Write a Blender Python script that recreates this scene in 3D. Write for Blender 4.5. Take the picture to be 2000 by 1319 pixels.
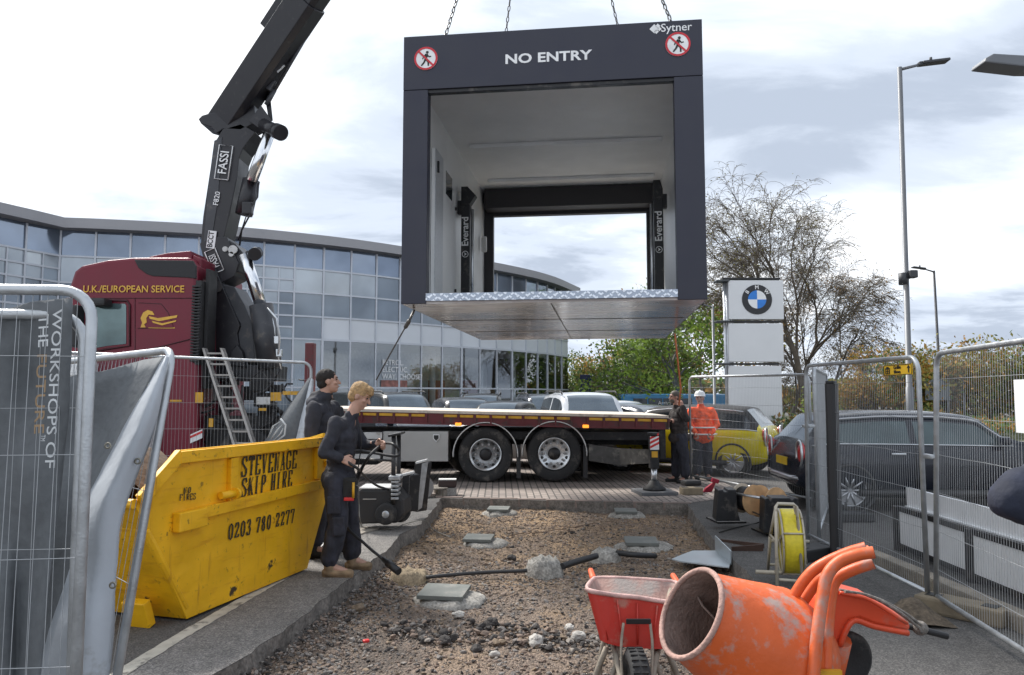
import bpy, bmesh, math, random
import numpy as np
from mathutils import Vector, Matrix
for o in list(bpy.data.objects): bpy.data.objects.remove(o)
SC = bpy.context.scene
COL = SC.collection
V = Vector
R = math.radians
# ------------------------------------------------------------------ camera
F, CX, CY, HC = 1444.0, 1000.0, 659.5, 1.65
TH = math.atan(111.5 / F)
cam = bpy.data.cameras.new('camera'); cam.sensor_width = 36; cam.lens = 36 * F / 2000
cam.clip_start = .05; cam.clip_end = 3000
camo = bpy.data.objects.new('camera', cam); COL.objects.link(camo)
camo.location = (0, 0, HC); camo.rotation_euler = (math.pi / 2 + TH, 0, 0)
SC.camera = camo
SC.view_settings.view_transform = 'Standard'; SC.view_settings.look = 'None'
SC.view_settings.exposure = 0.86; SC.view_settings.gamma = 1
SC.render.engine = 'CYCLES'
SC.cycles.max_bounces = 8; SC.cycles.diffuse_bounces = 6; SC.cycles.glossy_bounces = 4
SC.cycles.transparent_max_bounces = 12; SC.cycles.caustics_reflective = False; SC.cycles.caustics_refractive = False
# ------------------------------------------------------------------ sky and sun
SUN_EL, SUN_AZ = R(48), R(-42)          # behind thin cloud, ahead and to the left (azimuth from +Y towards +X)
world = bpy.data.worlds.new('World'); SC.world = world; world.use_nodes = True
def build_world():
    nt = world.node_tree; nt.nodes.clear(); N = nt.nodes.new; L = nt.links.new
    out = N('ShaderNodeOutputWorld')
    sky = N('ShaderNodeTexSky'); sky.sky_type = 'NISHITA'; sky.sun_disc = False
    sky.sun_elevation = SUN_EL; sky.sun_rotation = SUN_AZ; sky.air_density = 1.2; sky.dust_density = 2.0
    bg1 = N('ShaderNodeBackground'); bg1.inputs['Strength'].default_value = .09; L(sky.outputs[0], bg1.inputs[0])
    tc = N('ShaderNodeTexCoord'); sep = N('ShaderNodeSeparateXYZ'); L(tc.outputs['Generated'], sep.inputs[0])
    zc = N('ShaderNodeMath'); zc.operation = 'MAXIMUM'; zc.inputs[1].default_value = 0.0; L(sep.outputs['Z'], zc.inputs[0])
    za = N('ShaderNodeMath'); za.operation = 'ADD'; za.inputs[1].default_value = .16; L(zc.outputs[0], za.inputs[0])
    dv = []
    for k in ('X', 'Y'):
        d = N('ShaderNodeMath'); d.operation = 'DIVIDE'; L(sep.outputs[k], d.inputs[0]); L(za.outputs[0], d.inputs[1]); dv.append(d)
    cb = N('ShaderNodeCombineXYZ'); L(dv[0].outputs[0], cb.inputs[0]); L(dv[1].outputs[0], cb.inputs[1])
    def noise(scale, detail, rough, dist, off, stretch=(1, 1, 1)):
        m = N('ShaderNodeMapping'); m.inputs['Location'].default_value = off; m.inputs['Scale'].default_value = stretch; L(cb.outputs[0], m.inputs[0])
        n = N('ShaderNodeTexNoise'); n.inputs['Scale'].default_value = scale; n.inputs['Detail'].default_value = detail
        n.inputs['Roughness'].default_value = rough; n.inputs['Distortion'].default_value = dist; L(m.outputs[0], n.inputs[0]); return n
    def ramp(src, stops):
        r = N('ShaderNodeValToRGB'); L(src, r.inputs[0]); e = r.color_ramp.elements
        while len(e) < len(stops): e.new(.5)
        for i, (p, c) in enumerate(stops): e[i].position = p; e[i].color = (*c, 1)
        return r
    n1 = noise(1.35, 9, .60, .45, (3.1, 1.7, 0), (.75, 1, 1))
    n2 = noise(.55, 3, .5, .2, (7.3, 2.2, 0))
    # shade of the cloud sheet: white where thin, blue grey where thick
    mxn = N('ShaderNodeMath'); mxn.operation = 'MULTIPLY_ADD'; L(n2.outputs[0], mxn.inputs[0]); mxn.inputs[1].default_value = .55
    m2 = N('ShaderNodeMath'); m2.operation = 'MULTIPLY'; L(n1.outputs[0], m2.inputs[0]); m2.inputs[1].default_value = .45; L(m2.outputs[0], mxn.inputs[2])
    # brighter to the left (towards the sun), duller to the right and low down
    xb = N('ShaderNodeMath'); xb.operation = 'MULTIPLY_ADD'; L(sep.outputs['X'], xb.inputs[0]); xb.inputs[1].default_value = -.015; L(mxn.outputs[0], xb.inputs[2])
    cl = ramp(xb.outputs[0], [(.395, (.31, .355, .43)), (.455, (.44, .49, .57)), (.525, (.585, .63, .69)), (.615, (.82, .83, .845))])
    cl.color_ramp.interpolation = 'EASE'
    bg2 = N('ShaderNodeBackground'); bg2.inputs['Strength'].default_value = 1.0; L(cl.outputs[0], bg2.inputs[0])
    n3 = noise(.8, 6, .6, .3, (1.0, 9.0, 0)); cov = ramp(n3.outputs[0], [(.30, (.75,) * 3), (.42, (1, 1, 1))])
    mix = N('ShaderNodeMixShader'); L(cov.outputs[0], mix.inputs[0]); L(bg1.outputs[0], mix.inputs[1]); L(bg2.outputs[0], mix.inputs[2])
    L(mix.outputs[0], out.inputs[0])
build_world()
sun = bpy.data.lights.new('sun', 'SUN'); sun.energy = 3.2; sun.angle = R(14); sun.color = (1, .96, .9)
suno = bpy.data.objects.new('sun', sun); COL.objects.link(suno)
sd = V((math.sin(SUN_AZ) * math.cos(SUN_EL), math.cos(SUN_AZ) * math.cos(SUN_EL), math.sin(SUN_EL)))
suno.rotation_euler = sd.to_track_quat('Z', 'Y').to_euler(); suno.location = (-20, 20, 40)
# ------------------------------------------------------------------ measuring the photograph
def W(px, py, d):
    'point seen at pixel (px,py) of the 2000x1319 photograph at ground distance d'
    u, v = (px - CX) / F, (CY - py) / F
    dx, dy, dz = u, math.cos(TH) - v * math.sin(TH), math.sin(TH) + v * math.cos(TH)
    return V((dx * d / dy, d, HC + dz * d / dy))
def G(px, py, z=0.0):
    u, v = (px - CX) / F, (CY - py) / F
    dx, dy, dz = u, math.cos(TH) - v * math.sin(TH), math.sin(TH) + v * math.cos(TH)
    t = (z - HC) / dz
    return V((dx * t, dy * t, z))
# ------------------------------------------------------------------ materials
def mat(name, col, rough=.55, metal=0.0, var=.12, scale=6.0, bump=0.0, bscale=80.0, dirt=None, dscale=3.0, damt=.5, coat=0.0, spec=.5, alpha=1.0, rvar=.1, fine=0.0):
    'procedural surface: base colour with soft tone variation, optional patches of dirt and a fine bump'
    m = bpy.data.materials.new(name); m.use_nodes = True; nt = m.node_tree; N = nt.nodes.new; L = nt.links.new
    b = nt.nodes['Principled BSDF']; b.inputs['Metallic'].default_value = metal
    b.inputs['Coat Weight'].default_value = coat; b.inputs['Coat Roughness'].default_value = .06
    b.inputs['Specular IOR Level'].default_value = spec; b.inputs['Alpha'].default_value = alpha
    tc = N('ShaderNodeTexCoord')
    n = N('ShaderNodeTexNoise'); n.inputs['Scale'].default_value = scale; n.inputs['Detail'].default_value = 5; L(tc.outputs['Object'], n.inputs[0])
    mr = N('ShaderNodeMapRange'); mr.inputs[1].default_value = .3; mr.inputs[2].default_value = .7; mr.inputs[3].default_value = 1 - var; mr.inputs[4].default_value = 1 + var; L(n.outputs[0], mr.inputs[0])
    mx = N('ShaderNodeMix'); mx.data_type = 'RGBA'; mx.blend_type = 'MULTIPLY'; mx.inputs[0].default_value = 1
    mx.inputs[6].default_value = (*col, 1); L(mr.outputs[0], mx.inputs[7]); cout = mx.outputs[2]
    if fine:
        nf = N('ShaderNodeTexNoise'); nf.inputs['Scale'].default_value = bscale; nf.inputs['Detail'].default_value = 2; L(tc.outputs['Object'], nf.inputs[0])
        mf = N('ShaderNodeMapRange'); mf.inputs[1].default_value = .3; mf.inputs[2].default_value = .7; mf.inputs[3].default_value = 1 - fine; mf.inputs[4].default_value = 1 + fine; L(nf.outputs[0], mf.inputs[0])
        mm = N('ShaderNodeMix'); mm.data_type = 'RGBA'; mm.blend_type = 'MULTIPLY'; mm.inputs[0].default_value = 1; L(cout, mm.inputs[6]); L(mf.outputs[0], mm.inputs[7]); cout = mm.outputs[2]
    fac = None
    if dirt:
        nd = N('ShaderNodeTexNoise'); nd.inputs['Scale'].default_value = dscale; nd.inputs['Detail'].default_value = 8; nd.inputs['Roughness'].default_value = .68; L(tc.outputs['Object'], nd.inputs[0])
        md = N('ShaderNodeMapRange'); md.inputs[1].default_value = .64 - .28 * damt; md.inputs[2].default_value = .74 - .2 * damt; L(nd.outputs[0], md.inputs[0])
        m3 = N('ShaderNodeMix'); m3.data_type = 'RGBA'; L(md.outputs[0], m3.inputs[0]); L(cout, m3.inputs[6]); m3.inputs[7].default_value = (*dirt, 1); cout = m3.outputs[2]; fac = md.outputs[0]
    L(cout, b.inputs['Base Color'])
    rr = N('ShaderNodeMapRange'); rr.inputs[1].default_value = .3; rr.inputs[2].default_value = .7; rr.inputs[3].default_value = max(.02, rough - rvar * rough); rr.inputs[4].default_value = min(1, rough + rvar); L(n.outputs[0], rr.inputs[0]); L(rr.outputs[0], b.inputs['Roughness'])
    if bump:
        nb = N('ShaderNodeTexNoise'); nb.inputs['Scale'].default_value = bscale; nb.inputs['Detail'].default_value = 4; L(tc.outputs['Object'], nb.inputs[0])
        bp = N('ShaderNodeBump'); bp.inputs['Strength'].default_value = bump; bp.inputs['Distance'].default_value = .01; L(nb.outputs[0], bp.inputs['Height']); L(bp.outputs[0], b.inputs['Normal'])
    m.diffuse_color = (*col, 1)
    return m
# ------------------------------------------------------------------ mesh builder
def frame_of(d, up=V((0, 0, 1))):
    d = d.normalized()
    if abs(d.dot(up)) > .97: up = V((0, 1, 0)) if abs(d.y) < .9 else V((1, 0, 0))
    a = d.cross(up).normalized(); b = a.cross(d).normalized(); return a, b
class MB:
    def __init__(s): s.v = []; s.f = []; s.m = []; s.s = []
    def add(s, vs, fs, mi=0, sm=False):
        o = len(s.v); s.v.extend([tuple(p) for p in vs])
        for f in fs: s.f.append([i + o for i in f]); s.m.append(mi); s.s.append(sm)
        return s
    def box(s, c, size, M=None, mi=0, bev=0.0):
        hx, hy, hz = size[0] / 2, size[1] / 2, size[2] / 2; b = min(bev, hx * .9, hy * .9, hz * .9); vs = []; c = V(c)
        if b <= 0:
            vs = [V((x, y, z)) for z in (-hz, hz) for y in (-hy, hy) for x in (-hx, hx)]
            fs = [(0, 2, 3, 1), (4, 5, 7, 6), (0, 1, 5, 4), (2, 6, 7, 3), (0, 4, 6, 2), (1, 3, 7, 5)]
        else:
            bm = bmesh.new(); bmesh.ops.create_cube(bm, size=1)
            for v in bm.verts: v.co = V((v.co.x * 2 * hx, v.co.y * 2 * hy, v.co.z * 2 * hz))
            bmesh.ops.bevel(bm, geom=bm.edges[:], offset=b, segments=2, affect='EDGES', profile=.6)
            bm.verts.ensure_lookup_table(); vs = [v.co.copy() for v in bm.verts]; fs = [[v.index for v in f.verts] for f in bm.faces]; bm.free()
        if M is not None: vs = [M @ p for p in vs]
        return s.add([p + c for p in vs], fs, mi, False)
    def hexa(s, p, mi=0):
        'eight corners: bottom four then top four, same order'
        return s.add(p, [(3, 2, 1, 0), (4, 5, 6, 7), (0, 1, 5, 4), (1, 2, 6, 5), (2, 3, 7, 6), (3, 0, 4, 7)], mi)
    def prism(s, poly, ext, mi=0):
        'closed polygon of 3-D points pushed along ext'
        n = len(poly); ext = V(ext); vs = [V(p) for p in poly] + [V(p) + ext for p in poly]
        fs = [list(range(n))[::-1], list(range(n, 2 * n))] + [(i, (i + 1) % n, (i + 1) % n + n, i + n) for i in range(n)]
        return s.add(vs, fs, mi)
    def tube(s, pts, r, n=8, mi=0, sm=True, caps=True, closed=False, flat=1.0, up=None):
        pts = [V(p) for p in pts]; k = len(pts); rs = r if isinstance(r, (list, tuple)) else [r] * k; vs = []; a = None
        for i, p in enumerate(pts):
            if closed: d = pts[(i + 1) % k] - pts[i - 1]
            else: d = pts[min(i + 1, k - 1)] - pts[max(i - 1, 0)]
            if d.length < 1e-9: d = V((0, 0, 1))
            d.normalize()
            if a is None: a, b = frame_of(d, up or V((0, 0, 1)))
            else:
                a = a - d * a.dot(d)
                if a.length < 1e-6: a, b = frame_of(d)
                a.normalize(); b = a.cross(d).normalized()
            for j in range(n):
                t = 2 * math.pi * (j + .5) / n; vs.append(p + a * math.cos(t) * rs[i] + b * math.sin(t) * rs[i] * flat)
        fs = []
        for i in range(k if closed else k - 1):
            for j in range(n):
                q = (i + 1) % k; fs.append((i * n + j, i * n + (j + 1) % n, q * n + (j + 1) % n, q * n + j))
        s.add(vs, fs, mi, sm)
        if caps and not closed:
            o = len(s.v) - len(vs)
            s.f.append([o + j for j in range(n)][::-1]); s.m.append(mi); s.s.append(False)
            s.f.append([o + (k - 1) * n + j for j in range(n)]); s.m.append(mi); s.s.append(False)
        return s
    def lathe(s, prof, c, axis, n=24, mi=0, sm=True, closed=False, caps=True):
        'prof: list of (distance along axis, radius)'
        c = V(c); d = V(axis).normalized(); a, b = frame_of(d); vs = []; fs = []; k = len(prof)
        for h, r in prof:
            for j in range(n):
                t = 2 * math.pi * j / n; vs.append(c + d * h + a * math.cos(t) * r + b * math.sin(t) * r)
        for i in range(k if closed else k - 1):
            q = (i + 1) % k
            for j in range(n): fs.append((i * n + j, q * n + j, q * n + (j + 1) % n, i * n + (j + 1) % n))
        s.add(vs, fs, mi, sm)
        if not closed and caps:
            o = len(s.v) - len(vs)
            for i, rev in ((0, False), (k - 1, True)):
                if prof[i][1] > 1e-4:
                    f = [o + i * n + j for j in range(n)]; s.f.append(f[::-1] if rev else f); s.m.append(mi); s.s.append(False)
        return s
    def disc(s, c, axis, r, th, n=24, mi=0): return s.lathe([(-th / 2, r), (th / 2, r)], c, axis, n, mi)
    def ell(s, c, rad, M=None, n=14, mi=0):
        vs = []; fs = []; k = n // 2; c = V(c)
        for i in range(k + 1):
            p = math.pi * i / k
            for j in range(n):
                t = 2 * math.pi * j / n; q = V((rad[0] * math.sin(p) * math.cos(t), rad[1] * math.sin(p) * math.sin(t), rad[2] * math.cos(p)))
                vs.append(c + (M @ q if M is not None else q))
        for i in range(k):
            for j in range(n): fs.append((i * n + j, i * n + (j + 1) % n, (i + 1) * n + (j + 1) % n, (i + 1) * n + j)[::-1])
        return s.add(vs, fs, mi, True)
    def cap(s, p0, p1, r0, r1, n=12, mi=0, flat=1.0, up=None):
        'tapered capsule'
        p0, p1 = V(p0), V(p1); d = p1 - p0; L = max(d.length, 1e-6); d = d / L; pts = []; rs = []
        for i in range(4): t = i / 4 * math.pi / 2; pts.append(p0 - d * r0 * math.cos(t)); rs.append(max(r0 * math.sin(t), 1e-4))
        pts.append(p0); rs.append(r0); pts.append(p1); rs.append(r1)
        for i in range(1, 5): t = i / 4 * math.pi / 2; pts.append(p1 + d * r1 * math.sin(t)); rs.append(max(r1 * math.cos(t), 1e-4))
        return s.tube(pts, rs, n, mi, True, True, False, flat, up)
    def grid(s, rows, mi=0, sm=True):
        n = len(rows[0]); vs = [p for r in rows for p in r]
        return s.add(vs, [(i * n + j, i * n + j + 1, (i + 1) * n + j + 1, (i + 1) * n + j) for i in range(len(rows) - 1) for j in range(n - 1)], mi, sm)
    def sheet(s, rows, th, mi=0):
        'grid of points given thickness along its normals'
        m, n = len(rows), len(rows[0]); P = [[V(p) for p in r] for r in rows]; Q = []
        for i in range(m):
            q = []
            for j in range(n):
                a = P[min(i + 1, m - 1)][j] - P[max(i - 1, 0)][j]; b = P[i][min(j + 1, n - 1)] - P[i][max(j - 1, 0)]
                nn = a.cross(b); nn = nn.normalized() if nn.length > 1e-9 else V((0, 1, 0)); q.append(P[i][j] + nn * th)
            Q.append(q)
        vs = [p for r in P for p in r] + [p for r in Q for p in r]; o = m * n; fs = []
        for i in range(m - 1):
            for j in range(n - 1):
                a = (i * n + j, i * n + j + 1, (i + 1) * n + j + 1, (i + 1) * n + j); fs.append(a[::-1]); fs.append(tuple(k + o for k in a))
        for i in range(m - 1):
            for j in (0, n - 1): a, b = i * n + j, (i + 1) * n + j; fs.append((a, b, b + o, a + o))
        for j in range(n - 1):
            for i in (0, m - 1): a, b = i * n + j, i * n + j + 1; fs.append((a, b, b + o, a + o))
        return s.add(vs, fs, mi, True)
WM = {}
def _mesh(name, mb, mats):
    me = bpy.data.meshes.new(name); me.from_pydata(mb.v, [], mb.f)
    for m in (mats if isinstance(mats, (list, tuple)) else [mats]): me.materials.append(m)
    me.polygons.foreach_set('material_index', mb.m); me.polygons.foreach_set('use_smooth', mb.s); me.update(); return me
def meta(o, label=None, cat=None, group=None, kind=None):
    if label: o['label'] = label
    if cat: o['category'] = cat
    if group: o['group'] = group
    if kind: o['kind'] = kind
    return o
def thing(name, loc, label, cat, group=None, rz=0.0, M=None):
    o = bpy.data.objects.new(name, None); COL.objects.link(o); o.empty_display_size = .1
    Mx = M if M is not None else Matrix.Translation(V(loc)) @ Matrix.Rotation(rz, 4, 'Z')
    o.matrix_basis = Mx; WM[o.name] = Mx.copy(); return meta(o, label, cat, group)
def ob(name, mb, mats, parent=None, world=True, label=None, cat=None, group=None, kind=None, bevel=0.0):
    'link one mesh object; geometry given in world space unless world=False (then in the parent space)'
    me = _mesh(name, mb, mats) if isinstance(mb, MB) else mb
    o = bpy.data.objects.new(name, me); COL.objects.link(o)
    if parent is not None:
        o.parent = parent; Mp = WM[parent.name]
        if world: me.transform(Mp.inverted())
        WM[o.name] = Mp
    else:
        if world and len(me.vertices):
            a = np.empty(len(me.vertices) * 3); me.vertices.foreach_get('co', a); a = a.reshape(-1, 3)
            c = V(((a[:, 0].min() + a[:, 0].max()) / 2, (a[:, 1].min() + a[:, 1].max()) / 2, a[:, 2].min()))
            me.transform(Matrix.Translation(-c)); o.location = c; WM[o.name] = Matrix.Translation(c)
        else: WM[o.name] = Matrix.Identity(4)
    if bevel:
        bv = o.modifiers.new('bevel', 'BEVEL'); bv.width = bevel; bv.segments = 2; bv.limit_method = 'ANGLE'; bv.angle_limit = R(40)
    return meta(o, label, cat, group, kind)
def copy_tree(o, M, label=None, parent=None, group=None):
    c = o.copy(); COL.objects.link(c)
    if parent is not None: c.parent = parent
    else: c.matrix_basis = M
    WM[c.name] = M.copy()
    if label: c['label'] = label
    if group: c['group'] = group
    for ch in list(o.children): copy_tree(ch, M, None, c)
    return c
def text_mesh(s, size, bold=0.0, xs=1.0, ext=.0015, align='CENTER', spacing=1.0, shear=0.0, line=1.0):
    cu = bpy.data.curves.new('lettering', 'FONT'); cu.body = s; cu.size = size; cu.offset = bold * size; cu.extrude = ext; cu.align_x = align; cu.align_y = 'CENTER'
    cu.space_character = spacing; cu.shear = shear; cu.resolution_u = 3; cu.space_line = line
    t = bpy.data.objects.new('lettering', cu); COL.objects.link(t)
    me = bpy.data.meshes.new_from_object(t); bpy.data.objects.remove(t); bpy.data.curves.remove(cu)
    me.transform(Matrix.Scale(xs, 4, V((1, 0, 0)))); me.materials.clear(); return me
def basis(o, x, y):
    x = V(x).normalized(); y = V(y); y = (y - x * y.dot(x)).normalized(); z = x.cross(y)
    return Matrix(((x.x, y.x, z.x, o[0]), (x.y, y.y, z.y, o[1]), (x.z, y.z, z.z, o[2]), (0, 0, 0, 1)))
def lettering(s, size, o, x, y, m, parent, name='lettering', **k):
    'words laid on a surface: o centre, x reading direction, y up'
    me = text_mesh(s, size, **k); me.transform(basis(V(o), x, y)); me.materials.append(m)
    return ob(name, me, None, parent, True)
def lerp(a, b, t): return a + (b - a) * t
rng = random.Random(7)
# ------------------------------------------------------------------ materials shared by many things
GALV = mat('galvanised_steel', (.46, .48, .50), .42, .75, .16, 14, .15, 120)
STEEL = mat('bright_steel', (.62, .64, .66), .3, .9, .1, 8)
BLACKM = mat('black_metal', (.018, .018, .02), .42, .2, .2, 6, dirt=(.10, .09, .08), dscale=5, damt=.35)
BLACKP = mat('black_plastic', (.022, .022, .024), .55, 0, .15, 8)
RUBBER = mat('tyre_rubber', (.022, .022, .023), .8, 0, .2, 10, .3, 60, dirt=(.11, .10, .09), dscale=4, damt=.4)
WHITE = mat('white_paint', (.78, .79, .80), .45, 0, .05, 3)
OFFWHITE = mat('worn_white', (.62, .62, .61), .6, 0, .1, 4, dirt=(.3, .28, .25), dscale=5, damt=.35)
INK = mat('black_ink', (.02, .02, .02), .6, 0, .05, 3)
CONC = mat('rough_concrete', (.30, .29, .275), .9, 0, .18, 9, .8, 60, fine=.25)
KERB = mat('kerb_concrete', (.36, .34, .31), .88, 0, .16, 5, .5, 70, fine=.12)
CARGLASS = mat('car_glass', (.03, .038, .045), .04, .3, .1, 2, spec=.7)
# ------------------------------------------------------------------ ground
def asphalt(name, base, patch):
    m = bpy.data.materials.new(name); m.use_nodes = True; nt = m.node_tree; N = nt.nodes.new; L = nt.links.new; b = nt.nodes['Principled BSDF']
    tc = N('ShaderNodeTexCoord')
    def nz(sc, de, ro=.5):
        n = N('ShaderNodeTexNoise'); n.inputs['Scale'].default_value = sc; n.inputs['Detail'].default_value = de; n.inputs['Roughness'].default_value = ro; L(tc.outputs['Object'], n.inputs[0]); return n
    def rp(src, st):
        r = N('ShaderNodeValToRGB'); L(src, r.inputs[0]); e = r.color_ramp.elements
        while len(e) < len(st): e.new(.5)
        for i, (p, c) in enumerate(st): e[i].position = p; e[i].color = (*c, 1)
        return r
    def mul(a, c2):
        x = N('ShaderNodeMix'); x.data_type = 'RGBA'; x.blend_type = 'MULTIPLY'; x.inputs[0].default_value = 1; L(a, x.inputs[6]); L(c2, x.inputs[7]); return x.outputs[2]
    big = rp(nz(.55, 6, .65).outputs[0], [(.34, patch), (.62, base)])
    vo = N('ShaderNodeTexVoronoi'); vo.inputs['Scale'].default_value = 120; L(tc.outputs['Object'], vo.inputs[0])
    spk = rp(vo.outputs['Color'], [(.1, (.55,) * 3), (.5, (1,) * 3), (.9, (1.7, 1.65, 1.6))])
    mid = rp(nz(9, 5, .7).outputs[0], [(.3, (.8,) * 3), (.7, (1.2,) * 3)])
    L(mul(mul(big.outputs[0], spk.outputs[0]), mid.outputs[0]), b.inputs['Base Color']); b.inputs['Roughness'].default_value = .88
    bp = N('ShaderNodeBump'); bp.inputs['Strength'].default_value = .6; bp.inputs['Distance'].default_value = .006; L(vo.outputs['Distance'], bp.inputs['Height']); L(bp.outputs[0], b.inputs['Normal'])
    return m
ASPH = asphalt('asphalt', (.098, .094, .09), (.066, .064, .063))
PATH = asphalt('path_tarmac', (.205, .195, .185), (.145, .138, .13))
ROADM = asphalt('road_tarmac', (.20, .20, .20), (.16, .16, .16))
ZT = -.15
LEFT_E = [(862, 973), (842, 1000), (818, 1027), (779, 1046), (752, 1078), (684, 1129), (640, 1166), (589, 1206), (530, 1248), (460, 1293), (380, 1345), (260, 1425), (120, 1520)]
RIGHT_E = [(1343, 985), (1366, 1018), (1394, 1056), (1428, 1087), (1470, 1130), (1530, 1190), (1610, 1290), (1690, 1390), (1790, 1520)]
LE = [G(*p) for p in LEFT_E]; RE = [G(*p) for p in RIGHT_E]
FAR0, FAR1 = LE[0], RE[0]
def jag(pts, amp, step, seed):
    r = random.Random(seed); out = [pts[0]]
    for a, b in zip(pts, pts[1:]):
        k = max(1, int((b - a).length / step))
        for i in range(1, k + 1):
            q = a.lerp(b, i / k)
            if i < k or True: q = q + V((r.uniform(-amp, amp), r.uniform(-amp, amp), 0))
            out.append(q)
    out[-1] = pts[-1]; return out
LEJ = jag(LE, .022, .12, 3); REJ = jag(RE, .015, .14, 4)
hole = LEJ + REJ[::-1]                       # near end closes behind the camera's view
def terr(y): return 0.0 if y < 28 else (-1.3 if y > 48 else -1.3 * (y - 28) / 20)
def fill_with_hole(outer, inner):
    bm = bmesh.new(); es = []
    for loop in (outer, inner):
        vs = [bm.verts.new(p) for p in loop]; es += [bm.edges.new((vs[i], vs[(i + 1) % len(vs)])) for i in range(len(vs))]
    bmesh.ops.triangle_fill(bm, edges=es, use_beauty=True, normal=(0, 0, 1)); mb = MB(); bm.verts.ensure_lookup_table()
    for i, v in enumerate(bm.verts): v.index = i
    mb.add([v.co.copy() for v in bm.verts], [[v.index for v in (f.verts if f.normal.z > 0 else list(f.verts)[::-1])] for f in bm.faces]); bm.free(); return mb
g = fill_with_hole([V((-60, -8, 0)), V((60, -8, 0)), V((60, 28, 0)), V((-60, 28, 0))], hole)
xs = [-700, -300, -120, -60, -30, 0, 30, 60, 120, 300, 700]; ys = [28, 32, 36, 40, 44, 48, 80, 200, 900]
g.grid([[V((x, y, terr(y))) for x in xs] for y in ys], 0, False)
for sx in (-1, 1): g.grid([[V((x, y, 0)) for x in ((-700, -60) if sx < 0 else (60, 700))] for y in (-8, 28)], 0, False)
ob('ground', g, ASPH, kind='structure', world=False)
# trench bed
def gravel_mat():
    m = bpy.data.materials.new('gravel_bed'); m.use_nodes = True; nt = m.node_tree; N = nt.nodes.new; L = nt.links.new; b = nt.nodes['Principled BSDF']
    tc = N('ShaderNodeTexCoord')
    n = N('ShaderNodeTexNoise'); n.inputs['Scale'].default_value = 1.3; n.inputs['Detail'].default_value = 8; n.inputs['Roughness'].default_value = .65; L(tc.outputs['Object'], n.inputs[0])
    sp = N('ShaderNodeSeparateXYZ'); L(tc.outputs['Object'], sp.inputs[0])
    ma = N('ShaderNodeMapRange'); ma.inputs[1].default_value = 5.6; ma.inputs[2].default_value = 9.5; ma.inputs[3].default_value = -.14; ma.inputs[4].default_value = .09; L(sp.outputs['Y'], ma.inputs[0])
    ad = N('ShaderNodeMath'); L(n.outputs[0], ad.inputs[0]); L(ma.outputs[0], ad.inputs[1])
    r = N('ShaderNodeValToRGB'); L(ad.outputs[0], r.inputs[0]); e = r.color_ramp.elements
    e.new(.5); e.new(.6)
    for i, (p, c) in enumerate([(.24, (.085, .07, .06)), (.38, (.175, .138, .112)), (.52, (.22, .162, .115)), (.66, (.30, .21, .13))]): e[i].position = p; e[i].color = (*c, 1)
    vo = N('ShaderNodeTexVoronoi'); vo.inputs['Scale'].default_value = 62; L(tc.outputs['Object'], vo.inputs[0])
    rv = N('ShaderNodeValToRGB'); L(vo.outputs['Color'], rv.inputs[0]); rv.color_ramp.elements[0].color = (.45, .45, .45, 1); rv.color_ramp.elements[1].color = (1.65, 1.6, 1.55, 1)
    mx = N('ShaderNodeMix'); mx.data_type = 'RGBA'; mx.blend_type = 'MULTIPLY'; mx.inputs[0].default_value = 1; L(r.outputs[0], mx.inputs[6]); L(rv.outputs[0], mx.inputs[7])
    L(mx.outputs[2], b.inputs['Base Color']); b.inputs['Roughness'].default_value = .92
    bp = N('ShaderNodeBump'); bp.inputs['Strength'].default_value = .9; bp.inputs['Distance'].default_value = .02; bp.invert = True; L(vo.outputs['Distance'], bp.inputs['Height']); L(bp.outputs[0], b.inputs['Normal'])
    return m
GRAV = gravel_mat()
from mathutils import noise as mnoise
def bedz(x, y): return ZT + .035 * mnoise.noise(V((x * 1.1, y * 1.1, 0))) + .018 * mnoise.noise(V((x * 5, y * 5, 3))) + .012 * mnoise.noise(V((x * 14, y * 14, 7)))
nx, ny = 120, 200; bx = np.linspace(-4.4, 4.0, nx); by = np.linspace(1.0, FAR0.y + .25, ny)
b_ = MB(); b_.grid([[V((x, y, bedz(x, y))) for x in bx] for y in by]); ob('ground_gravel_bed', b_, GRAV, kind='structure', world=False)
# broken edges of the surfacing round the hole
e_ = MB(); rr = random.Random(5); n = len(hole)
inner = []
for i, p in enumerate(hole):
    c = V((.2, p.y, 0)); d = (c - p); d.z = 0; d = d.normalized() if d.length > .1 else V((0, 0, 0)); inner.append(p + d * rr.uniform(.0, .05) + V((0, 0, -.3)))
mid = [p.lerp(q, .4) + V((rr.uniform(-.012, .03) * (1 if p.x < 0 else -1), 0, rr.uniform(-.01, .01))) for p, q in zip(hole, inner)]
e_.grid([hole + [hole[0]], mid + [mid[0]], inner + [inner[0]]], 0, False)
EDGE = mat('broken_edge', (.16, .145, .13), .95, 0, .35, 11, 1.0, 40, fine=.3)
ob('ground_trench_edge', e_, EDGE, kind='structure', world=False)
# left path strip: lighter tarmac between the painted line and the trench, laid as a thin sheet
WL = [G(*p) for p in [(100, 1400), (242, 1315), (345, 1251), (500, 1160), (590, 1110), (690, 1040), (760, 985)]]
p_ = MB(); lo = [q + V((0, 0, .004)) for q in LE[::-1]]
def at_y(pts, y):
    for a, b in zip(pts, pts[1:]):
        if min(a.y, b.y) <= y <= max(a.y, b.y): return a.lerp(b, (y - a.y) / (b.y - a.y))
    return pts[0] if y < pts[0].y else pts[-1]
rows = []
LEJr = LEJ[::-1]
for q in LEJr:
    if q.y < WL[0].y or q.y > 10.8: continue
    w = at_y(WL, q.y); rows.append([V((w.x, q.y, .004)), V((lerp(w.x, q.x, .5), q.y, .004)), V((q.x, q.y, .004))])
p_.grid(rows, 0, False); ob('path', p_, PATH, kind='structure', world=False)
l_ = MB(); wr = random.Random(9); rows = []
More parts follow.
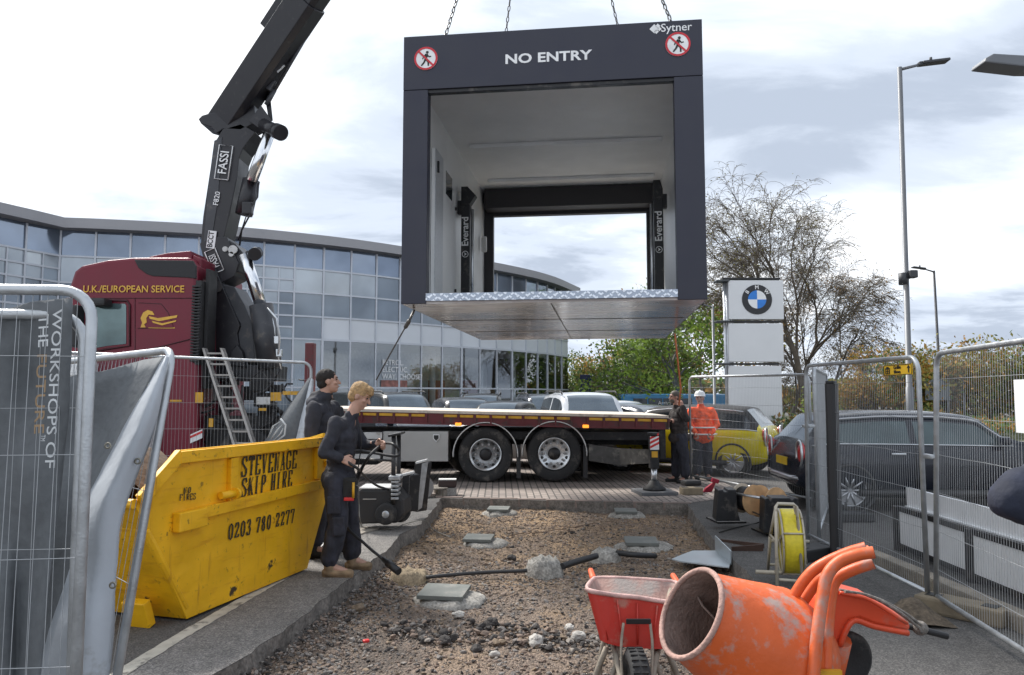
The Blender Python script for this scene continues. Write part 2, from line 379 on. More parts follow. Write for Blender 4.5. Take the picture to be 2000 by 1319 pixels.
for i in range(60):
    y = lerp(WL[0].y, 7.25, i / 59); w = at_y(WL, y); rows.append([V((w.x - .06 + wr.uniform(-.004, .004), y, .008)), V((w.x + .045 + wr.uniform(-.006, .004), y, .008))])
l_.grid(rows, 0, False)
LINEP = mat('road_line_paint', (.52, .49, .42), .8, 0, .12, 10, .3, 100, dirt=(.14, .13, .12), dscale=9, damt=.42)
ob('road_line', l_, LINEP, kind='structure', world=False)
# brick paving
def paving():
    m = bpy.data.materials.new('block_paving'); m.use_nodes = True; nt = m.node_tree; N = nt.nodes.new; L = nt.links.new; b = nt.nodes['Principled BSDF']
    tc = N('ShaderNodeTexCoord'); mp = N('ShaderNodeMapping'); L(tc.outputs['Object'], mp.inputs[0]); mp.inputs['Rotation'].default_value = (0, 0, R(-1.0 + 90))
    br = N('ShaderNodeTexBrick'); br.inputs['Scale'].default_value = 1; br.inputs['Brick Width'].default_value = .215; br.inputs['Row Height'].default_value = .115; br.inputs['Mortar Size'].default_value = .011; br.inputs['Bias'].default_value = 0
    br.inputs['Color1'].default_value = (.32, .27, .24, 1); br.inputs['Color2'].default_value = (.23, .195, .178, 1); br.inputs['Mortar'].default_value = (.085, .078, .07, 1); L(mp.outputs[0], br.inputs[0])
    n = N('ShaderNodeTexNoise'); n.inputs['Scale'].default_value = .8; n.inputs['Detail'].default_value = 7; n.inputs['Roughness'].default_value = .7; L(tc.outputs['Object'], n.inputs[0])
    mr = N('ShaderNodeMapRange'); mr.inputs[1].default_value = .3; mr.inputs[2].default_value = .7; mr.inputs[3].default_value = .8; mr.inputs[4].default_value = 1.25; L(n.outputs[0], mr.inputs[0])
    mx = N('ShaderNodeMix'); mx.data_type = 'RGBA'; mx.blend_type = 'MULTIPLY'; mx.inputs[0].default_value = 1; L(br.outputs[0], mx.inputs[6]); L(mr.outputs[0], mx.inputs[7]); L(mx.outputs[2], b.inputs['Base Color'])
    b.inputs['Roughness'].default_value = .85
    bp = N('ShaderNodeBump'); bp.invert = True; bp.inputs['Strength'].default_value = .7; bp.inputs['Distance'].default_value = .01; L(br.outputs['Fac'], bp.inputs['Height']); L(bp.outputs[0], b.inputs['Normal'])
    return m
PAVE = paving()
yF = FAR0.y + .02
pv = MB(); pv.add([V((-20, yF + .2, .005)), V((FAR0.x - .05, yF + .1, .005)), V((FAR1.x + .05, FAR1.y + .1, .005)), V((3.9, FAR1.y + 1.0, .005)), V((4.6, 27.9, .005)), V((-20, 27.9, .005))], [(0, 1, 2, 3, 4, 5)])
ob('pavement_block_paving', pv, PAVE, kind='structure', world=False)
# edging bricks along the far side of the trench
eb = MB(); r_ = random.Random(2); x = FAR0.x - .1; i = 0
while x < FAR1.x + .05:
    wd = .44; y = lerp(FAR0.y, FAR1.y, (x - FAR0.x) / (FAR1.x - FAR0.x)) + .05
    eb.box((x + wd / 2, y, -.045), (wd - .012, .11, .112 + r_.uniform(-.004, .004)), Matrix.Rotation(r_.uniform(-.01, .01), 3, 'Z'), 0, .006); x += wd
KB = mat('edging_brick', (.20, .155, .135), .9, 0, .25, 2.5, .4, 60, fine=.12)
ob('kerb_edging', eb, KB, kind='structure', world=False)
# road on the right and its verge
rd = MB(); rd.add([V((9, 19.6, .004)), V((140, 15, .004)), V((140, 22, .004)), V((9, 24.6, .004))], [(0, 1, 2, 3)]); ob('road', rd, ROADM, kind='structure', world=False)
kb = MB()
for a, b in ((V((9, 24.62, 0)), V((140, 22.02, 0))), (V((9, 19.45, 0)), V((140, 14.85, 0)))):
    d = (b - a).normalized(); nrm = V((-d.y, d.x, 0)); kb.hexa([a, b, b + nrm * .14, a + nrm * .14] + [p + V((0, 0, .12)) for p in (a, b, b + nrm * .14, a + nrm * .14)])
ob('kerb_road', kb, KERB, kind='structure', world=False)
VERGE = mat('verge_soil', (.05, .06, .025), .95, 0, .4, 3, .8, 20, fine=.3)
vg = MB(); rows = []
for i in range(12):
    t = i / 11; rows.append([V((lerp(9, 140, u), lerp(24.8, 22.2, u) + 12 * t, .1 + .5 * min(1, t * 3) + .15 * mnoise.noise(V((u * 60, t * 5, 0))))) for u in np.linspace(0, 1, 60)])
vg.grid(rows); ob('ground_verge', vg, VERGE, kind='structure', world=False)
# ------------------------------------------------------------------ the lifted drive-through cabin
CW, CL, CH = 3.5, 5.76, 3.23
CM = Matrix.Translation((.437, 8.373, 2.706)) @ Matrix.Rotation(R(-7.04), 4, 'Z')
def cpt(x, y, z): return CM @ V((x, y, z))
NAVY = mat('charcoal_navy_cladding', (.022, .0235, .040), .5, 0, .08, 3, .12, 260)
INW = mat('white_cabin_lining', (.82, .83, .83), .34, .05, .05, 2, .03, 30)
CEIL = mat('white_ceiling_panel', (.84, .845, .85), .42, .0, .06, 2, .03, 30)
UNDER = mat('phenolic_ply_underside', (.34, .285, .26), .14, 0, .4, 1.0, .03, 6, spec=.9)
def painted_reflections(m):
    'broad pale reflections painted into the colour along the boards'
    nt = m.node_tree; N = nt.nodes.new; L = nt.links.new; b = nt.nodes['Principled BSDF']; src = b.inputs['Base Color'].links[0].from_socket; tc = N('ShaderNodeTexCoord'); mp = N('ShaderNodeMapping'); L(tc.outputs['Object'], mp.inputs[0]); mp.inputs['Scale'].default_value = (.8, 5, 1)
    n = N('ShaderNodeTexNoise'); n.inputs['Scale'].default_value = 1.1; n.inputs['Detail'].default_value = 6; n.inputs['Roughness'].default_value = .6; L(mp.outputs[0], n.inputs[0]); r = N('ShaderNodeMapRange'); r.inputs[1].default_value = .52; r.inputs[2].default_value = .66; L(n.outputs[0], r.inputs[0])
    mx = N('ShaderNodeMix'); mx.data_type = 'RGBA'; L(r.outputs[0], mx.inputs[0]); L(src, mx.inputs[6]); mx.inputs[7].default_value = (.62, .58, .56, 1); L(mx.outputs[2], b.inputs['Base Color'])
painted_reflections(UNDER)  # pale streaks in the base colour stand for reflections on the glossy ply
DARK = mat('dark_brown_cladding', (.02, .018, .021), .45, 0, .1, 3)
def chequer():
    m = mat('chequer_plate', (.55, .58, .62), .32, .85, .1, 10); nt = m.node_tree; N = nt.nodes.new; L = nt.links.new; b = nt.nodes['Principled BSDF']
    tc = N('ShaderNodeTexCoord'); hs = []
    for rot in (35, -35):
        mp = N('ShaderNodeMapping'); L(tc.outputs['Object'], mp.inputs[0]); mp.inputs['Rotation'].default_value = (0, R(rot), 0)
        br = N('ShaderNodeTexBrick'); br.inputs['Scale'].default_value = 1; br.inputs['Brick Width'].default_value = .075; br.inputs['Row Height'].default_value = .06; br.inputs['Mortar Size'].default_value = .02
        sw = N('ShaderNodeMapping'); L(mp.outputs[0], sw.inputs[0]); sw.inputs['Rotation'].default_value = (R(90), 0, 0); L(sw.outputs[0], br.inputs[0]); hs.append(br)
    mm = N('ShaderNodeMath'); mm.operation = 'MINIMUM'; L(hs[0].outputs['Fac'], mm.inputs[0]); L(hs[1].outputs['Fac'], mm.inputs[1])
    bp = N('ShaderNodeBump'); bp.inputs['Strength'].default_value = .8; bp.inputs['Distance'].default_value = .006; bp.invert = True; L(mm.outputs[0], bp.inputs['Height']); L(bp.outputs[0], b.inputs['Normal']); cm = N('ShaderNodeMix'); cm.data_type = 'RGBA'; L(mm.outputs[0], cm.inputs[0]); cm.inputs[6].default_value = (.72, .76, .82, 1); cm.inputs[7].default_value = (.34, .38, .45, 1); L(cm.outputs[2], b.inputs['Base Color']); return m
CHEQ = chequer()
KICK = mat('pale_embossed_plate', (.55, .57, .60), .4, .4, .1, 30, .3, 60)
cabin = thing('lifted_cabin', None, 'dark navy drive-through cabin hanging on four chains, lettered NO ENTRY over its opening', 'cabin', M=CM)
def cb(name, boxes, m, bev=0.0, parent=None):
    b = MB()
    for (x0, x1, y0, y1, z0, z1) in boxes: b.box(((x0 + x1) / 2, (y0 + y1) / 2, (z0 + z1) / 2), (x1 - x0, y1 - y0, z1 - z0), None, 0, bev)
    return ob(name, b, m, parent or cabin, False)
hw = CW / 2
cb('front_pillar', [(-hw, -hw + .30, 0, .16, .0, 2.565)], NAVY, .006)
cb('front_pillar', [(hw - .325, hw, 0, .16, .0, 2.565)], NAVY, .006)
fas = cb('front_fascia', [(-hw, hw, -.004, .16, 2.57, CH)], NAVY, .006)
cb('opening_trim', [(-hw + .30, hw - .325, .02, .10, 2.53, 2.566)], BLACKM)
cb('side_wall', [(-hw, -hw + .012, .16, CL - .14, .0, CH)], NAVY); cb('side_wall', [(hw - .012, hw, .16, CL - .14, .0, CH)], NAVY)
cb('wall_lining', [(-hw + .012, -hw + .07, .16, CL - .14, .12, 2.86)], INW); cb('wall_lining', [(hw - .07, hw - .012, .16, CL - .14, .12, 2.86)], INW)
cb('roof', [(-hw + .012, hw - .012, .16, CL - .14, CH - .09, CH - .01)], DARK)
ce = cb('ceiling', [(-hw + .07, hw - .07, .16, CL - .14, 2.85, 2.90)], CEIL)
cb('ceiling_light', [(-1.46, 1.52, 2.78, 2.96, 2.79, 2.85)], CEIL, .012, ce); cb('ceiling_light', [(-1.46, 1.52, 4.66, 4.84, 2.79, 2.85)], CEIL, .012, ce)
cb('floor', [(-hw + .012, hw - .012, .10, CL - .02, .03, .12)], CHEQ)
cb('underside', [(-hw + .01, hw - .01, .02, CL - .01, -.002, .028)], UNDER)
b = MB()
for y in (1.95, 3.85): b.box((0, y, -.004), (3.4, .012, .006))
b.box((.0, 2.9, -.004), (.012, 5.5, .006)); ob('underside_joint', b, mat('joint_seal', (.03, .028, .026), .6), cabin, False)
cb('threshold_plate', [(-hw + .30, hw - .325, -.014, .14, .03, .118)], CHEQ)
# rear frame
x0, x1 = -1.50, 1.43
cb('rear_pillar', [(-hw, x0, CL - .14, CL, .0, CH)], DARK); cb('rear_pillar', [(x1, hw, CL - .14, CL, .0, CH)], DARK)
cb('rear_header', [(x0, x1, CL - .14, CL, 2.40, CH)], DARK)
cb('shutter_box', [(-1.62, 1.62, CL - .52, CL - .145, 2.46, 2.84)], DARK, .02)
# side door with diamond plate edge, seen through the opening on the left
d = MB(); d.box((-1.645, 1.83, 1.19), (.05, 1.36, 2.12))
door = ob('side_door', d, INW, cabin, False)
d = MB(); d.box((-1.620, 2.04, 1.98), (.008, .42, .34)); ob('door_window', d, CARGLASS, door, False)
cb('kick_plate', [(-1.622, -1.612, 1.15, 1.62, .13, 2.25)], KICK, 0, door)
b = MB(); b.box((-1.60, 1.25, 2.02), (.03, .04, .16), None, 0, .008); b.box((-1.60, 2.47, 1.75), (.03, .03, .05), None, 0, .008); b.box((-1.60, 2.47, .5), (.03, .03, .05), None, 0, .008); ob('door_handle', b, BLACKM, door, False)
# black measuring columns
EVT = mat('pale_print', (.75, .75, .75), .6)
def column(xc, y, s):
    b = MB(); b.box((xc, y, 1.03), (.14, .16, 1.82), None, 0, .01)
    b.prism([(xc - .07, y - .08, 1.94), (xc + .07, y - .08, 1.94), (xc + .07 + (.09 if s > 0 else 0), y - .08, 2.08), (xc + .03, y - .08, 2.22), (xc - .07, y - .08, 2.22)], (0, .16, 0))
    b.box((xc - s * .1, y, 1.90), (.07, .1, .22), None, 0, .01)
    o = ob('measuring_column', b, BLACKM, cabin, False)
    b = MB(); b.tube([(xc + s * .105, y - .03, .13), (xc + s * .105, y - .03, 1.86)], .024, 10); ob('chrome_rail', b, STEEL, o, False)
    me = text_mesh('Everard', .15, .02); me.transform(basis(V((xc, y - .086, 1.5)), (0, 0, 1), (-1, 0, 0))); me.materials.append(EVT); ob('lettering', me, None, o, False)
    b = MB(); b.lathe([(0, .052), (.003, .052), (.003, .042), (0, .042)], (xc, y - .083, 1.14), (0, -1, 0), 20, closed=True); b.prism([(xc - .02, y - .085, 1.11), (xc + .025, y - .085, 1.14), (xc - .02, y - .085, 1.17), (xc - .005, y - .085, 1.14)], (0, -.002, 0)); ob('emblem', b, EVT, o, False)
column(-1.54, 3.0, 1); column(1.45, 3.0, -1)
b = MB(); b.box((-1.6, CL - .62, 1.75), (.1, .09, .3), None, 0, .03); ob('wall_sensor', b, OFFWHITE, cabin, False)
b = MB(); b.tube([(-1.56, 4.7, .34), (-1.42, 4.62, .3)], .065, 14); b.box((-1.6, 4.72, .34), (.07, .1, .14), None, 0, .01); ob('camera_housing', b, OFFWHITE, cabin, False)
b = MB(); b.box((-1.45, CL - .146, .85), (.14, .012, .09)); b.box((-1.45, CL - .155, .85), (.10, .006, .02), None, 1); ob('small_notice', b, [WHITE, INK], cabin, False)
# words and round signs on the fascia
SIGNW = mat('sign_white', (.8, .8, .8), .4); SIGNR = mat('sign_red', (.55, .02, .035), .4)
def face_text(s, size, x, z, **k):
    me = text_mesh(s, size, **k); me.transform(basis(V((x, -.007, z)), (1, 0, 0), (0, 0, 1))); me.materials.append(SIGNW); return ob('lettering', me, None, fas, False)
face_text('NO ENTRY', .158, -.02, 2.875, bold=.028, xs=1.27, spacing=1.02)
face_text('Sytner', .135, 1.46, 3.145, bold=.004, xs=1.0)
b = MB(); c = V((1.24, -.006, 3.145))
for dx, dz, s in ((-.028, .0, .055), (.012, .03, .03), (.03, -.005, .026), (-.005, -.035, .028)):
    b.prism([c + V((dx - s, 0, dz)), c + V((dx, 0, dz - s)), c + V((dx + s, 0, dz)), c + V((dx, 0, dz + s))], (0, -.002, 0))
ob('emblem', b, SIGNW, fas, False)
def no_walk(x, z):
    r = .142; b = MB(); b.disc((x, -.008, z), (0, -1, 0), r, .006, 40, 0); o = ob('round_sign', b, SIGNW, fas, False)
    b = MB(); b.lathe([(.011, r), (.015, r), (.015, r * .84), (.011, r * .84)], (x, 0, z), (0, -1, 0), 40, 0, False, True)
    b.box((x, -.0165, z), (r * 1.75, .003, r * .15), Matrix.Rotation(R(45), 3, 'Y')); ob('red_ring', b, SIGNR, o, False)
    b = MB(); y = -.0125
    def seg(p, q, w0, w1):
        p, q = V((x + p[0] * r, y, z + p[1] * r)), V((x + q[0] * r, y, z + q[1] * r)); d = (q - p).normalized(); n = V((-d.z, 0, d.x)); b.prism([p + n * w0 * r, q + n * w1 * r, q - n * w1 * r, p - n * w0 * r], (0, -.002, 0))
    b.disc((x + .12 * r, y, z + .52 * r), (0, -1, 0), .12 * r, .003, 16)
    seg((.06, .38), (.0, -.08), .13, .1); seg((.0, -.05), (.22, -.32), .09, .07); seg((.2, -.28), (.22, -.66), .07, .06); seg((-.02, -.05), (-.16, -.36), .09, .07); seg((-.14, -.33), (-.38, -.62), .07, .06)
    seg((.08, .34), (.3, .1), .06, .05); seg((.3, .12), (.46, .16), .05, .04); seg((.0, .34), (-.22, .12), .06, .05); seg((-.2, .14), (-.28, -.06), .05, .04)
    ob('walking_figure', b, INK, o, False)
no_walk(-hw + .275, 2.945); no_walk(hw - .275, 2.945)
# chains up to the crane hook
HOOK = W(1064, -560, 11.15)
CHAINM = mat('chain_steel', (.16, .155, .15), .45, .8, .2, 20)
def chain(p, label):
    b = MB(); d = HOOK - p; L = d.length; d.normalize(); a, c = frame_of(d); pitch = .092; n = int(L / pitch)
    for i in range(n):
        q = p + d * (i + .5) * pitch; s = a if i % 2 else c; h, w = .046, .021; pts = []
        for k in range(10):
            t = 2 * math.pi * k / 10; pts.append(q + d * (h * math.cos(t) * (1.12 if abs(math.cos(t)) > .5 else 1)) + s * w * math.sin(t))
        b.tube(pts, .0092, 5, 0, True, False, True)
    ob('lifting_chain', b, CHAINM, None, True, label, 'chain', 'chains holding the cabin')
chain(cpt(-hw + .42, .25, CH), 'lifting chain at the front corner of the cabin above its left no walking sign')
chain(cpt(-hw + .2, CL - .35, CH), 'thinner looking lifting chain rising behind the fascia left of the NO ENTRY words')
chain(cpt(hw - .25, CL - .35, CH), 'thinner looking lifting chain rising behind the fascia right of the NO ENTRY words')
chain(cpt(hw - .28, .25, CH), 'lifting chain at the front corner of the cabin beside the white company emblem')
# tag rope hooked under the left edge
b = MB(); p = cpt(-hw + .06, .25, -.02); q = W(800, 625, 8.7); e = W(763, 690, 9.4); b.tube([p + V((0, .25, .0)), q], .016, 6); b.tube([q, q.lerp(e, .3), e, W(735, 742, 9.7)], .009, 6); b.lathe([(0, .012), (.03, .026), (.17, .026), (.2, .012)], q, e - q, 8)
ob('tag_rope', b, CHAINM, None, True, 'grey wire tag line with a turnbuckle under the left edge of the hanging cabin', 'rope')
b = MB(); a = cpt(1.5, 5.3, 0); sp = [W(1318, 652, a.y), W(1322, 690, a.y - .1), W(1326, 725, a.y - .1), W(1330, 760, 13.4), W(1326, 792, 13.35)]; b.tube(sp, .018, 6, flat=.4)
ob('tag_strap', b, mat('orange_strap', (.45, .13, .05), .8), None, True, 'orange webbing strap hanging from the back of the cabin to the man holding it', 'strap')
# ------------------------------------------------------------------ skip
YEL = mat('skip_yellow_paint', (.80, .43, .010), .40, 0, .12, 3, .25, 25, dirt=(.13, .08, .02), dscale=13, damt=.16, spec=.4)
def weather(m):
    'dents, long scuffs through the paint and rust runs'
    nt = m.node_tree; N = nt.nodes.new; L = nt.links.new; b = nt.nodes['Principled BSDF']; src = b.inputs['Base Color'].links[0].from_socket; tc = N('ShaderNodeTexCoord')
    def layer(src, sc, scale, lo, hi, col, det=8):
        mp = N('ShaderNodeMapping'); L(tc.outputs['Object'], mp.inputs[0]); mp.inputs['Scale'].default_value = sc; n = N('ShaderNodeTexNoise'); n.inputs['Scale'].default_value = scale; n.inputs['Detail'].default_value = det; n.inputs['Roughness'].default_value = .7; L(mp.outputs[0], n.inputs[0]); r = N('ShaderNodeMapRange'); r.inputs[1].default_value = lo; r.inputs[2].default_value = hi; L(n.outputs[0], r.inputs[0]); x = N('ShaderNodeMix'); x.data_type = 'RGBA'; L(r.outputs[0], x.inputs[0]); L(src, x.inputs[6]); x.inputs[7].default_value = (*col, 1); L(x.outputs[2], b.inputs['Base Color']); return x.outputs[2]
    s1 = layer(src, (1, 1, 7), 2.3, .55, .72, (.60, .26, .01)); s2 = layer(s1, (7, 1, .8), 2.0, .58, .74, (.46, .20, .015)); s3 = layer(s2, (1, 1, 1), 3.1, .615, .65, (.06, .04, .02), 12)
    n = N('ShaderNodeTexNoise'); n.inputs['Scale'].default_value = 3.2; n.inputs['Detail'].default_value = 2; L(tc.outputs['Object'], n.inputs[0]); bp = N('ShaderNodeBump'); bp.inputs['Strength'].default_value = .55; bp.inputs['Distance'].default_value = .05; L(n.outputs[0], bp.inputs['Height']); L(bp.outputs[0], b.inputs['Normal'])
weather(YEL)
SKL = V((G(600, 1115) - G(365, 1215))); SKD = V((SKL.x, SKL.y, 0)).normalized(); SKO = G(365, 1215); SKN = V((-SKD.y, SKD.x, 0))
SM = Matrix(((SKD.x, SKN.x, 0, SKO.x), (SKD.y, SKN.y, 0, SKO.y), (0, 0, 1, 0), (0, 0, 0, 1)))
# skip local: x along its side away from the camera, y across to the left, z up; near side at y=0
def on_skip(px, py, yl=0.0):
    'where the ray of a pixel meets the near side plane, in skip space'
    o = SM.inverted() @ V((0, 0, HC)); t = SM.inverted() @ W(px, py, 5); d = t - o; k = (yl - o.y) / d.y; return o + d * k
skip = thing('skip', None, 'yellow builder skip with black stencilled phone number beside the blond worker', 'skip', M=SM)
SW_ = 1.55
A = on_skip(345, 880); B = on_skip(634, 852); Cc = on_skip(641, 962); D = on_skip(600, 1115); E_ = V((0, 0, 0)); F_ = on_skip(290, 1035); G_ = on_skip(262, 985)
A, B, Cc, D, F_, G_ = [V((p.x, 0, max(p.z, .0))) for p in (A, B, Cc, D, F_, G_)]; D.z = .02; E_.z = .02
poly = [E_, D, Cc, V((Cc.x + .02, 0, Cc.z + .06)), B, A, G_, F_]
b = MB()
for y0 in (0, SW_ - .02): b.prism([p + V((0, y0 + .02, -.45 if y0 > 1 and p.z > 1.0 else 0)) for p in poly], (0, -.02, 0))
def plate(p, q, th=.02):
    d = (q - p).normalized(); n = V((-d.z, 0, d.x)) * th; b.hexa([p + V((0, .02, 0)), q + V((0, .02, 0)), q + V((0, SW_ - .04, -.45 if q.z > 1.0 else 0)), p + V((0, SW_ - .04, 0))] + [r + n for r in (p + V((0, .02, 0)), q + V((0, .02, 0)), q + V((0, SW_ - .04, -.45 if q.z > 1.0 else 0)), p + V((0, SW_ - .04, 0)))])
plate(E_ + V((.0, 0, .01)), D); plate(F_, E_); plate(D, Cc); plate(Cc, B)
plate(G_, F_)
body = ob('body', b, YEL, skip, False, bevel=.004)
b = MB()
def bar(p, q, w, h, out=.05, lift=0):
    p, q = V(p), V(q); d = (q - p).normalized(); n = V((-d.z, 0, d.x)); b.hexa([p - n * h / 2 + V((0, -out, 0)), q - n * h / 2 + V((0, -out, 0)), q - n * h / 2, p - n * h / 2, p + n * h / 2 + V((0, -out, 0)), q + n * h / 2 + V((0, -out, 0)), q + n * h / 2, p + n * h / 2])
mid0 = on_skip(342, 1020); mid1 = on_skip(640, 941)
bar((A.x, 0, A.z - .05), (B.x, 0, B.z - .05), 0, .085, .045)
bar((mid0.x + .25, 0, mid0.z + .03), (mid1.x, 0, mid1.z), 0, .085, .045)
bar((A.x + .02, 0, A.z - .03), (G_.x + .03, 0, G_.z + .02), 0, .09, .04)
for t in (.30, .93): xx = lerp(A.x, B.x, t); bar((xx, 0, lerp(A.z, B.z, t) - .1), (xx, 0, lerp(mid0.z, mid1.z, t) + .06), 0, .09, .04)
b.box((mid0.x + .12, -.035, mid0.z), (.30, .07, .14), None, 0, .01)
for y0 in (.02, SW_ - .02): b.tube([(E_.x - .002, y0, .1), (F_.x - .01, y0, F_.z)], .03, 8)
for y0 in (.25,): b.box((E_.x - .20, y0, .10), (.07, .2, .2), Matrix.Rotation(R(-20), 3, 'Y'), 0, .01)
rim = MB(); rim.tube([V((A.x, SW_, A.z - .45)), V((B.x, SW_, B.z - .45))], .035, 8)
rim.tube([V((A.x, SW_, A.z - .45)), V((G_.x, SW_, G_.z)), V((G_.x, 0, G_.z))], .035, 8); rim.tube([V((B.x, 0, B.z)), V((B.x, SW_, B.z - .45))], .035, 8)
b.v_off = len(b.v); b.add(rim.v, rim.f)
ob('stiffening_rail', b, YEL, skip, False, bevel=.004)
for p in (on_skip(432, 966), on_skip(636, 905)): b = MB(); b.tube([V((p.x - .06, -.04, p.z)), V((p.x + .09, -.07, p.z))], .03, 10); b.disc((p.x + .09, -.07, p.z), (1, 0, 0), .045, .03, 14); ob('lifting_lug', b, YEL, skip, False)
b = MB(); rows = []
for i in range(10):
    rows.append([V((lerp(A.x - .1, B.x - .1, i / 9), lerp(.03, SW_ - .03, j / 7), .74 + .62 * math.exp(-((i - 1.2) / 2.2) ** 2) * math.sin(math.pi * (j + .6) / 8.2) + .09 * mnoise.noise(V((i * .7, j * .9, 1))))) for j in range(8)])
b.grid(rows); ob('skip_soil', b, mat('heap_soil', (.10, .066, .045), .95, 0, .3, 6, 1, 25, fine=.3), None, False, 'brown soil heaped inside the yellow skip', 'soil', kind='stuff'); bpy.data.objects['skip_soil'].matrix_basis = SM
# stencilled words: a small slab-serif stencil alphabet
def stencil(s, o, x, y, h, w, m, parent, gap=.2, lean=0.0):
    G5 = {'S': ['M.7,.78 .62,1 .2,1 .05,.86 .07,.68 .66,.36 .68,.14 .52,0 .12,0 .03,.24'], 'T': ['M.06,.8 .06,1 .74,1 .74,.8', 'M.4,1 .4,0', 'M.24,.02 .56,.02'], 'E': ['M.16,1 .16,0', 'M.05,1 .7,1 .7,.78', 'M.2,.52 .5,.52', 'M.05,0 .7,0 .7,.24'],
          'V': ['M.02,1 .22,1', 'M.13,1 .4,0', 't.4,0 .64,1', 'M.54,1 .74,1'], 'N': ['M.14,0 .14,1', 't.14,1 .62,0', 't.62,0 .62,1', 'M.04,.01 .28,.01', 'M.48,1 .74,1'], 'A': ['t.1,0 .38,1', 'M.38,1 .66,0', 'M.22,.32 .55,.32', 'M0,.01 .22,.01', 'M.54,.01 .76,.01'],
          'G': ['M.68,.76 .56,1 .2,1 .06,.8 .06,.2 .2,0 .56,0 .68,.14 .68,.44 .44,.44'], 'K': ['M.16,0 .16,1', 't.66,1 .2,.48', 'M.34,.6 .66,0', 'M.04,.01 .28,.01', 'M.54,.01 .76,.01'], 'I': ['M.3,0 .3,1', 'M.14,.01 .46,.01', 'M.14,1 .46,1'],
          'P': ['M.16,0 .16,1', 'M.05,1 .5,1 .66,.88 .66,.6 .5,.48 .22,.48', 'M.04,.01 .3,.01'], 'H': ['M.16,0 .16,1', 'M.6,0 .6,1', 'M.2,.5 .56,.5', 'M.04,.01 .28,.01', 'M.48,.01 .74,.01'], 'R': ['M.16,0 .16,1', 'M.05,1 .5,1 .64,.88 .64,.64 .5,.52 .22,.52', 'M.4,.5 .66,0', 'M.04,.01 .28,.01'],
          '0': ['M.38,1 .16,.9 .08,.5 .16,.1 .38,0 .58,.1 .66,.5 .58,.9 .38,1'], '2': ['M.08,.74 .2,.98 .52,.98 .64,.76 .1,.06 .66,.06 .66,.22'], '3': ['M.08,.8 .22,1 .5,1 .62,.8 .5,.56 .3,.52', 'M.5,.52 .66,.3 .54,0 .2,0 .06,.2'],
          '7': ['M.06,.78 .06,1 .66,1 .32,0'], '8': ['M.36,1 .14,.86 .16,.6 .56,.44 .62,.14 .36,0 .12,.14 .14,.42 .54,.58 .58,.86 .36,1'], 'O': ['M.38,1 .14,.86 .08,.5 .14,.14 .38,0 .62,.14 .66,.5 .62,.86 .38,1'], 'F': ['M.16,1 .16,0', 'M.05,1 .7,1 .7,.78', 'M.2,.52 .5,.52', 'M.04,.01 .3,.01'],
          'L': ['M.16,1 .16,0', 'M.05,0 .66,0 .66,.22', 'M.04,1 .3,1'], 'U': ['M.12,1 .12,.15 .3,0 .5,0 .64,.15 .64,1', 'M.0,1 .26,1', 'M.52,1 .76,1'], 'C': ['M.66,.76 .54,1 .2,1 .06,.8 .06,.2 .2,0 .54,0 .66,.24'], '.': ['M.3,.0 .3,.09'], '/': ['M.1,-.1 .6,1.05']}
    b = MB(); X = V(x).normalized(); Y = V(y).normalized(); Zn = X.cross(Y); cx = 0; o = V(o)
    for ch in s:
        if ch == ' ': cx += w * .55; continue
        for st in G5[ch]:
            pts = [tuple(map(float, q.split(','))) for q in st[1:].split()]
            for (a0, b0), (a1, b1) in zip(pts, pts[1:]):
                dx, dy = (a1 - a0) * w, (b1 - b0) * h; L = math.hypot(dx, dy) or 1
                thick = .05 * w if st[0] == 't' else lerp(.05, .125, (abs(dy) / L) ** 2) * w
                nx_, ny_ = -dy / L * thick, dx / L * thick; ex, ey = dx / L * .02 * h, dy / L * .02 * h
                P = [(a0 * w - ex + nx_, b0 * h - ey + ny_), (a0 * w - ex - nx_, b0 * h - ey - ny_), (a1 * w + ex - nx_, b1 * h + ey - ny_), (a1 * w + ex + nx_, b1 * h + ey + ny_)]
                zo = .0004 * (len(b.f) % 7)
                b.add([o + X * (cx + u * .80 + v * lean) + Y * v + Zn * (.003 + zo) for u, v in P], [(0, 1, 2, 3)])
        cx += w * (.8 + gap * .2)
    return ob('lettering', b, m, parent, False), cx
STEN = mat('stencil_paint', (.025, .022, .018), .7, 0, .1, 5, dirt=(.5, .3, .02), dscale=30, damt=.12)
def skip_words(s, pa, pb, ptop, w=None):
    a, c, t = on_skip(*pa), on_skip(*pb), on_skip(*ptop); L = (V((c.x, 0, c.z)) - V((a.x, 0, a.z))).length; n = sum(.55 if ch == ' ' else .84 for ch in s)
    stencil(s, (a.x, -.004, a.z), (c.x - a.x, 0, c.z - a.z), (0, 0, 1), t.z - a.z, L / n, STEN, body, lean=.08)
skip_words('STEVENAGE', (470, 931), (580, 913), (471, 894)); skip_words('SKIP HIRE', (470, 970), (571, 949), (471, 936)); skip_words('0203 780 2277', (444, 1055), (575, 1020), (445, 1025))
skip_words('NO', (357, 964), (373, 962), (357, 953)); skip_words('FIRES', (349, 978), (382, 975), (349, 966))
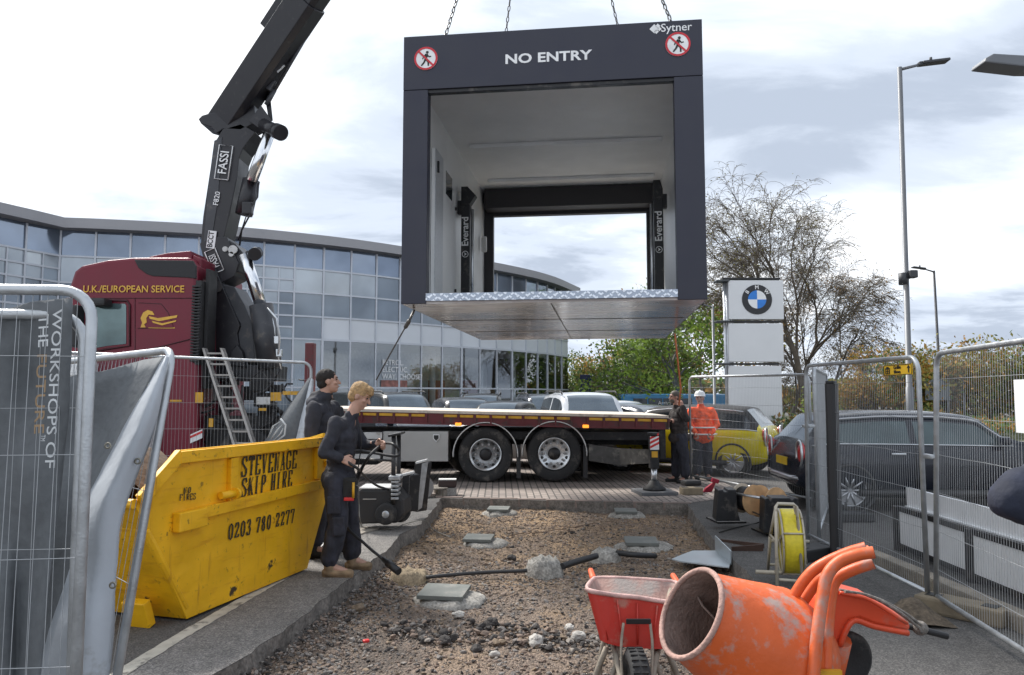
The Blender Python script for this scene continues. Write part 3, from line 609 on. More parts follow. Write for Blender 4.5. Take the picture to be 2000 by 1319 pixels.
# ------------------------------------------------------------------ lorry: parallel to the picture, tail to the right
MAROON = mat('maroon_paint', (.165, .013, .030), .36, 0, .08, 2, coat=.12, spec=.3)
MAROON2 = mat('maroon_chassis', (.13, .02, .025), .5, 0, .15, 4, dirt=(.06, .04, .035), dscale=6, damt=.4)
GOLD = mat('gold_lettering', (.72, .42, .06), .5)
YREF = mat('yellow_reflector', (.60, .32, .02), .4, 0, .25, 8)
REDREF = mat('red_reflector', (.6, .03, .03), .35)
DECK = mat('deck_boards', (.62, .55, .47), .75, 0, .2, 3, .3, 40, dirt=(.3, .24, .2), dscale=3, damt=.35)
ALU = mat('aluminium_box', (.42, .42, .41), .5, .45, .08, 2, .05, 60)
UNDERB = mat('chassis_black', (.016, .016, .018), .6, .1, .2, 5, dirt=(.07, .065, .06), dscale=4, damt=.4)
AMBER = mat('amber_lamp', (.9, .28, .02), .3)
ac = AMBER.node_tree.nodes['Principled BSDF']; ac.inputs['Emission Color'].default_value = (1, .3, .03, 1); ac.inputs['Emission Strength'].default_value = .9
YS = 13.95                                            # near side plane of the lorry
def T(px, py, dy=0.0): return W(px, py, YS + dy)
lorry = thing('flatbed_lorry', (T(700, 938).x, YS + 1.25, 0), 'long maroon flatbed lorry with a crane behind its cab, parked across the block paving', 'lorry')
TW = 2.5
# flat bed (nose up a little on its stabilisers)
ta, tb = T(612, 797), T(1306, 812); dn = V((0, 0, -.055))
def beam(p, q, dz0, dz1, y0, y1, m, name, parent=lorry):
    b = MB(); b.hexa([p + V((0, y0, dz0)), q + V((0, y0, dz0)), q + V((0, y1, dz0)), p + V((0, y1, dz0)), p + V((0, y0, dz1)), q + V((0, y0, dz1)), q + V((0, y1, dz1)), p + V((0, y1, dz1))]); return ob(name, b, m, parent)
beam(ta, tb, -.05, 0, 0, TW, DECK, 'deck')
sr = beam(ta, tb, -.235, -.052, .02, .12, MAROON2, 'side_rail'); beam(ta, tb, -.235, -.052, TW - .12, TW - .02, MAROON2, 'side_rail')
n = 22
for i in range(n):
    if i in (7, 16): continue
    b = MB(); p = ta.lerp(tb, (i + .08) / n); q = ta.lerp(tb, (i + .9) / n); b.hexa([p + V((0, .0, -.118)), q + V((0, .0, -.118)), q + V((0, .02, -.118)), p + V((0, .02, -.118)), p + V((0, .0, -.070)), q + V((0, .0, -.070)), q + V((0, .02, -.070)), p + V((0, .02, -.070))]); ob('yellow_marker', b, YREF, sr)
b = MB()
for i in range(n + 1): p = ta.lerp(tb, i / n); b.box(p + V((0, .004, -.145)), (.035, .03, .17))
beam(ta, tb, -.262, -.235, -.005, .13, MAROON2, 'rub_rail', sr); ob('stake_pocket', b, MAROON2, sr)
beam(T(560, 842), T(1300, 846), -.28, .0, .85, 1.1, UNDERB, 'chassis_rail'); beam(T(560, 842), T(1300, 846), -.28, .0, TW - 1.1, TW - .85, UNDERB, 'chassis_rail')
beam(T(620, 842), T(1302, 846), -.15, .0, .25, TW - .25, UNDERB, 'underbody')
b = MB(); b.box(T(1296, 868) + V((0, TW / 2, 0)), (.1, TW - .1, .55)); ob('tail_panel', b, UNDERB, lorry)
# wheels
def wheel(px, py, r, hubin, first=None):
    c = T(px, py); out = V((0, -1, 0)); y = V((0, .0, 0)); c = V((c.x, YS + .06, c.z))
    w = MB(); w.lathe([(-.30, .28), (-.30, r * .9), (-.27, r * .985), (-.24, r), (-.05, r), (-.015, r * .985), (.005, r * .92), (.0, r * .7), (-.03, r * .6), (-.12, .27)], c, out, 48)
    o = ob('wheel', w, RUBBER, lorry)
    m = MB(); m.lathe([(-.05, r * .60), (-.008, r * .585), (-.008, r * .555), (-.05 - hubin, r * .50), (-.06 - hubin, r * .2)], c, out, 40, caps=False); rim_ = ob('rim', m, STEEL, o)
    m = MB(); m.lathe([(-.06 - hubin, r * .235), (.0 - hubin * .3, r * .22), (.02 - hubin * .3, r * .12), (.02 - hubin * .3, .001)], c, out, 24); ob('hub', m, BLACKM, o)
    m = MB()
    for k in range(10):
        t = 2 * math.pi * k / 10; p = c + V((math.cos(t), 0, math.sin(t))) * r * .375; m.tube([p + out * (-.07 - hubin), p + out * (-.02 - hubin)], .024, 8)
    ob('wheel_nut', m, mat('nut_steel', (.3, .3, .3), .4, .8), o)
    m = MB()
    for k in range(10):
        t = 2 * math.pi * (k + .5) / 10; p = c + V((math.cos(t), 0, math.sin(t))) * r * .47; m.disc(p + out * (-.045 - hubin * 1.0), out, .03, .012, 10)
    ob('rim_hole', m, INK, o)
wheel(948, 889, .515, .06); wheel(1083, 887, .515, .0)
b = MB()
for px in (905,): pass
for px, py in ((948, 889), (1083, 887), (905, 893)):
    c = T(px, py); b.lathe([(-.30, .2), (-.30, .47), (-.25, .505), (-.05, .505), (0, .46), (0, .2)], V((c.x, YS + TW - .35, c.z)), (0, 1, 0), 32)
ob('far_wheel', b, RUBBER, lorry)
# mudguards with pale edge
for px, py in ((948, 889), (1083, 887)):
    c = T(px, py); c = V((c.x, YS, c.z)); g = MB(); e = MB(); arc = [V((math.cos(t), 0, math.sin(t))) for t in np.linspace(math.pi * 1.02, -.02 * math.pi, 28)]
    g.sheet([[c + a * .60 + V((0, .01, 0)) for a in arc], [c + a * .60 + V((0, .55, 0)) for a in arc]], .015); o = ob('mudguard', g, BLACKP, lorry)
    e.tube([c + a * .605 for a in arc], .011, 6); ob('edge_trim', e, OFFWHITE, o)
for px in (1013, 1144): p = T(px, 900); b = MB(); b.box(p + V((0, .3, -.02)), (.08, .5, .62)); ob('mud_flap', b, BLACKP, lorry)
# toolbox, steps, lamps
b = MB(); p, q = T(748, 843), T(875, 902); b.box(((p.x + q.x) / 2, YS + .32, (p.z + q.z) / 2), (q.x - p.x, .6, p.z - q.z), None, 0, .012); tbx = ob('toolbox', b, ALU, lorry)
b = MB(); p = T(852, 855); b.prism([p + V((x, -.002, z)) for x, z in ((-.06, .06), (.06, .06), (.06, -.02), (0, -.08), (-.06, -.02))], (0, -.006, 0), 0); b.prism([p + V((x, -.009, z)) for x, z in ((-.045, .045), (.045, .045), (.045, -.015), (0, -.06), (-.045, -.015))], (0, -.003, 0), 1); ob('badge', b, [WHITE, INK], tbx)
b = MB(); p, q = T(690, 845), T(746, 858); b.box(((p.x + q.x) / 2, YS + .1, (p.z + q.z) / 2), (q.x - p.x, .2, p.z - q.z), None, 0, .01); ob('step', b, OFFWHITE, lorry); b = MB(); p, q = T(690, 888), T(742, 896); b.box(((p.x + q.x) / 2, YS + .1, (p.z + q.z) / 2), (q.x - p.x, .2, p.z - q.z)); ob('step', b, OFFWHITE, lorry)
b = MB(); p, q = T(640, 845), T(735, 910); b.box(((p.x + q.x) / 2, YS + .5, (p.z + q.z) / 2), (q.x - p.x, .7, p.z - q.z), None, 0, .05); ob('fuel_tank', b, UNDERB, lorry)
for px, py in ((895, 829), (1144, 833)):
    b = MB(); b.box(T(px, py), (.115, .03, .06), None, 0, .008); ob('side_lamp', b, AMBER, lorry)
# rear stabiliser arm and foot
b = MB(); b.hexa([T(1150, 900), T(1225, 912), T(1225, 912) + V((0, .25, 0)), T(1150, 900) + V((0, .25, 0)), T(1150, 868), T(1225, 878), T(1225, 878) + V((0, .25, 0)), T(1150, 868) + V((0, .25, 0))]); b.hexa([T(1210, 908, -.5), T(1280, 905, -1.5), T(1280, 905, -1.32), T(1210, 908, -.3), T(1210, 876, -.5), T(1280, 878, -1.5), T(1280, 878, -1.32), T(1210, 876, -.3)]); ob('stabiliser_arm', b, mat('greasy_steel', (.07, .068, .066), .5, .3, .3, 8, dirt=(.2, .19, .17), dscale=6, damt=.4), lorry)
c = T(1277, 900, -1.45); gx = c.x; yy = c.y
b = MB(); zt = T(1277, 852, -1.45).z; zb = T(1277, 915, -1.45).z; b.box((gx, yy, (zt + zb) / 2), (.15, .16, zt - zb), None, 0, .015); b.disc((gx, yy, zt + .03), (0, 0, 1), .1, .06, 16); leg = ob('stabiliser_leg', b, UNDERB, lorry)
b = MB(); b.tube([(gx, yy, zb), (gx, yy, .2)], .05, 14); ob('ram_rod', b, STEEL, leg); b = MB(); b.lathe([(0, .19), (.03, .19), (.1, .1), (.16, .07)], (gx, yy, .065), (0, 0, 1), 20); ob('foot', b, UNDERB, leg)
b = MB(); za, zc = T(1277, 852, -1.45).z, T(1277, 878, -1.45).z
b.box((gx, yy - .083, (za + zc) / 2), (.15, .006, za - zc), None, 0)
for k in range(3): z = lerp(zc + .02, za - .04, k / 2.2); b.prism([(gx - .074, yy - .0865, z), (gx + .074, yy - .0865, z + .075), (gx + .074, yy - .0865, z + .115), (gx - .074, yy - .0865, z + .04)], (0, -.003, 0), 1)
ob('striped_marker', b, [WHITE, REDREF], leg); b = MB(); b.box((gx - .0, yy - .085, T(1277, 887, -1.45).z), (.1, .006, .1)); ob('yellow_label', b, YREF, leg)
b = MB(); b.box((gx, yy, .032), (.62, .6, .06), Matrix.Rotation(R(8), 3, 'Z'), 0, .012); ob('spreader_pad', b, mat('grey_pad', (.10, .105, .115), .7, 0, .15, 5, dirt=(.25, .23, .21), dscale=5, damt=.3), None, True, 'square grey spreader pad under the stabiliser leg on the paving', 'pad')
# ------------------------------------------------------------------ cab
cab_y0, cab_y1 = YS - .02, YS + 2.45
def side(pts, y): return [V((T(*p).x, y, T(*p).z)) for p in pts]
cabpts = [(150, 905), (140, 860), (134, 690), (136, 560), (146, 530), (160, 519), (210, 508), (262, 503), (372, 503), (384, 520), (388, 905)]
b = MB(); lo, hi = side(cabpts, cab_y0), side(cabpts, cab_y1); n = len(lo)
b.add(lo + hi, [list(range(n)), list(range(n, 2 * n))[::-1]] + [(i, i + n, (i + 1) % n + n, (i + 1) % n) for i in range(n)]); cab = ob('cab', b, MAROON, lorry, bevel=.06)
b = MB(); b.prism(side([(270, 503), (285, 497), (320, 490), (365, 486), (366, 505)], cab_y0 + .2), (0, 2.05, 0)); b.prism(side([(364, 492), (382, 500), (383, 520), (364, 520)], cab_y0 + .25), (0, 1.9, 0)); ob('roof_deflector', b, MAROON, cab, bevel=.03)
b = MB(); b.prism(side([(264, 508), (272, 524), (288, 536), (300, 540), (368, 543), (384, 545), (384, 520), (378, 510)], cab_y0 - .02), (0, .06, 0)); ob('air_vent_grille', b, mat('vent_grille', (.03, .03, .033), .7, 0, .2, 40, .8, 150), cab, bevel=.012)
b = MB(); yb = cab_y0 - .02
for k in range(26):
    z = lerp(T(0, 560).z, T(0, 705).z, k / 25); x = T(384, 600).x; b.tube([(x, yb + .02, z), (x, yb + .3, z)], .045, 8)
    b.box((x + .0, yb + .02, z), (.16, .06, .035), None, 0, .01)
b.box((T(386, 630).x, yb + .15, T(0, 630).z), (.1, .25, 1.6)); b.box((T(395, 640).x, yb + .4, T(0, 640).z), (.06, .4, 2.3)); ob('air_intake_stack', b, BLACKP, cab)
b = MB(); b.prism(side([(176, 600), (197, 592), (246, 594), (248, 598), (248, 672), (212, 676), (176, 682)], cab_y0 - .012), (0, .02, 0)); sw = ob('side_window', b, CARGLASS, cab)
sw.data.materials[0] = mat('lorry_glass', (.10, .15, .16), .04, .45, .5, 1.2)
b = MB(); wf = side([(172, 592), (195, 586), (250, 588), (255, 596), (255, 676), (212, 682), (172, 690), (172, 592)], cab_y0 - .014); b.tube(wf, .022, 6); b.tube(side([(265, 583), (265, 860)], cab_y0 - .004), .008, 5); b.tube(side([(130, 583), (380, 583)], cab_y0 - .004), .008, 5); b.tube(side([(165, 700), (265, 690), (385, 660)], cab_y0 - .006), .012, 5); b.tube(side([(272, 592), (316, 594), (330, 612), (340, 640), (270, 642)], cab_y0 - .004), .006, 5); ob('door_seam', b, mat('dark_maroon', (.05, .006, .012), .5), cab)
b = MB(); b.box(V((T(206, 596).x, cab_y0 - .18, T(0, 594).z)), (.34, .3, .15), None, 0, .05); b.box(V((T(165, 640).x, cab_y0 - .2, T(0, 640).z)), (.12, .26, .8), None, 0, .05); ob('mirror', b, BLACKP, cab)
lettering('U.K./EUROPEAN SERVICE', .185, T(263, 566) + V((0, -.04, 0)), (1, 0, 0), (0, 0, 1), GOLD, cab, bold=.012, xs=.94)
def flat(polys, m, name, parent, y, th=-.005):
    b = MB()
    for p in polys: b.prism(side(p, y), (0, th, 0))
    return ob(name, b, m, parent)
flat([[(276, 622), (281, 611), (290, 606), (299, 609), (303, 616), (292, 615), (287, 622), (288, 630), (283, 634), (286, 640), (276, 640), (279, 631)], [(292, 618), (310, 622), (348, 616), (346, 621), (312, 628), (294, 623)], [(298, 627), (318, 632), (346, 626), (344, 629), (318, 636), (300, 631)]], GOLD, 'emblem', cab, cab_y0 - .004)
b = MB(); b.box(T(317, 641) + V((0, -.026, 0)), (.5, .003, .018)); ob('small_print', b, GOLD, cab)
b = MB(); b.box(T(350, 783) + V((-.05, -.03, 0)), (.22, .01, .035)); ob('yellow_label', b, YREF, cab); b = MB(); b.box(T(390, 777) + V((0, -.02, 0)), (.14, .02, .2)); ob('yellow_label', b, YREF, cab)
b = MB(); 
for px, py, s in ((386, 852, .11),): b.prism([T(px, py) + V((x * s, -.05, z * s)) for x, z in ((-1, -1.2), (1, -.3), (1, 1.2), (-1, .3))], (0, -.01, 0), 0); b.prism([T(px, py) + V((x * s, -.062, z * s)) for x, z in ((-1, -.35), (1, .55), (1, .95), (-1, .05))], (0, -.003, 0), 1)
ob('striped_marker', b, [WHITE, REDREF], lorry)
for px in (225, 500):
    b = MB(); b.lathe([(-.3, .2), (-.3, .46), (-.25, .515), (-.05, .515), (0, .47), (-.02, .3), (-.1, .1), (-.1, .001)], V((T(px, 0).x, YS + .05, .515)), (0, -1, 0), 36); ob('front_wheel', b, RUBBER, lorry)
# machinery behind the cab
b = MB(); r_ = random.Random(11)
for i in range(46):
    px, py = r_.uniform(392, 600), r_.uniform(735, 880); p = T(px, py, r_.uniform(.2, 1.6)); s = (r_.uniform(.08, .4), r_.uniform(.1, .4), r_.uniform(.06, .3)); b.box(p, s, None, 0, .015)
for i in range(30):
    px, py = r_.uniform(395, 590), r_.uniform(725, 870); p = T(px, py, r_.uniform(.05, .5)); q = p + V((r_.uniform(-.4, .4), 0, r_.uniform(-.5, .3))); b.tube([p, p.lerp(q, .5) + V((0, -.05, r_.uniform(-.1, .1))), q], r_.uniform(.012, .03), 6)
b.hexa([T(392, 880, .3), T(612, 880, .3), T(612, 880, 2.2), T(392, 880, 2.2), T(392, 812, .3), T(612, 812, .3), T(612, 812, 2.2), T(392, 812, 2.2)]); ob('crane_base_machinery', b, UNDERB, lorry)
for px, py, w, h in ((391, 778, .09, .17), (513, 783, .26, .14), (538, 775, .2, .16), (512, 800, .14, .05), (411, 826, .08, .16), (567, 768, .3, .07)): b = MB(); b.box(T(px, py) + V((0, .03, 0)), (w, .02, h)); ob('warning_label', b, OFFWHITE if px == 513 else YREF, lorry)
b = MB(); p = T(606, 716, .3); b.box(p + V((0, 0, -.15)), (.17, .2, 1.2), None, 0, .02); ob('headboard_post', b, MAROON2, lorry)
# ladder leaning behind the cab
lad = thing('ladder', (T(440, 870).x, YS - .35, .1), 'grey aluminium ladder leaning on the machinery behind the maroon cab', 'ladder')
LADM = mat('dull_aluminium', (.36, .34, .32), .5, .5, .15, 8, dirt=(.2, .18, .16), dscale=6, damt=.35)
t0, t1 = T(414, 680, .05), T(478, 878, -.55)
for dx in (-.17, .17):
    b = MB(); o = V((dx, 0, 0)); 
    for k in (0, .09): b.hexa([t1 + o + V((-.022, k, 0)), t1 + o + V((.022, k, 0)), t1 + o + V((.022, k + .06, 0)), t1 + o + V((-.022, k + .06, 0)), t0 + o + V((-.022, k, 0)), t0 + o + V((.022, k, 0)), t0 + o + V((.022, k + .06, 0)), t0 + o + V((-.022, k + .06, 0))])
    ob('stile', b, LADM, lad)
for k in range(9): b = MB(); p = t0.lerp(t1, (k + .5) / 9); b.box(p + V((0, .06, 0)), (.34, .05, .035), None, 0, .006); ob('rung', b, LADM, lad)
# ------------------------------------------------------------------ loader crane
CRB = mat('crane_black_paint', (.017, .0165, .021), .36, .05, .15, 3, .04, 40, dirt=(.045, .043, .043), dscale=6, damt=.18)
CRG = mat('crane_grey_casting', (.06, .062, .07), .5, .2, .2, 5, dirt=(.13, .12, .11), dscale=5, damt=.3)
CHROME = mat('chrome_ram', (.75, .76, .78), .12, 1, .05, 4)
YC = 1.3
crane = thing('loader_crane', (T(480, 850, YC).x, YS + YC, .9), 'tall black folding loader crane standing behind the maroon cab and lifting the cabin', 'crane')
def cpoly(pts, y0, y1, m, name, parent=None, bev=.015):
    b = MB(); b.prism([V((W(p[0], p[1], YS + YC).x, YS + YC + y0, W(p[0], p[1], YS + YC).z)) for p in pts], (0, y1 - y0, 0)); return ob(name, b, m, parent or crane, bevel=bev)
def K(px, py, dy=0.0): return W(px, py, YS + YC + dy)
col_ = cpoly([(418, 545), (436, 530), (448, 560), (480, 632), (483, 640), (478, 655), (483, 690), (500, 715), (550, 715), (548, 745), (430, 745), (424, 660)], -.42, .42, CRB, 'column')
cpoly([(447, 560), (470, 565), (490, 600), (505, 640), (510, 710), (470, 710), (466, 680), (482, 636), (470, 620), (455, 590)], -.36, .36, CRG, 'column_casting', col_)
cpoly([(466, 715), (468, 690), (480, 676), (490, 690), (497, 720)], -.5, -.3, CRB, 'column_gusset', col_)
b = MB(); b.tube([K(510, 596, -.42), K(528, 720, -.42)], .235, 20); main = ob('lift_ram', b, CRG, crane)
b = MB(); b.tube([K(478, 498, -.46), K(511, 602, -.46)], .12, 18); ob('ram_rod', b, CHROME, main)
b = MB(); b.tube([K(522, 602, -.68), K(540, 622, -.68), K(546, 660, -.68), K(543, 700, -.5), K(548, 722, -.5)], .022, 8); b.tube([K(527, 605, -.5), K(536, 640, -.5), K(538, 690, -.5)], .015, 8)
for p in ((541, 665), (545, 690)): b.box(K(*p, -.5), (.12, .1, .16), None, 0, .02)
ob('hose_pipe', b, STEEL, main)
# first boom
b1 = cpoly([(403, 487), (408, 430), (420, 350), (430, 288), (446, 262), (480, 252), (509, 268), (497, 282), (484, 300), (477, 318), (474, 350), (464, 400), (455, 440), (448, 470), (470, 482), (485, 500), (476, 535), (455, 550), (432, 520), (410, 500)], -.3, .3, CRB, 'lower_boom')
cpoly([(430, 285), (445, 278), (437, 400), (424, 480), (410, 478), (420, 360)], -.315, -.29, CRG, 'boom_side_plate', b1, .004)
cpoly([(403, 482), (412, 520), (424, 565), (440, 560), (470, 545), (478, 520), (455, 470), (425, 470)], -.34, .34, CRB, 'knuckle_casting', b1)
b = MB(); b.tube([K(485, 500, -.42), K(508, 492, -.5)], .1, 14); b.tube([K(497, 497, -.62), K(500, 495, -.4)], .13, 14); b.tube([K(422, 560, -.5), K(422, 560, .5)], .12, 14); ob('pivot_pin', b, CRB, b1)
b = MB(); 
for px, py, r in ((440, 487, .055), (455, 488, .09), (452, 497, .05)): b.disc(K(px, py, -.36), (0, -1, 0), r, .04, 18)
ob('pin_cap', b, OFFWHITE, b1)
# outer ram between the booms
b = MB(); b.tube([K(476, 420, -.25), K(491, 352, -.25)], .175, 18); r2 = ob('fold_ram', b, CRB, crane)
b = MB(); b.tube([K(491, 355, -.46), K(530, 250, -.46)], .115, 18); ob('ram_rod', b, CHROME, r2)
b = MB(); b.box(K(484, 408, -.45), (.2, .16, .26), None, 0, .03); b.tube([K(505, 358, -.4), K(503, 385, -.45), K(490, 405, -.5), K(488, 420, -.5), K(472, 450, -.45), K(468, 480, -.4)], .018, 6); b.tube([K(497, 366, -.45), K(499, 392, -.45), K(480, 425, -.5), K(465, 470, -.45)], .012, 6); ob('hose_pipe', b, CRB, r2)
b = MB(); b.tube([K(515, 244, -.45), K(544, 258, -.75)], .13, 16); b.tube([K(540, 256, -.7), K(549, 260, -.82)], .16, 18); b.hexa([K(486, 236, -.5), K(514, 256, -.5), K(514, 256, -.3), K(486, 236, -.3), K(510, 206, -.5), K(531, 236, -.5), K(531, 236, -.3), K(510, 206, -.3)]); b.hexa([K(518, 196, -.3), K(526, 240, -.4), K(526, 240, -.2), K(518, 196, -.1), K(527, 178, -.3), K(533, 236, -.4), K(533, 236, -.2), K(527, 178, -.1)]); ob('link_lever', b, CRB, crane)
# telescopic boom rising towards the hook above the cabin
p0 = K(447, 232, 0); p1 = W(1030, -640, 11.6); bd = (p1 - p0).normalized()
sd_ = V((bd.z, 0, -bd.x)).normalized(); up_ = bd.cross(sd_).normalized()
def boom(s0, s1, half_w, half_h, off, m, name, parent=crane):
    b = MB(); ring = [(-half_w, -half_h * .75), (-half_w, half_h * .75), (-half_w * .6, half_h), (half_w * .6, half_h), (half_w, half_h * .75), (half_w, -half_h * .55), (half_w * .45, -half_h), (-half_w * .45, -half_h)]
    P = []
    for s in (s0, s1): o = p0 + bd * s + sd_ * off; P.append([o + sd_ * v + up_ * u for u, v in ring])
    n = len(ring); b.add(P[0] + P[1], [list(range(n))[::-1], list(range(n, 2 * n))] + [(i, (i + 1) % n, (i + 1) % n + n, i + n) for i in range(n)]); return ob(name, b, m, parent, bevel=.012)
Lb = (p1 - p0).length
ub = boom(-.15, 3.0, .32, .33, 0, CRB, 'upper_boom'); boom(3.0, 6.0, .28, .29, 0, CRB, 'boom_extension', ub); boom(6.0, Lb, .22, .23, 0, CRB, 'boom_extension', ub)
boom(2.0, 5.0, .12, .10, -.43, CRB, 'extension_cylinder', ub)
cpoly([(404, 252), (399, 243), (406, 236), (420, 232), (470, 222), (506, 215), (508, 250), (480, 264), (446, 262), (434, 270), (424, 258)], -.30, .30, CRB, 'boom_heel', ub)
b = MB(); b.tube([K(536, 178, -.35), K(598, 72, -.75)], .035, 8); b.tube([K(520, 205, -.35), K(536, 176, -.35)], .05, 8); b.box(K(526, 165, -.4), (.22, .14, .24), Matrix.Rotation(R(30), 3, 'Y'), 0, .02); b.tube([K(575, 52, -.72), K(604, 68, -.78)], .03, 8); ob('boom_fitting', b, CRG, ub)
b = MB(); c = K(543, 129, -.62); X = V((bd.x, 0, bd.z)).normalized(); M3 = Matrix((X, V((0, 1, 0)), X.cross(V((0, 1, 0))))).transposed(); b.box(c, (.2, .02, .2), M3, 0); b.lathe([(0, .08), (.014, .08), (.014, .06), (0, .06)], c, (0, -1, 0), 20, 1, False, True); b.box(c + V((0, -.013, 0)), (.13, .004, .03), None, 1); ob('round_sign', b, [WHITE, INK], ub)
b = MB(); b.tube([HOOK + V((0, 0, .9)), HOOK + V((0, 0, .15))], .03, 8); b.box(HOOK + V((0, 0, .55)), (.25, .2, .4), None, 0, .05); b.tube([HOOK + V((0, 0, .2)), HOOK + V((.1, 0, .1)), HOOK + V((.08, 0, -.05)), HOOK + V((-.05, 0, -.05))], .04, 8); ob('hook_block', b, CRB, crane)
# lettering on the crane
def slant(s, size, a, c, dy, m=SIGNW, frame=False, **k):
    pa, pc = K(*a, dy), K(*c, dy); x = (pc - pa).normalized(); y = V((-x.z, 0, x.x)); mid = pa.lerp(pc, .5); lettering(s, size, mid, x, y, m, b1, **k)
    if frame:
        b = MB(); L = (pc - pa).length / 2 + .06; h = size * .56; q = [mid + x * u + y * v + V((0, -.004, 0)) for u, v in ((-L, -h), (L, -h), (L, h), (-L, h))]; b.tube(q + [q[0]], .012, 4); ob('sign_border', b, m, b1)
slant('FASSI', .25, (433, 345), (441, 290), -.335, frame=True, bold=.01, xs=.86); slant('F820', .15, (421, 402), (426, 374), -.335, bold=.006)
slant('FASSI', .2, (425, 526), (412, 494), -.365, frame=True, bold=.01, xs=.62)
b = MB(); p = K(413, 468, -.34); b.box(p, (.17, .01, .36), Matrix.Rotation(R(6), 3, 'Y')); ob('white_plate', b, WHITE, b1); me = text_mesh('BCCT', .15, .02, .85); me.transform(basis(p + V((-.01, -.009, 0)), (.1, 0, 1), (-1, 0, .1))); me.materials.append(INK); ob('lettering', me, None, b1)
# ------------------------------------------------------------------ glazed showroom
def glass_mat(name, col, metal, rough=.04, var=.25, scale=.5):
    return mat(name, col, rough, metal, var, scale, .02, 1.3, spec=.8)
GL_TOP = glass_mat('showroom_glass_top', (.20, .245, .32), .65)
GL_BLIND = glass_mat('showroom_glass_blind', (.34, .38, .42), .35, .06)
GL_MID = glass_mat('showroom_glass_middle', (.17, .20, .235), .55)
GL_LOW = glass_mat('showroom_glass_low', (.23, .27, .31), .55, .03)
def clear_glass():
    m = bpy.data.materials.new('shop_window_glass'); m.use_nodes = True; nt = m.node_tree; nt.nodes.clear(); N = nt.nodes.new; L = nt.links.new; o = N('ShaderNodeOutputMaterial'); t = N('ShaderNodeBsdfTransparent'); t.inputs[0].default_value = (.78, .84, .88, 1); g = N('ShaderNodeBsdfGlossy'); g.inputs['Roughness'].default_value = .02; g.inputs[0].default_value = (.85, .9, .95, 1); f = N('ShaderNodeFresnel'); f.inputs[0].default_value = 1.5; a = N('ShaderNodeMath'); a.operation = 'ADD'; a.inputs[1].default_value = .16; L(f.outputs[0], a.inputs[0]); x = N('ShaderNodeMixShader'); L(a.outputs[0], x.inputs[0]); L(t.outputs[0], x.inputs[1]); L(g.outputs[0], x.inputs[2]); L(x.outputs[0], o.inputs[0]); return m
GL_CLEAR = clear_glass()
FRAMEM = mat('grey_window_frame', (.52, .55, .60), .45, .2, .06, 2)
SPAN = mat('pale_spandrel_panel', (.60, .63, .67), .4, .15, .06, .6)
FASC = mat('grey_roof_fascia', (.30, .30, .315), .55, .2, .08, .7)
def catmull(P, n):
    out = []; P = [P[0] * 2 - P[1]] + P + [P[-1] * 2 - P[-2]]
    for i in range(1, len(P) - 2):
        for k in range(n):
            t = k / n; a, b, c, d = P[i - 1], P[i], P[i + 1], P[i + 2]
            out.append(.5 * ((2 * b) + (c - a) * t + (2 * a - 5 * b + 4 * c - d) * t * t + (3 * b - a - 3 * c + d) * t ** 3))
    return out + [P[-2]]
def resample(P, step):
    L = [0]
    for a, b in zip(P, P[1:]): L.append(L[-1] + (b - a).length)
    n = max(1, round(L[-1] / step)); out = []; j = 0
    for i in range(n + 1):
        s = L[-1] * i / n
        while j < len(L) - 2 and L[j + 1] < s: j += 1
        out.append(P[j].lerp(P[j + 1], (s - L[j]) / max(1e-9, L[j + 1] - L[j])))
    return out
def fp(px, d): return V(((px - 1000) / F * d, d, 0))
main = resample(catmull([fp(107, 28.3), fp(400, 29.6), fp(622, 31.6), fp(790, 34.2), fp(975, 38.6), fp(1060, 42), fp(1109, 46)], 12), 1.27)
wing = resample([V((-21.2, 19.6, 0)), main[0]], 1.27)
showroom = thing('showroom', (-8, 36, -1.3), 'long curved glass fronted car showroom with a grey overhanging roof behind the lorry', 'building')
b = MB(); g = MB()
path = wing[:-1] + main; Z = [8.02, 7.0, 5.98, 4.97, 4.0, 1.95, -1.3]
nrm = []
for i in range(len(path)):
    d = path[min(i + 1, len(path) - 1)] - path[max(i - 1, 0)]; nrm.append(V((d.y, -d.x, 0)).normalized())
roof_o = [p + n * .55 for p, n in zip(path, nrm)]
e = (path[-1] - path[-2]).normalized(); roof_o[-1] = roof_o[-1] + e * 1.0
b.grid([[p + V((0, 0, 8.03)) for p in roof_o], [p + V((0, 0, 8.42)) for p in roof_o]], 0, True)
bk = [V((p.x - 4 if p.x < -10 else p.x - 2, p.y + 16, 0)) for p in path]
b.grid([[p + V((0, 0, 8.42)) for p in roof_o], [p + V((0, 0, 8.9)) for p in bk]], 0, True); b.grid([[p + n * -.06 + V((0, 0, 8.02)) for p, n in zip(path, nrm)], [p + V((0, 0, 8.03)) for p in roof_o]], 0, True)
ob('roof', b, FASC, showroom)
ks = next(i for i in range(len(path)) if 1000 + F * path[i].x / path[i].y > 600)
b = MB(); b.grid([[p - n * .12 + V((0, 0, 4.0)) for p, n in zip(path, nrm)], [p - n * .12 + V((0, 0, 8.02)) for p, n in zip(path, nrm)]]); b.grid([[p - n * .12 + V((0, 0, -1.3)) for p, n in zip(path[:ks + 1], nrm)], [p - n * .12 + V((0, 0, 4.0)) for p, n in zip(path[:ks + 1], nrm)]])
i_ = MB(); P_, N_ = path[ks:], nrm[ks:]
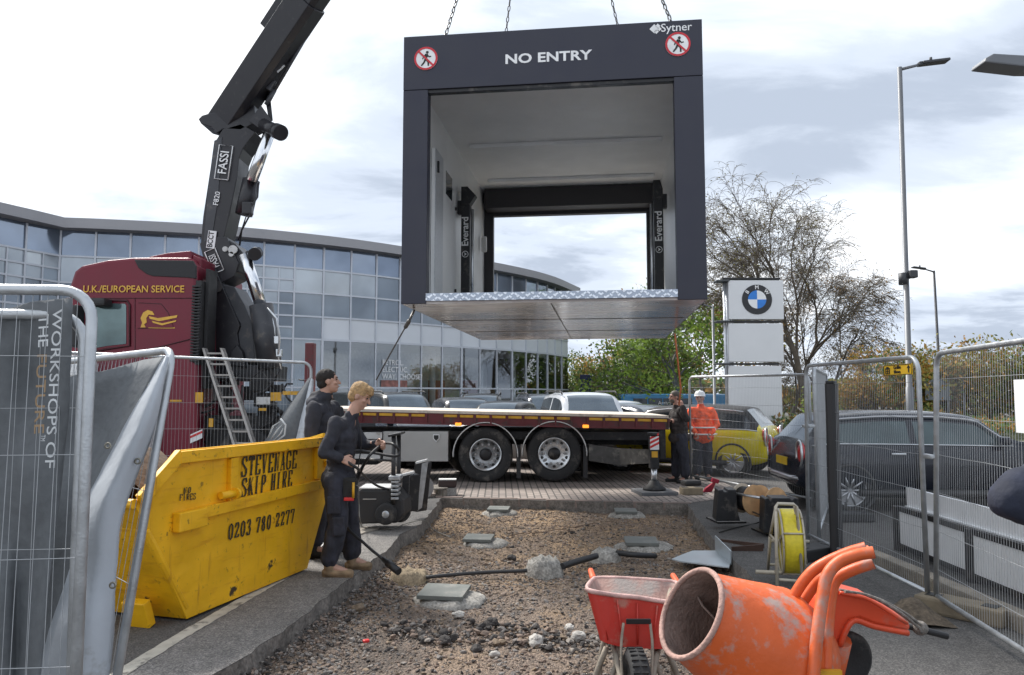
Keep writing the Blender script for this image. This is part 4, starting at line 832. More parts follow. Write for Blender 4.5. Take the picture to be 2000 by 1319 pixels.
i_.grid([[p - n * 5.5 + V((0, 0, -.3)) for p, n in zip(P_, N_)], [p - n * 5.5 + V((0, 0, 4.0)) for p, n in zip(P_, N_)]], 0); i_.grid([[p - n * .1 + V((0, 0, -.3)) for p, n in zip(P_, N_)], [p - n * 5.6 + V((0, 0, -.3)) for p, n in zip(P_, N_)]], 1); i_.grid([[p - n * .1 + V((0, 0, 3.96)) for p, n in zip(P_, N_)], [p - n * 5.6 + V((0, 0, 3.96)) for p, n in zip(P_, N_)]], 0)
for k in range(0, len(P_) - 1, 3): q = P_[k] - N_[k] * 2.2; i_.tube([q + V((0, 0, -.3)), q + V((0, 0, 3.96))], .16, 10)
rI = random.Random(4)
for k in range(1, len(P_) - 1, 2): q = P_[k] - N_[k] * rI.uniform(2.8, 4.6); i_.box(q + V((0, 0, rI.uniform(.9, 1.6))), (rI.uniform(.8, 2), .3, rI.uniform(.8, 2.2)), Matrix.Rotation(.5, 3, 'Z'), rI.choice([2, 3, 0]))
ob('interior', i_, [mat('showroom_wall', (.66, .65, .63), .7), mat('showroom_floor', (.36, .34, .31), .35), mat('display_wood', (.34, .20, .11), .5), mat('display_red', (.30, .07, .05), .5)], showroom)
q = path[-1]; b.grid([[q + V((0, 0, -1.3)), bk[-1] + V((0, 0, -1.3))], [q + V((0, 0, 8.02)), bk[-1] + V((0, 0, 8.8))]]); b.grid([[p + V((0, 0, -1.3)) for p in bk], [p + V((0, 0, 8.9)) for p in bk]]); ob('wall', b, mat('inner_wall', (.06, .065, .07), .8), showroom)
r_ = random.Random(21); spi = len(wing) - 1
for i in range(len(path) - 1):
    a, c = path[i], path[i + 1]; n = (nrm[i] + nrm[i + 1]).normalized(); pxm = 1000 + F * (a.x + c.x) / (a.y + c.y); hasband = pxm > 615
    w = MB(); fr = MB()
    def pane(u0, u1, z0, z1, mi, w_=None):
        p, q = a.lerp(c, u0), a.lerp(c, u1); t = n * r_.uniform(-.012, .012); s = n * r_.uniform(-.012, .012); (w_ or w).add([p + V((0, 0, z0)) + t, q + V((0, 0, z0)) - t, q + V((0, 0, z1)) - t + s, p + V((0, 0, z1)) + t + s], [(0, 1, 2, 3)], mi)
    def rail(z, u0=0, u1=1, h=.035): p, q = a.lerp(c, u0), a.lerp(c, u1); o = n * .05; fr.hexa([p - o + V((0, 0, z - h)), q - o + V((0, 0, z - h)), q + o + V((0, 0, z - h)), p + o + V((0, 0, z - h)), p - o + V((0, 0, z + h)), q - o + V((0, 0, z + h)), q + o + V((0, 0, z + h)), p + o + V((0, 0, z + h))])
    def post(u, z0, z1, wd=.035): p = a.lerp(c, u); t = (c - a).normalized() * wd; o = n * .055; fr.hexa([p - t - o + V((0, 0, z0)), p + t - o + V((0, 0, z0)), p + t + o + V((0, 0, z0)), p - t + o + V((0, 0, z0)), p - t - o + V((0, 0, z1)), p + t - o + V((0, 0, z1)), p + t + o + V((0, 0, z1)), p - t + o + V((0, 0, z1))])
    fine = (i < spi) or (470 < pxm < 575)
    for k, mi in ((0, 0), (1, 1), (2, 2)):
        if fine and k > 0:
            for u in (0, .5):
                zc = (Z[k] + Z[k + 1]) / 2; pane(u, u + .5, Z[k + 1], zc, mi if r_.random() < .6 else 3); pane(u, u + .5, zc, Z[k], mi if r_.random() < .7 else 1)
            rail(zc)
        else: pane(0, 1, Z[k + 1], Z[k], mi if not (mi == 1 and r_.random() < .2) else 2)
        rail(Z[k + 1])
    if fine: post(.5, 4.97, 7.0, .025)
    post(0, 4.97, 8.0)
    win = ob('window', w, [GL_TOP, GL_BLIND, GL_MID, GL_LOW], showroom); ob('frame', fr, FRAMEM, win)
    w = MB(); fr = MB()
    if hasband:
        s = MB(); p, q = a, c; s.add([p + V((0, 0, 4.03)), q + V((0, 0, 4.03)), q + V((0, 0, 4.94)), p + V((0, 0, 4.94))], [(0, 1, 2, 3)]); ob('spandrel_panel', s, SPAN, showroom)
        pane(0, 1, 1.95, 4.0, 4); pane(0, 1, -1.3, 1.95, 4); rail(4.0, h=.05); rail(1.95); post(0, -1.3, 4.97, .05 if i % 3 == 0 else .03)
    else:
        for k in (3, 4): 
            if fine:
                zc = (Z[k] + Z[k + 1]) / 2
                for u in (0, .5): pane(u, u + .5, Z[k + 1], zc, 2 if r_.random() < .7 else 3); pane(u, u + .5, zc, Z[k], 2 if r_.random() < .7 else 3)
                rail(zc); post(.5, Z[k + 1], Z[k], .025)
            else: pane(0, 1, Z[k + 1], Z[k], 3 if k == 4 else 2)
            rail(Z[k + 1])
        pane(0, 1, -1.3, 1.95, 3); post(0, -1.3, 4.97)
    win = ob('window', w, [GL_TOP, GL_BLIND, GL_MID, GL_LOW, GL_CLEAR], showroom); ob('frame', fr, FRAMEM, win)
# advert lettering inside the big ground floor pane
pa, pb = None, None
for i in range(spi, len(path) - 1):
    if 1000 + F * path[i].x / path[i].y > 700: pa, pb = path[i], path[i + 2]; break
xdir = (pb - pa).normalized(); nn = V((xdir.y, -xdir.x, 0))
for k, s in enumerate(('PETROL.', 'ELECTRIC.', 'WAY. CHOOSE?')):
    me = text_mesh(s, .34, .004, .9, align='LEFT'); me.transform(basis(pa + xdir * .35 + nn * .06 + V((0, 0, 3.1 - k * .32)), xdir, (0, 0, 1))); me.materials.append(SIGNW); ob('lettering', me, None, showroom)
b = MB(); b.prism([pa + xdir * .3 + nn * .05 + V((0, 0, 2.0)), pa + xdir * 1.7 + nn * .05 + V((0, 0, 2.0)), pa + xdir * 1.7 + nn * .05 + V((0, 0, 2.3)), pa + xdir * .3 + nn * .05 + V((0, 0, 2.3))], nn * .01); ob('poster', b, mat('poster_red', (.28, .12, .10), .5, 0, .5, 4), showroom)
# ------------------------------------------------------------------ cars
def paint(name, c, r=.16): return mat(name, c, r, .0, .05, 2, coat=.45, spec=.3)
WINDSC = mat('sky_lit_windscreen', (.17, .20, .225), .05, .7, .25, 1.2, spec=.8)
PLATEY = mat('yellow_number_plate', (.75, .5, .03), .4); LAMPW = mat('clear_lamp', (.55, .57, .6), .1, .5, .2, 20); LAMPR = mat('red_lamp', (.5, .015, .02), .12, 0, .2, 20, coat=1)
ALLOY = mat('alloy_wheel', (.42, .43, .45), .28, .85, .1, 5)
def make_car(label, M, pm, kind='hatch', L=3.9, Wd=1.75, H=1.42, roofm=None, group=None, name='parked_car', cat='car', rear=False, silver=True, front=True, glass=None):
    car = thing(name, None, label, cat, group, M=M)
    hw = Wd / 2
    if kind == 'hatch':   X = [0, .015, .045, .115, .30, .50, .62, .67, .745, .80, .93, .98, 1.0]; TOP = [.62, .88, 1.04, H * .965, H, H * .995, H * .965, H * .92, 1.02, .98, .86, .72, .55]; BELT = [.6, .84, .93, .95, .95, .94, .935, .93, .93, .92, .82, .7, .52]; ws = (.635, .75); rs = (.035, .11); side = (.085, .70); hb = .40
    elif kind == 'suv':   X = [0, .015, .05, .10, .30, .50, .60, .66, .74, .80, .94, .985, 1.0]; TOP = [.7, 1.0, 1.2, H * .96, H, H * .995, H * .97, H * .92, 1.13, 1.1, .98, .85, .6]; BELT = [.68, .98, 1.08, 1.08, 1.07, 1.06, 1.05, 1.05, 1.05, 1.04, .95, .82, .58]; ws = (.62, .745); rs = (.03, .095); side = (.08, .69); hb = .42
    else:                 X = [0, .02, .08, .17, .32, .45, .55, .62, .72, .78, .93, .98, 1.0]; TOP = [.6, .86, .95, 1.0, H * .98, H, H * .98, H * .93, .96, .92, .80, .68, .5]; BELT = [.58, .84, .9, .9, .9, .89, .885, .88, .88, .86, .76, .66, .48]; ws = (.58, .725); rs = (.175, .31); side = (.2, .67); hb = .44
    WID = [.82, .93, .97, .99, 1, 1, 1, 1, 1, .99, .95, .88, .72]
    BOT = [.38, .32, .27, .22, .2, .2, .2, .2, .2, .2, .24, .24, .28]
    ROOF = [.8, .8, .8, .79, .78, .78, .78, .78, .84, .9, .92, .9, .8]
    ts = sorted(set(list(np.linspace(0, 1, 43)) + [ws[0], ws[1], rs[0], rs[1], side[0], side[1], hb - .012, hb + .012, .01, .99]))
    I = lambda A, t: float(np.interp(t, X, A)); rows = []
    def sm(A, t): return (I(A, max(0, t - .012)) + 2 * I(A, t) + I(A, min(1, t + .012))) / 4
    for t in ts:
        x = (t - .5) * L; zb, be, tp, w, wr = sm(BOT, t), sm(BELT, t), sm(TOP, t), hw * sm(WID, t), hw * sm(ROOF, t); be = min(be, tp - .01); up = (tp - be)
        wr = lerp(w * .95, wr, min(1, up / .25))
        half = [(0, zb), (w * .88, zb), (w * .97, zb + .07), (w, lerp(zb, be, .45)), (w * .995, lerp(zb, be, .75)), (w * .975, be - .03), (w * .945, be), (lerp(w * .945, wr, .9), tp - .13 * min(1, up / .3) * 1.0 if up > .1 else tp - .004), (wr * .96, tp - .045 if up > .1 else tp - .002), (wr * .8, tp), (wr * .4, tp + .018), (0, tp + .022)]
        rows.append([V((x, -y, z)) for y, z in half] + [V((x, y, z)) for y, z in half[::-1][1:-1]])
    k = len(rows[0]); body = MB(); gl = MB(); nh = 11
    body.v = [tuple(p) for r in rows for p in r]; gl.v = list(body.v)
    for i in range(len(ts) - 1):
        tm = (ts[i] + ts[i + 1]) / 2; up = sm(TOP, tm) - sm(BELT, tm)
        for j in range(k):
            jj = j if j < nh else k - 1 - j; f = [i * k + j, i * k + (j + 1) % k, (i + 1) * k + (j + 1) % k, (i + 1) * k + j][::-1]; isg = False
            if jj == 6 and side[0] < tm < side[1] and abs(tm - hb) > .012 and up > .12: isg = True
            if jj in (9, 10) and (ws[0] < tm < ws[1] or rs[0] < tm < rs[1]): isg = True
            if isg: gl.f.append(f); gl.m.append(1 if jj >= 9 else 0); gl.s.append(True)
            else: body.f.append(f); body.m.append(1 if (roofm is not None and jj >= 6 and up > .12) else 0); body.s.append(True)
    for i in (0, len(ts) - 1): body.f.append([i * k + j for j in range(k)][:: (1 if i == 0 else -1)]); body.m.append(0); body.s.append(False)
    bo = ob('body', body, [pm, roofm or pm], car, False); gl_ = ob('windows', gl, [glass or CARGLASS, WINDSC], car, False)
    wr_ = .31 if kind != 'suv' else .36; wx = (-L / 2 + .17 * L, L / 2 - .2 * L)
    for x in wx:
        for s in (-1, 1):
            a = MB(); a.lathe([(-.12, 0.001), (-.12, wr_ * 1.16), (.012, wr_ * 1.16), (.012, wr_ * 1.04), (-.05, wr_ * 1.03), (-.05, .001)], (x, s * hw * .985, wr_ + .01), (0, s, 0), 26); ob('wheel_arch', a, BLACKP, car, False)
            a = MB(); a.lathe([(-.2, wr_ * .8), (-.19, wr_ * .97), (-.03, wr_), (-.005, wr_ * .97), (0, wr_ * .74), (-.04, wr_ * .70)], (x, s * hw * .985, wr_), (0, s, 0), 26); wo = ob('wheel', a, RUBBER, car, False)
            a = MB(); a.lathe([(-.02, wr_ * .74), (-.004, wr_ * .72), (-.02, wr_ * .67), (-.03, wr_ * .67)], (x, s * hw * .985, wr_), (0, s, 0), 26)
            for q in range(10):
                t = 2 * math.pi * q / 10; dv = V((math.cos(t), 0, math.sin(t))); c = V((x, s * (hw * .985 - .012), wr_)); a.tube([c + dv * .03, c + dv * wr_ * .70], [.02, .013], 5)
            a.disc((x, s * (hw * .985 - .008), wr_), (0, s, 0), .045, .02, 12); ob('rim', a, ALLOY, wo, False)
    for s in (-1, 1):
        a = MB(); a.box((lerp(-L / 2, L / 2, ws[1] - .05), s * (hw + .04), I(BELT, ws[1]) + .08), (.12, .16, .12), None, 0, .04); ob('mirror', a, roofm or pm, car, False)
        if front: a = MB(); a.ell((L / 2 - .2, s * hw * .70, .70 if kind != 'suv' else .85), (.14, .17, .11)); ob('headlight', a, LAMPW, car, False)
        if rear:
            a = MB(); a.ell((-L / 2 + .07, s * hw * .80, .80), (.06, .1, .17)); lt = ob('tail_light', a, LAMPR, car, False)
            a = MB(); pts = [V((-L / 2 + .035 , s * hw * .80 + .115 * math.cos(t), .80 + .19 * math.sin(t))) for t in np.linspace(0, 2 * math.pi, 20, False)]; a.tube(pts, .018, 6, closed=True); ob('chrome_surround', a, STEEL, lt, False)
    if rear:
        a = MB(); a.box((-L / 2 + .01, 0, .66), (.03, .52, .12)); ob('number_plate', a, PLATEY, car, False)
        a = MB(); a.tube([V((-L / 2 + .03, -hw * .82, .46)), V((-L / 2 - .02, -hw * .5, .44)), V((-L / 2 - .02, hw * .5, .44)), V((-L / 2 + .03, hw * .82, .46))], .035, 8); ob('bumper_trim', a, ALLOY, car, False)
    if glass:
        for s in (-1, 1):
            a = MB(); a.tube([V(((t - .5) * L, s * hw * sm(WID, t) * .955, sm(BELT, t) + .004)) for t in np.linspace(side[0] - .04, .74, 16)], .011, 5); ob('belt_trim', a, STEEL, car, False)
            a = MB(); a.tube([V(((t - .5) * L, s * (hw * sm(ROOF, t) + .012), sm(TOP, t) - .06)) for t in np.linspace(.12, .64, 14)] + [V(((t - .5) * L, s * lerp(hw * sm(ROOF, t), hw * .95, (t - .64) / .1), lerp(sm(TOP, .64) - .06, sm(BELT, .74) + .01, (t - .64) / .1))) for t in (.67, .70, .74)], .014, 5); ob('roof_highlight_trim', a, ROOFHL, car, False)  # roof edge highlight built as a pale strip, then the silver windscreen pillar line
            for t in (hb, .70): a = MB(); a.tube([V(((t - .5) * L, s * hw * 1.002, z)) for z in (.30, .5, .7)] + [V(((t - .5) * L, s * hw * .98, .9))], .006, 4); ob('door_seam', a, INK, car, False)
            a = MB(); a.tube([V(((t - .5) * L, s * hw * 1.0, .28)) for t in np.linspace(.2, .78, 8)], .05, 6); ob('sill_cladding', a, BLACKP, car, False)
            a = MB(); a.box(((hb - .06 - .5) * L, s * hw * 1.01, .82), (.2, .03, .03), None, 0, .01); ob('door_handle', a, STEEL, car, False)
    a = MB(); y = hw * .8; zt = H + .03
    if kind == 'suv':
        for s in (-1, 1): a.tube([V((-L * .38, s * y * .95, H - .03)), V((-L * .34, s * y * .95, zt + .01)), V((L * .1, s * y * .95, zt + .005)), V((L * .14, s * y * .95, H - .04))], .02, 6)
        ob('roof_rail', a, BLACKP, car, False)
    return car
def carM(x, y, heading, z=0.0): return Matrix.Translation((x, y, z)) @ Matrix.Rotation(heading, 4, 'Z')
BLK = paint('black_car_paint', (.008, .009, .011), .3); GREY = paint('dark_grey_car_paint', (.04, .044, .055)); SIL = paint('silver_car_paint', (.55, .57, .6)); WHT = paint('white_car_paint', (.75, .76, .77)); NAVC = paint('blue_black_car_paint', (.010, .013, .022), .2); YELC = paint('yellow_car_paint', (.62, .52, .02)); SOFT = mat('black_soft_top', (.02, .02, .022), .75, 0, .1, 10)
ROOFHL = mat('silver_roof_highlight', (.5, .51, .53), .3, .5)
SIDEG = mat('pale_side_glass', (.075, .10, .105), .04, .4, .3, 1.5)
# near side line (X, Y) of the two hatchbacks behind the right hand fences
a = R(4); y0 = 10.35
make_car('blue black hatchback with chrome ringed tail lights behind the right hand fence', Matrix.Translation((4.14 + 1.95, y0 + .95, 0)) @ Matrix.Rotation(R(-3), 4, 'Z'), NAVC, 'hatch', 3.95, 1.78, 1.40, None, 'hatchbacks parked behind the fence', rear=True, glass=SIDEG)
h = R(180 - 31); cx_ = V((4.98, 14.6, 0)); hd = V((math.cos(h), math.sin(h), 0)); sdv = V((-hd.y, hd.x, 0))
ctr = cx_ + hd * 1.95 - sdv * .88
make_car('bright yellow hatchback with a black soft top parked behind the man in orange', Matrix.Translation(ctr) @ Matrix.Rotation(h, 4, 'Z'), YELC, 'hatch', 3.9, 1.76, 1.42, SOFT, 'hatchbacks parked behind the fence', rear=True, glass=CARGLASS)
PARK = [  # px of the middle, depth, heading (degrees, -90 faces the camera), kind, paint, H, L, W, label
 (778, 24.5, -62, 'suv', BLK, 1.72, 4.7, 1.9, 'tall black car with a pale windscreen at the left of the parked row'),
 (825, 18.6, -70, 'saloon', NAVC, 1.26, 4.3, 1.8, 'low dark blue car just behind the lorry deck near the blond worker'),
 (905, 23.5, -75, 'hatch', BLK, 1.55, 4.2, 1.8, 'black hatchback with a broad pale windscreen, left of the spoilered black car'),
 (985, 22.6, -110, 'saloon', BLK, 1.45, 4.5, 1.8, 'black car with a roof spoiler in the middle of the parked row'),
 (1062, 26.5, -80, 'suv', GREY, 1.66, 4.5, 1.85, 'dark grey car half hidden behind the big silver off roader'),
 (1040, 17.6, -25, 'saloon', WHT, 1.30, 4.4, 1.8, 'low white car with a dark roof in front of the silver off roader'),
 (1140, 20.2, -82, 'suv', SIL, 1.70, 4.7, 1.95, 'big silver off roader with a wide windscreen facing the lorry'),
 (1208, 23.2, -70, 'saloon', SIL, 1.45, 4.5, 1.8, 'silver saloon peeping out to the right of the big off roader'),
 (1258, 20.0, -60, 'saloon', GREY, 1.38, 4.5, 1.8, 'dark grey saloon at the right end of the row, in front of the blue bus'),
 (940, 27.5, -90, 'suv', BLK, 1.68, 4.6, 1.85, 'black tall car at the back of the row near the showroom glass')]
for px, d, hd_, kd, pm, H_, L_, W_, lab in PARK:
    make_car(lab, carM((px - 1000) / F * d, d, R(hd_)), pm, kd, L_, W_, H_, BLK if 'dark roof' in lab else None, 'cars parked behind the lorry')
# white van far left behind the covered fence
van = thing('white_van', (-9.6, 13.6, 0), 'white van behind the grey fence banner at the far left', 'van'); b = MB(); b.box((-9.9, 14.6, 1.35), (4.2, 2.0, 2.1), None, 0, .2); b.box((-7.3, 14.6, .95), (1.4, 1.95, 1.3), None, 0, .25); ob('body', b, WHT, van)
b = MB(); b.prism([(-7.85, 13.58, 1.5), (-6.95, 13.58, 1.5), (-7.2, 13.58, 2.0), (-7.85, 13.58, 2.1)], (0, .02, 0)); ob('window', b, CARGLASS, van)
for x in (-11.2, -7.2): b = MB(); b.lathe([(-.2, .2), (-.2, .33), (0, .33), (0, .15)], (x, 13.62, .33), (0, -1, 0), 24); ob('wheel', b, RUBBER, van)
# ------------------------------------------------------------------ bus
bx0, bx1, bd_ = (1212 - 1000) / F * 44, (1326 - 1000) / F * 44, 44
BLU = mat('bus_blue', (.015, .20, .42), .3, 0, .08, 1, coat=.5)
bus = thing('bus', ((bx0 + bx1) / 2, bd_ + 1.2, -1.3), 'turquoise blue bus passing behind the parked cars', 'bus')
b = MB(); b.box(((bx0 + bx1) / 2 + 1.6, bd_ + 1.25, .24), (bx1 - bx0 + 3.2, 2.5, 2.9), None, 0, .15); ob('body', b, BLU, bus)
for k in range(4): b = MB(); w = (bx1 - bx0) / 3.2; b.box((bx0 + .7 + (k + .5) * w * .82, bd_ - .005, .98), (w * .76, .04, .9), None, 0, .02); ob('window', b, CARGLASS, bus)
lettering('Arriva', .3, (bx1 - .9, bd_ - .04, 1.15), (1, 0, 0), (0, 0, 1), SIGNW, bus)
for x in (bx0 + 1.2, bx1 + 1.6): b = MB(); b.lathe([(-.2, .2), (-.2, .48), (0, .48), (0, .15)], (x, bd_ + .02, -.83), (0, -1, 0), 20); ob('wheel', b, RUBBER, bus)
# ------------------------------------------------------------------ totem sign
SD = 27.0
def S(px, py): return W(px, py, SD)
tot = thing('totem_sign', (S(1466, 700).x, SD + .2, 0), 'tall white dealer totem sign with a round blue and white car badge', 'sign')
PANEL = mat('pale_sign_panel', (.66, .67, .68), .35, .1, .04, 1)
for k, (y0_, y1_) in enumerate(((548, 624), (632, 707), (715, 905))):
    p, q = S(1422, y0_), S(1531, y1_); b = MB(); b.box(((p.x + q.x) / 2, SD + .15, (p.z + max(q.z, .05)) / 2), (q.x - p.x, .34, p.z - max(q.z, .05)), None, 0, .015); pn = ob('sign_panel', b, PANEL, tot)
    if k == 0: p1 = pn
    b = MB(); b.box(((S(1398, 0).x + q.x) / 2 - .02, SD + .15, p.z + .075), (q.x - S(1398, 0).x - .1, .26, .07)); ob('spacer', b, INK, tot)
b = MB()
for k in range(4): b.tube([V((S(1403.5 + 4.6 * k, 0).x, SD + .12, 0)), V((S(1403.5 + 4.6 * k, 0).x, SD + .12, S(0, 550).z))], .05, 10)
ob('column', b, mat('satin_silver', (.52, .54, .57), .35, .7), tot)
b = MB()
for y_ in (549, 628, 711): b.box(S(1411, y_) + V((0, .13, 0)), (.48, .5, .06), None, 0, .02)
ob('collar', b, mat('dark_collar', (.08, .085, .09), .4, .5), tot)
c = S(1478, 585.5); c.y = SD - .025
b = MB(); b.disc(c, (0, -1, 0), .55, .03, 48); em = ob('emblem', b, mat('badge_black', (.012, .012, .014), .25), p1)
b = MB(); r = .335
for q in range(4):
    pts = [c + V((0, -.018, 0))] + [c + V((math.cos(t) * r, -.018, math.sin(t) * r)) for t in np.linspace(q * math.pi / 2, (q + 1) * math.pi / 2, 12)]; b.prism(pts[::-1], (0, -.006, 0), 0 if q in (0, 2) else 1)
ob('badge_quarters', b, [WHITE, mat('badge_blue', (.02, .19, .62), .3)], em)
for ch, ang in (('B', 142), ('M', 90), ('W', 38)):
    t = R(ang); lettering(ch, .19, c + V((math.cos(t) * .445, -.02, math.sin(t) * .445)), (math.sin(t), 0, -math.cos(t)), (math.cos(t), 0, math.sin(t)), SIGNW, em, bold=.02)
# ------------------------------------------------------------------ lamp posts
LPM = mat('grey_lamp_post', (.15, .157, .17), .5, .4, .1, 1.5, dirt=(.2, .2, .2), dscale=1, damt=.3); LPD = mat('dark_lamp_post', (.05, .052, .058), .5, .3)
def lamp_post(px, py, d, r, arm, label, m=LPM, zg=0.0, grp='street lamps along the road', lean=0.0):
    top = W(px, py, d); base = V((top.x + lean, d, zg)); t = thing('street_lamp', base, label, 'street lamp', grp)
    b = MB(); b.tube([base, base.lerp(top, .18), base.lerp(top, .181), top], [r * 1.3, r * 1.3, r, r * .8], 12); b.tube([top + V((0, 0, -.06)), top + V((arm * .55, 0, .1))], [r * .55, r * .45], 8); ob('pole', b, m, t)
    b = MB(); e = top + V((arm * .5, 0, .09)); s = 1 if arm > 0 else -1; Mr = Matrix.Rotation(-s * R(7), 3, 'Y')
    b.box(e + V((arm * .30, 0, .05)), (abs(arm) * .62, .28, .07), Mr, 0, .025); b.box(e + V((arm * .05, 0, .01)), (abs(arm) * .25, .16, .10), Mr, 0, .02); b.tube([e + V((arm * .22, 0, .08)), e + V((arm * .22, 0, .18))], .035, 8); ob('lamp_head', b, LPD, t); return t, base, top
t1, bs, tp = lamp_post(1757, 132, 18.8, .075, 1.15, 'tall grey street lamp behind the yellow direction sign on the fence', lean=-.11)
b = MB(); q = W(1764, 545, 18.8); b.tube([q, W(1772, 544, 18.8)], .04, 6); b.tube([W(1770, 545, 18.8), W(1782, 541, 18.7)], .03, 6); b.box(W(1782, 536, 18.7), (.2, .2, .2), None, 0, .03); b.disc(q, (0, 0, 1), .11, .3, 12); ob('camera_box', b, LPD, t1)
lamp_post(1824, 529, 36, .07, -.95, 'slim lamp with a short arm to the left, in front of the bushes', LPD, -.4, lean=.08)
lamp_post(1639, 608, 70, .08, -.9, 'thin distant lamp post seen through the bare birch branches', LPD, -1.3)
lamp_post(1392, 598, 34, .07, -1.0, 'grey lamp post beside the left edge of the totem sign', LPM, -.4)
lamp_post(1726, 664, 62, .06, -.6, 'small distant lamp head above the orange leaved bushes', LPM, -1.3)
lamp_post(1186, 712, 52, .06, -.5, 'short grey lamp post in front of the dark tree trunks beside the showroom end', LPM, -1.3)
# lamp head reaching in from the right
t = thing('street_lamp', (7.9, 10.0, 0), 'nearest street lamp, only its long flat head showing at the right edge', 'street lamp', 'street lamps along the road')
p = W(1925, 118, 10); b = MB(); b.tube([V((7.9, 10, 0)), V((7.9, 10, p.z - .1))], [.1, .07], 12); b.tube([V((7.9, 10, p.z - .15)), V((7.2, 10, p.z - .02))], .04, 8); ob('pole', b, LPM, t)
b = MB(); b.prism([W(1923, 121, 9.85), W(1926, 113, 9.85), W(1942, 104, 9.85), W(2010, 108, 9.85), W(2060, 112, 9.85), W(2060, 131, 9.85), W(2010, 131, 9.85)], (0, .32, 0)); ob('lamp_head', b, LPM, t, bevel=.02)
# ------------------------------------------------------------------ flagpoles, blue sign, road sign
b0 = None
for px, top in ((1203, 700), (1209, 700), (1214, 700), (1219, 702), (1224, 703)):
    q = W(px, top, 50); b = MB(); b.tube([V((q.x, 50, -1.3)), q], .05, 8); lab = 'white flagpole standing in a row of five beyond the silver car'
    ob('flagpole', b, OFFWHITE, None, True, lab, 'flagpole', 'flagpoles by the parked cars')
bl = thing('blue_sign', (W(1146, 700, 50).x, 50, -1.3), 'dark blue dealership sign with small lettering between the showroom end and the tree trunks', 'sign'); b = MB(); p, q = W(1133, 732, 50), W(1156, 830, 50); b.box(((p.x + q.x) / 2, 50.1, (p.z - 1.3) / 2), (q.x - p.x, .25, p.z + 1.3), None, 0, .03); ob('sign_panel', b, mat('deep_blue', (.012, .022, .09), .4), bl); lettering('cargo', .26, W(1144, 757, 49.95), (1, 0, 0), (0, 0, 1), SIGNW, bl)
rs_ = thing('road_sign', W(1826, 890, 30) * V((1, 1, 0)) if False else (W(1826, 0, 30).x, 30, -.2), 'grey back of a wide road sign on two posts in front of the bushes', 'sign'); p, q = W(1806, 742, 30), W(1856, 782, 30)
b = MB(); b.box(((p.x + q.x) / 2, 30, (p.z + q.z) / 2), (q.x - p.x, .04, p.z - q.z), None, 0, .01); ob('sign_panel', b, mat('sign_back_grey', (.16, .18, .20), .5, .2), rs_); b = MB()
for px in (1816, 1846): b.tube([V((W(px, 0, 30.05).x, 30.05, -.2)), V((W(px, 0, 30.05).x, 30.05, p.z))], .04, 8)
ob('post', b, LPM, rs_)
# ------------------------------------------------------------------ trees
def bark(n, c): return mat(n, c, .9, 0, .3, 3, .6, 30)
BARK = bark('dark_bark', (.115, .095, .075)); BARKG = bark('grey_bark', (.15, .14, .125))
def leafm(n, c, v=.5):
    m = mat(n, c, .6, 0, v, 1.1); b = m.node_tree.nodes['Principled BSDF']; b.inputs['Subsurface Weight'].default_value = 0
    nt = m.node_tree; tr = nt.nodes.new('ShaderNodeBsdfTranslucent'); mx = nt.nodes.new('ShaderNodeMixShader'); mx.inputs[0].default_value = .3
    src = b.inputs['Base Color'].links[0].from_socket; nt.links.new(src, tr.inputs[0]); nt.links.new(b.outputs[0], mx.inputs[1]); nt.links.new(tr.outputs[0], mx.inputs[2]); nt.links.new(mx.outputs[0], nt.nodes['Material Output'].inputs[0]); return m
LG = leafm('spring_green_leaves', (.23, .34, .05)); LD = leafm('dark_green_leaves', (.10, .16, .04)); LO = leafm('ochre_leaves', (.36, .20, .045)); LY = leafm('olive_leaves', (.25, .23, .055)); LB = leafm('birch_leaves', (.14, .11, .04))
def leaves(mb, pts, size, r, mi_choices):
    for p in pts:
        s = size * r.uniform(.6, 1.3); a = V((r.gauss(0, 1), r.gauss(0, 1), r.gauss(0, 1))).normalized(); c = a.cross(V((r.gauss(0, 1), r.gauss(0, 1), r.gauss(0, 1)))).normalized(); o = len(mb.v)
        mb.v.extend([tuple(p - a * s - c * s * .1), tuple(p + c * s * .55), tuple(p + a * s), tuple(p - c * s * .55)]); mb.f.append([o, o + 1, o + 2, o + 3]); mb.m.append(r.choice(mi_choices)); mb.s.append(False)
def grow(tr, tips, p, d, L, rad, lev, r, spread, droop, kids, seg=4):
    pts = [p]; q = p.copy(); dd = d.copy()
    for i in range(seg):
        dd = (dd + V((r.gauss(0, .13), r.gauss(0, .13), r.gauss(0, .08))) + V((0, 0, -droop * (1 if lev <= 1 else .15)))).normalized(); q = q + dd * L / seg; pts.append(q.copy())
    tr.tube(pts, [rad * (1 - .55 * i / seg) for i in range(seg + 1)], 6 if rad > .06 else (4 if rad > .02 else 3), 0, True, False)
    if lev == 0: tips.append(pts); return
    for k in range(kids[lev - 1]):
        t = lerp(.35, 1.0, (k + r.random()) / kids[lev - 1]); i = min(seg - 1, int(t * seg)); b = pts[i].lerp(pts[i + 1], t * seg - i); base = (pts[i + 1] - pts[i]).normalized(); ax = V((r.gauss(0, 1), r.gauss(0, 1), r.gauss(0, .6))); ax = (ax - base * ax.dot(base)).normalized()
        nd = (base * math.cos(spread) + ax * math.sin(spread) * r.uniform(.7, 1.2)).normalized(); grow(tr, tips, b, nd, L * r.uniform(.5, .74), rad * r.uniform(.38, .55), lev - 1, r, spread, droop, kids, seg)
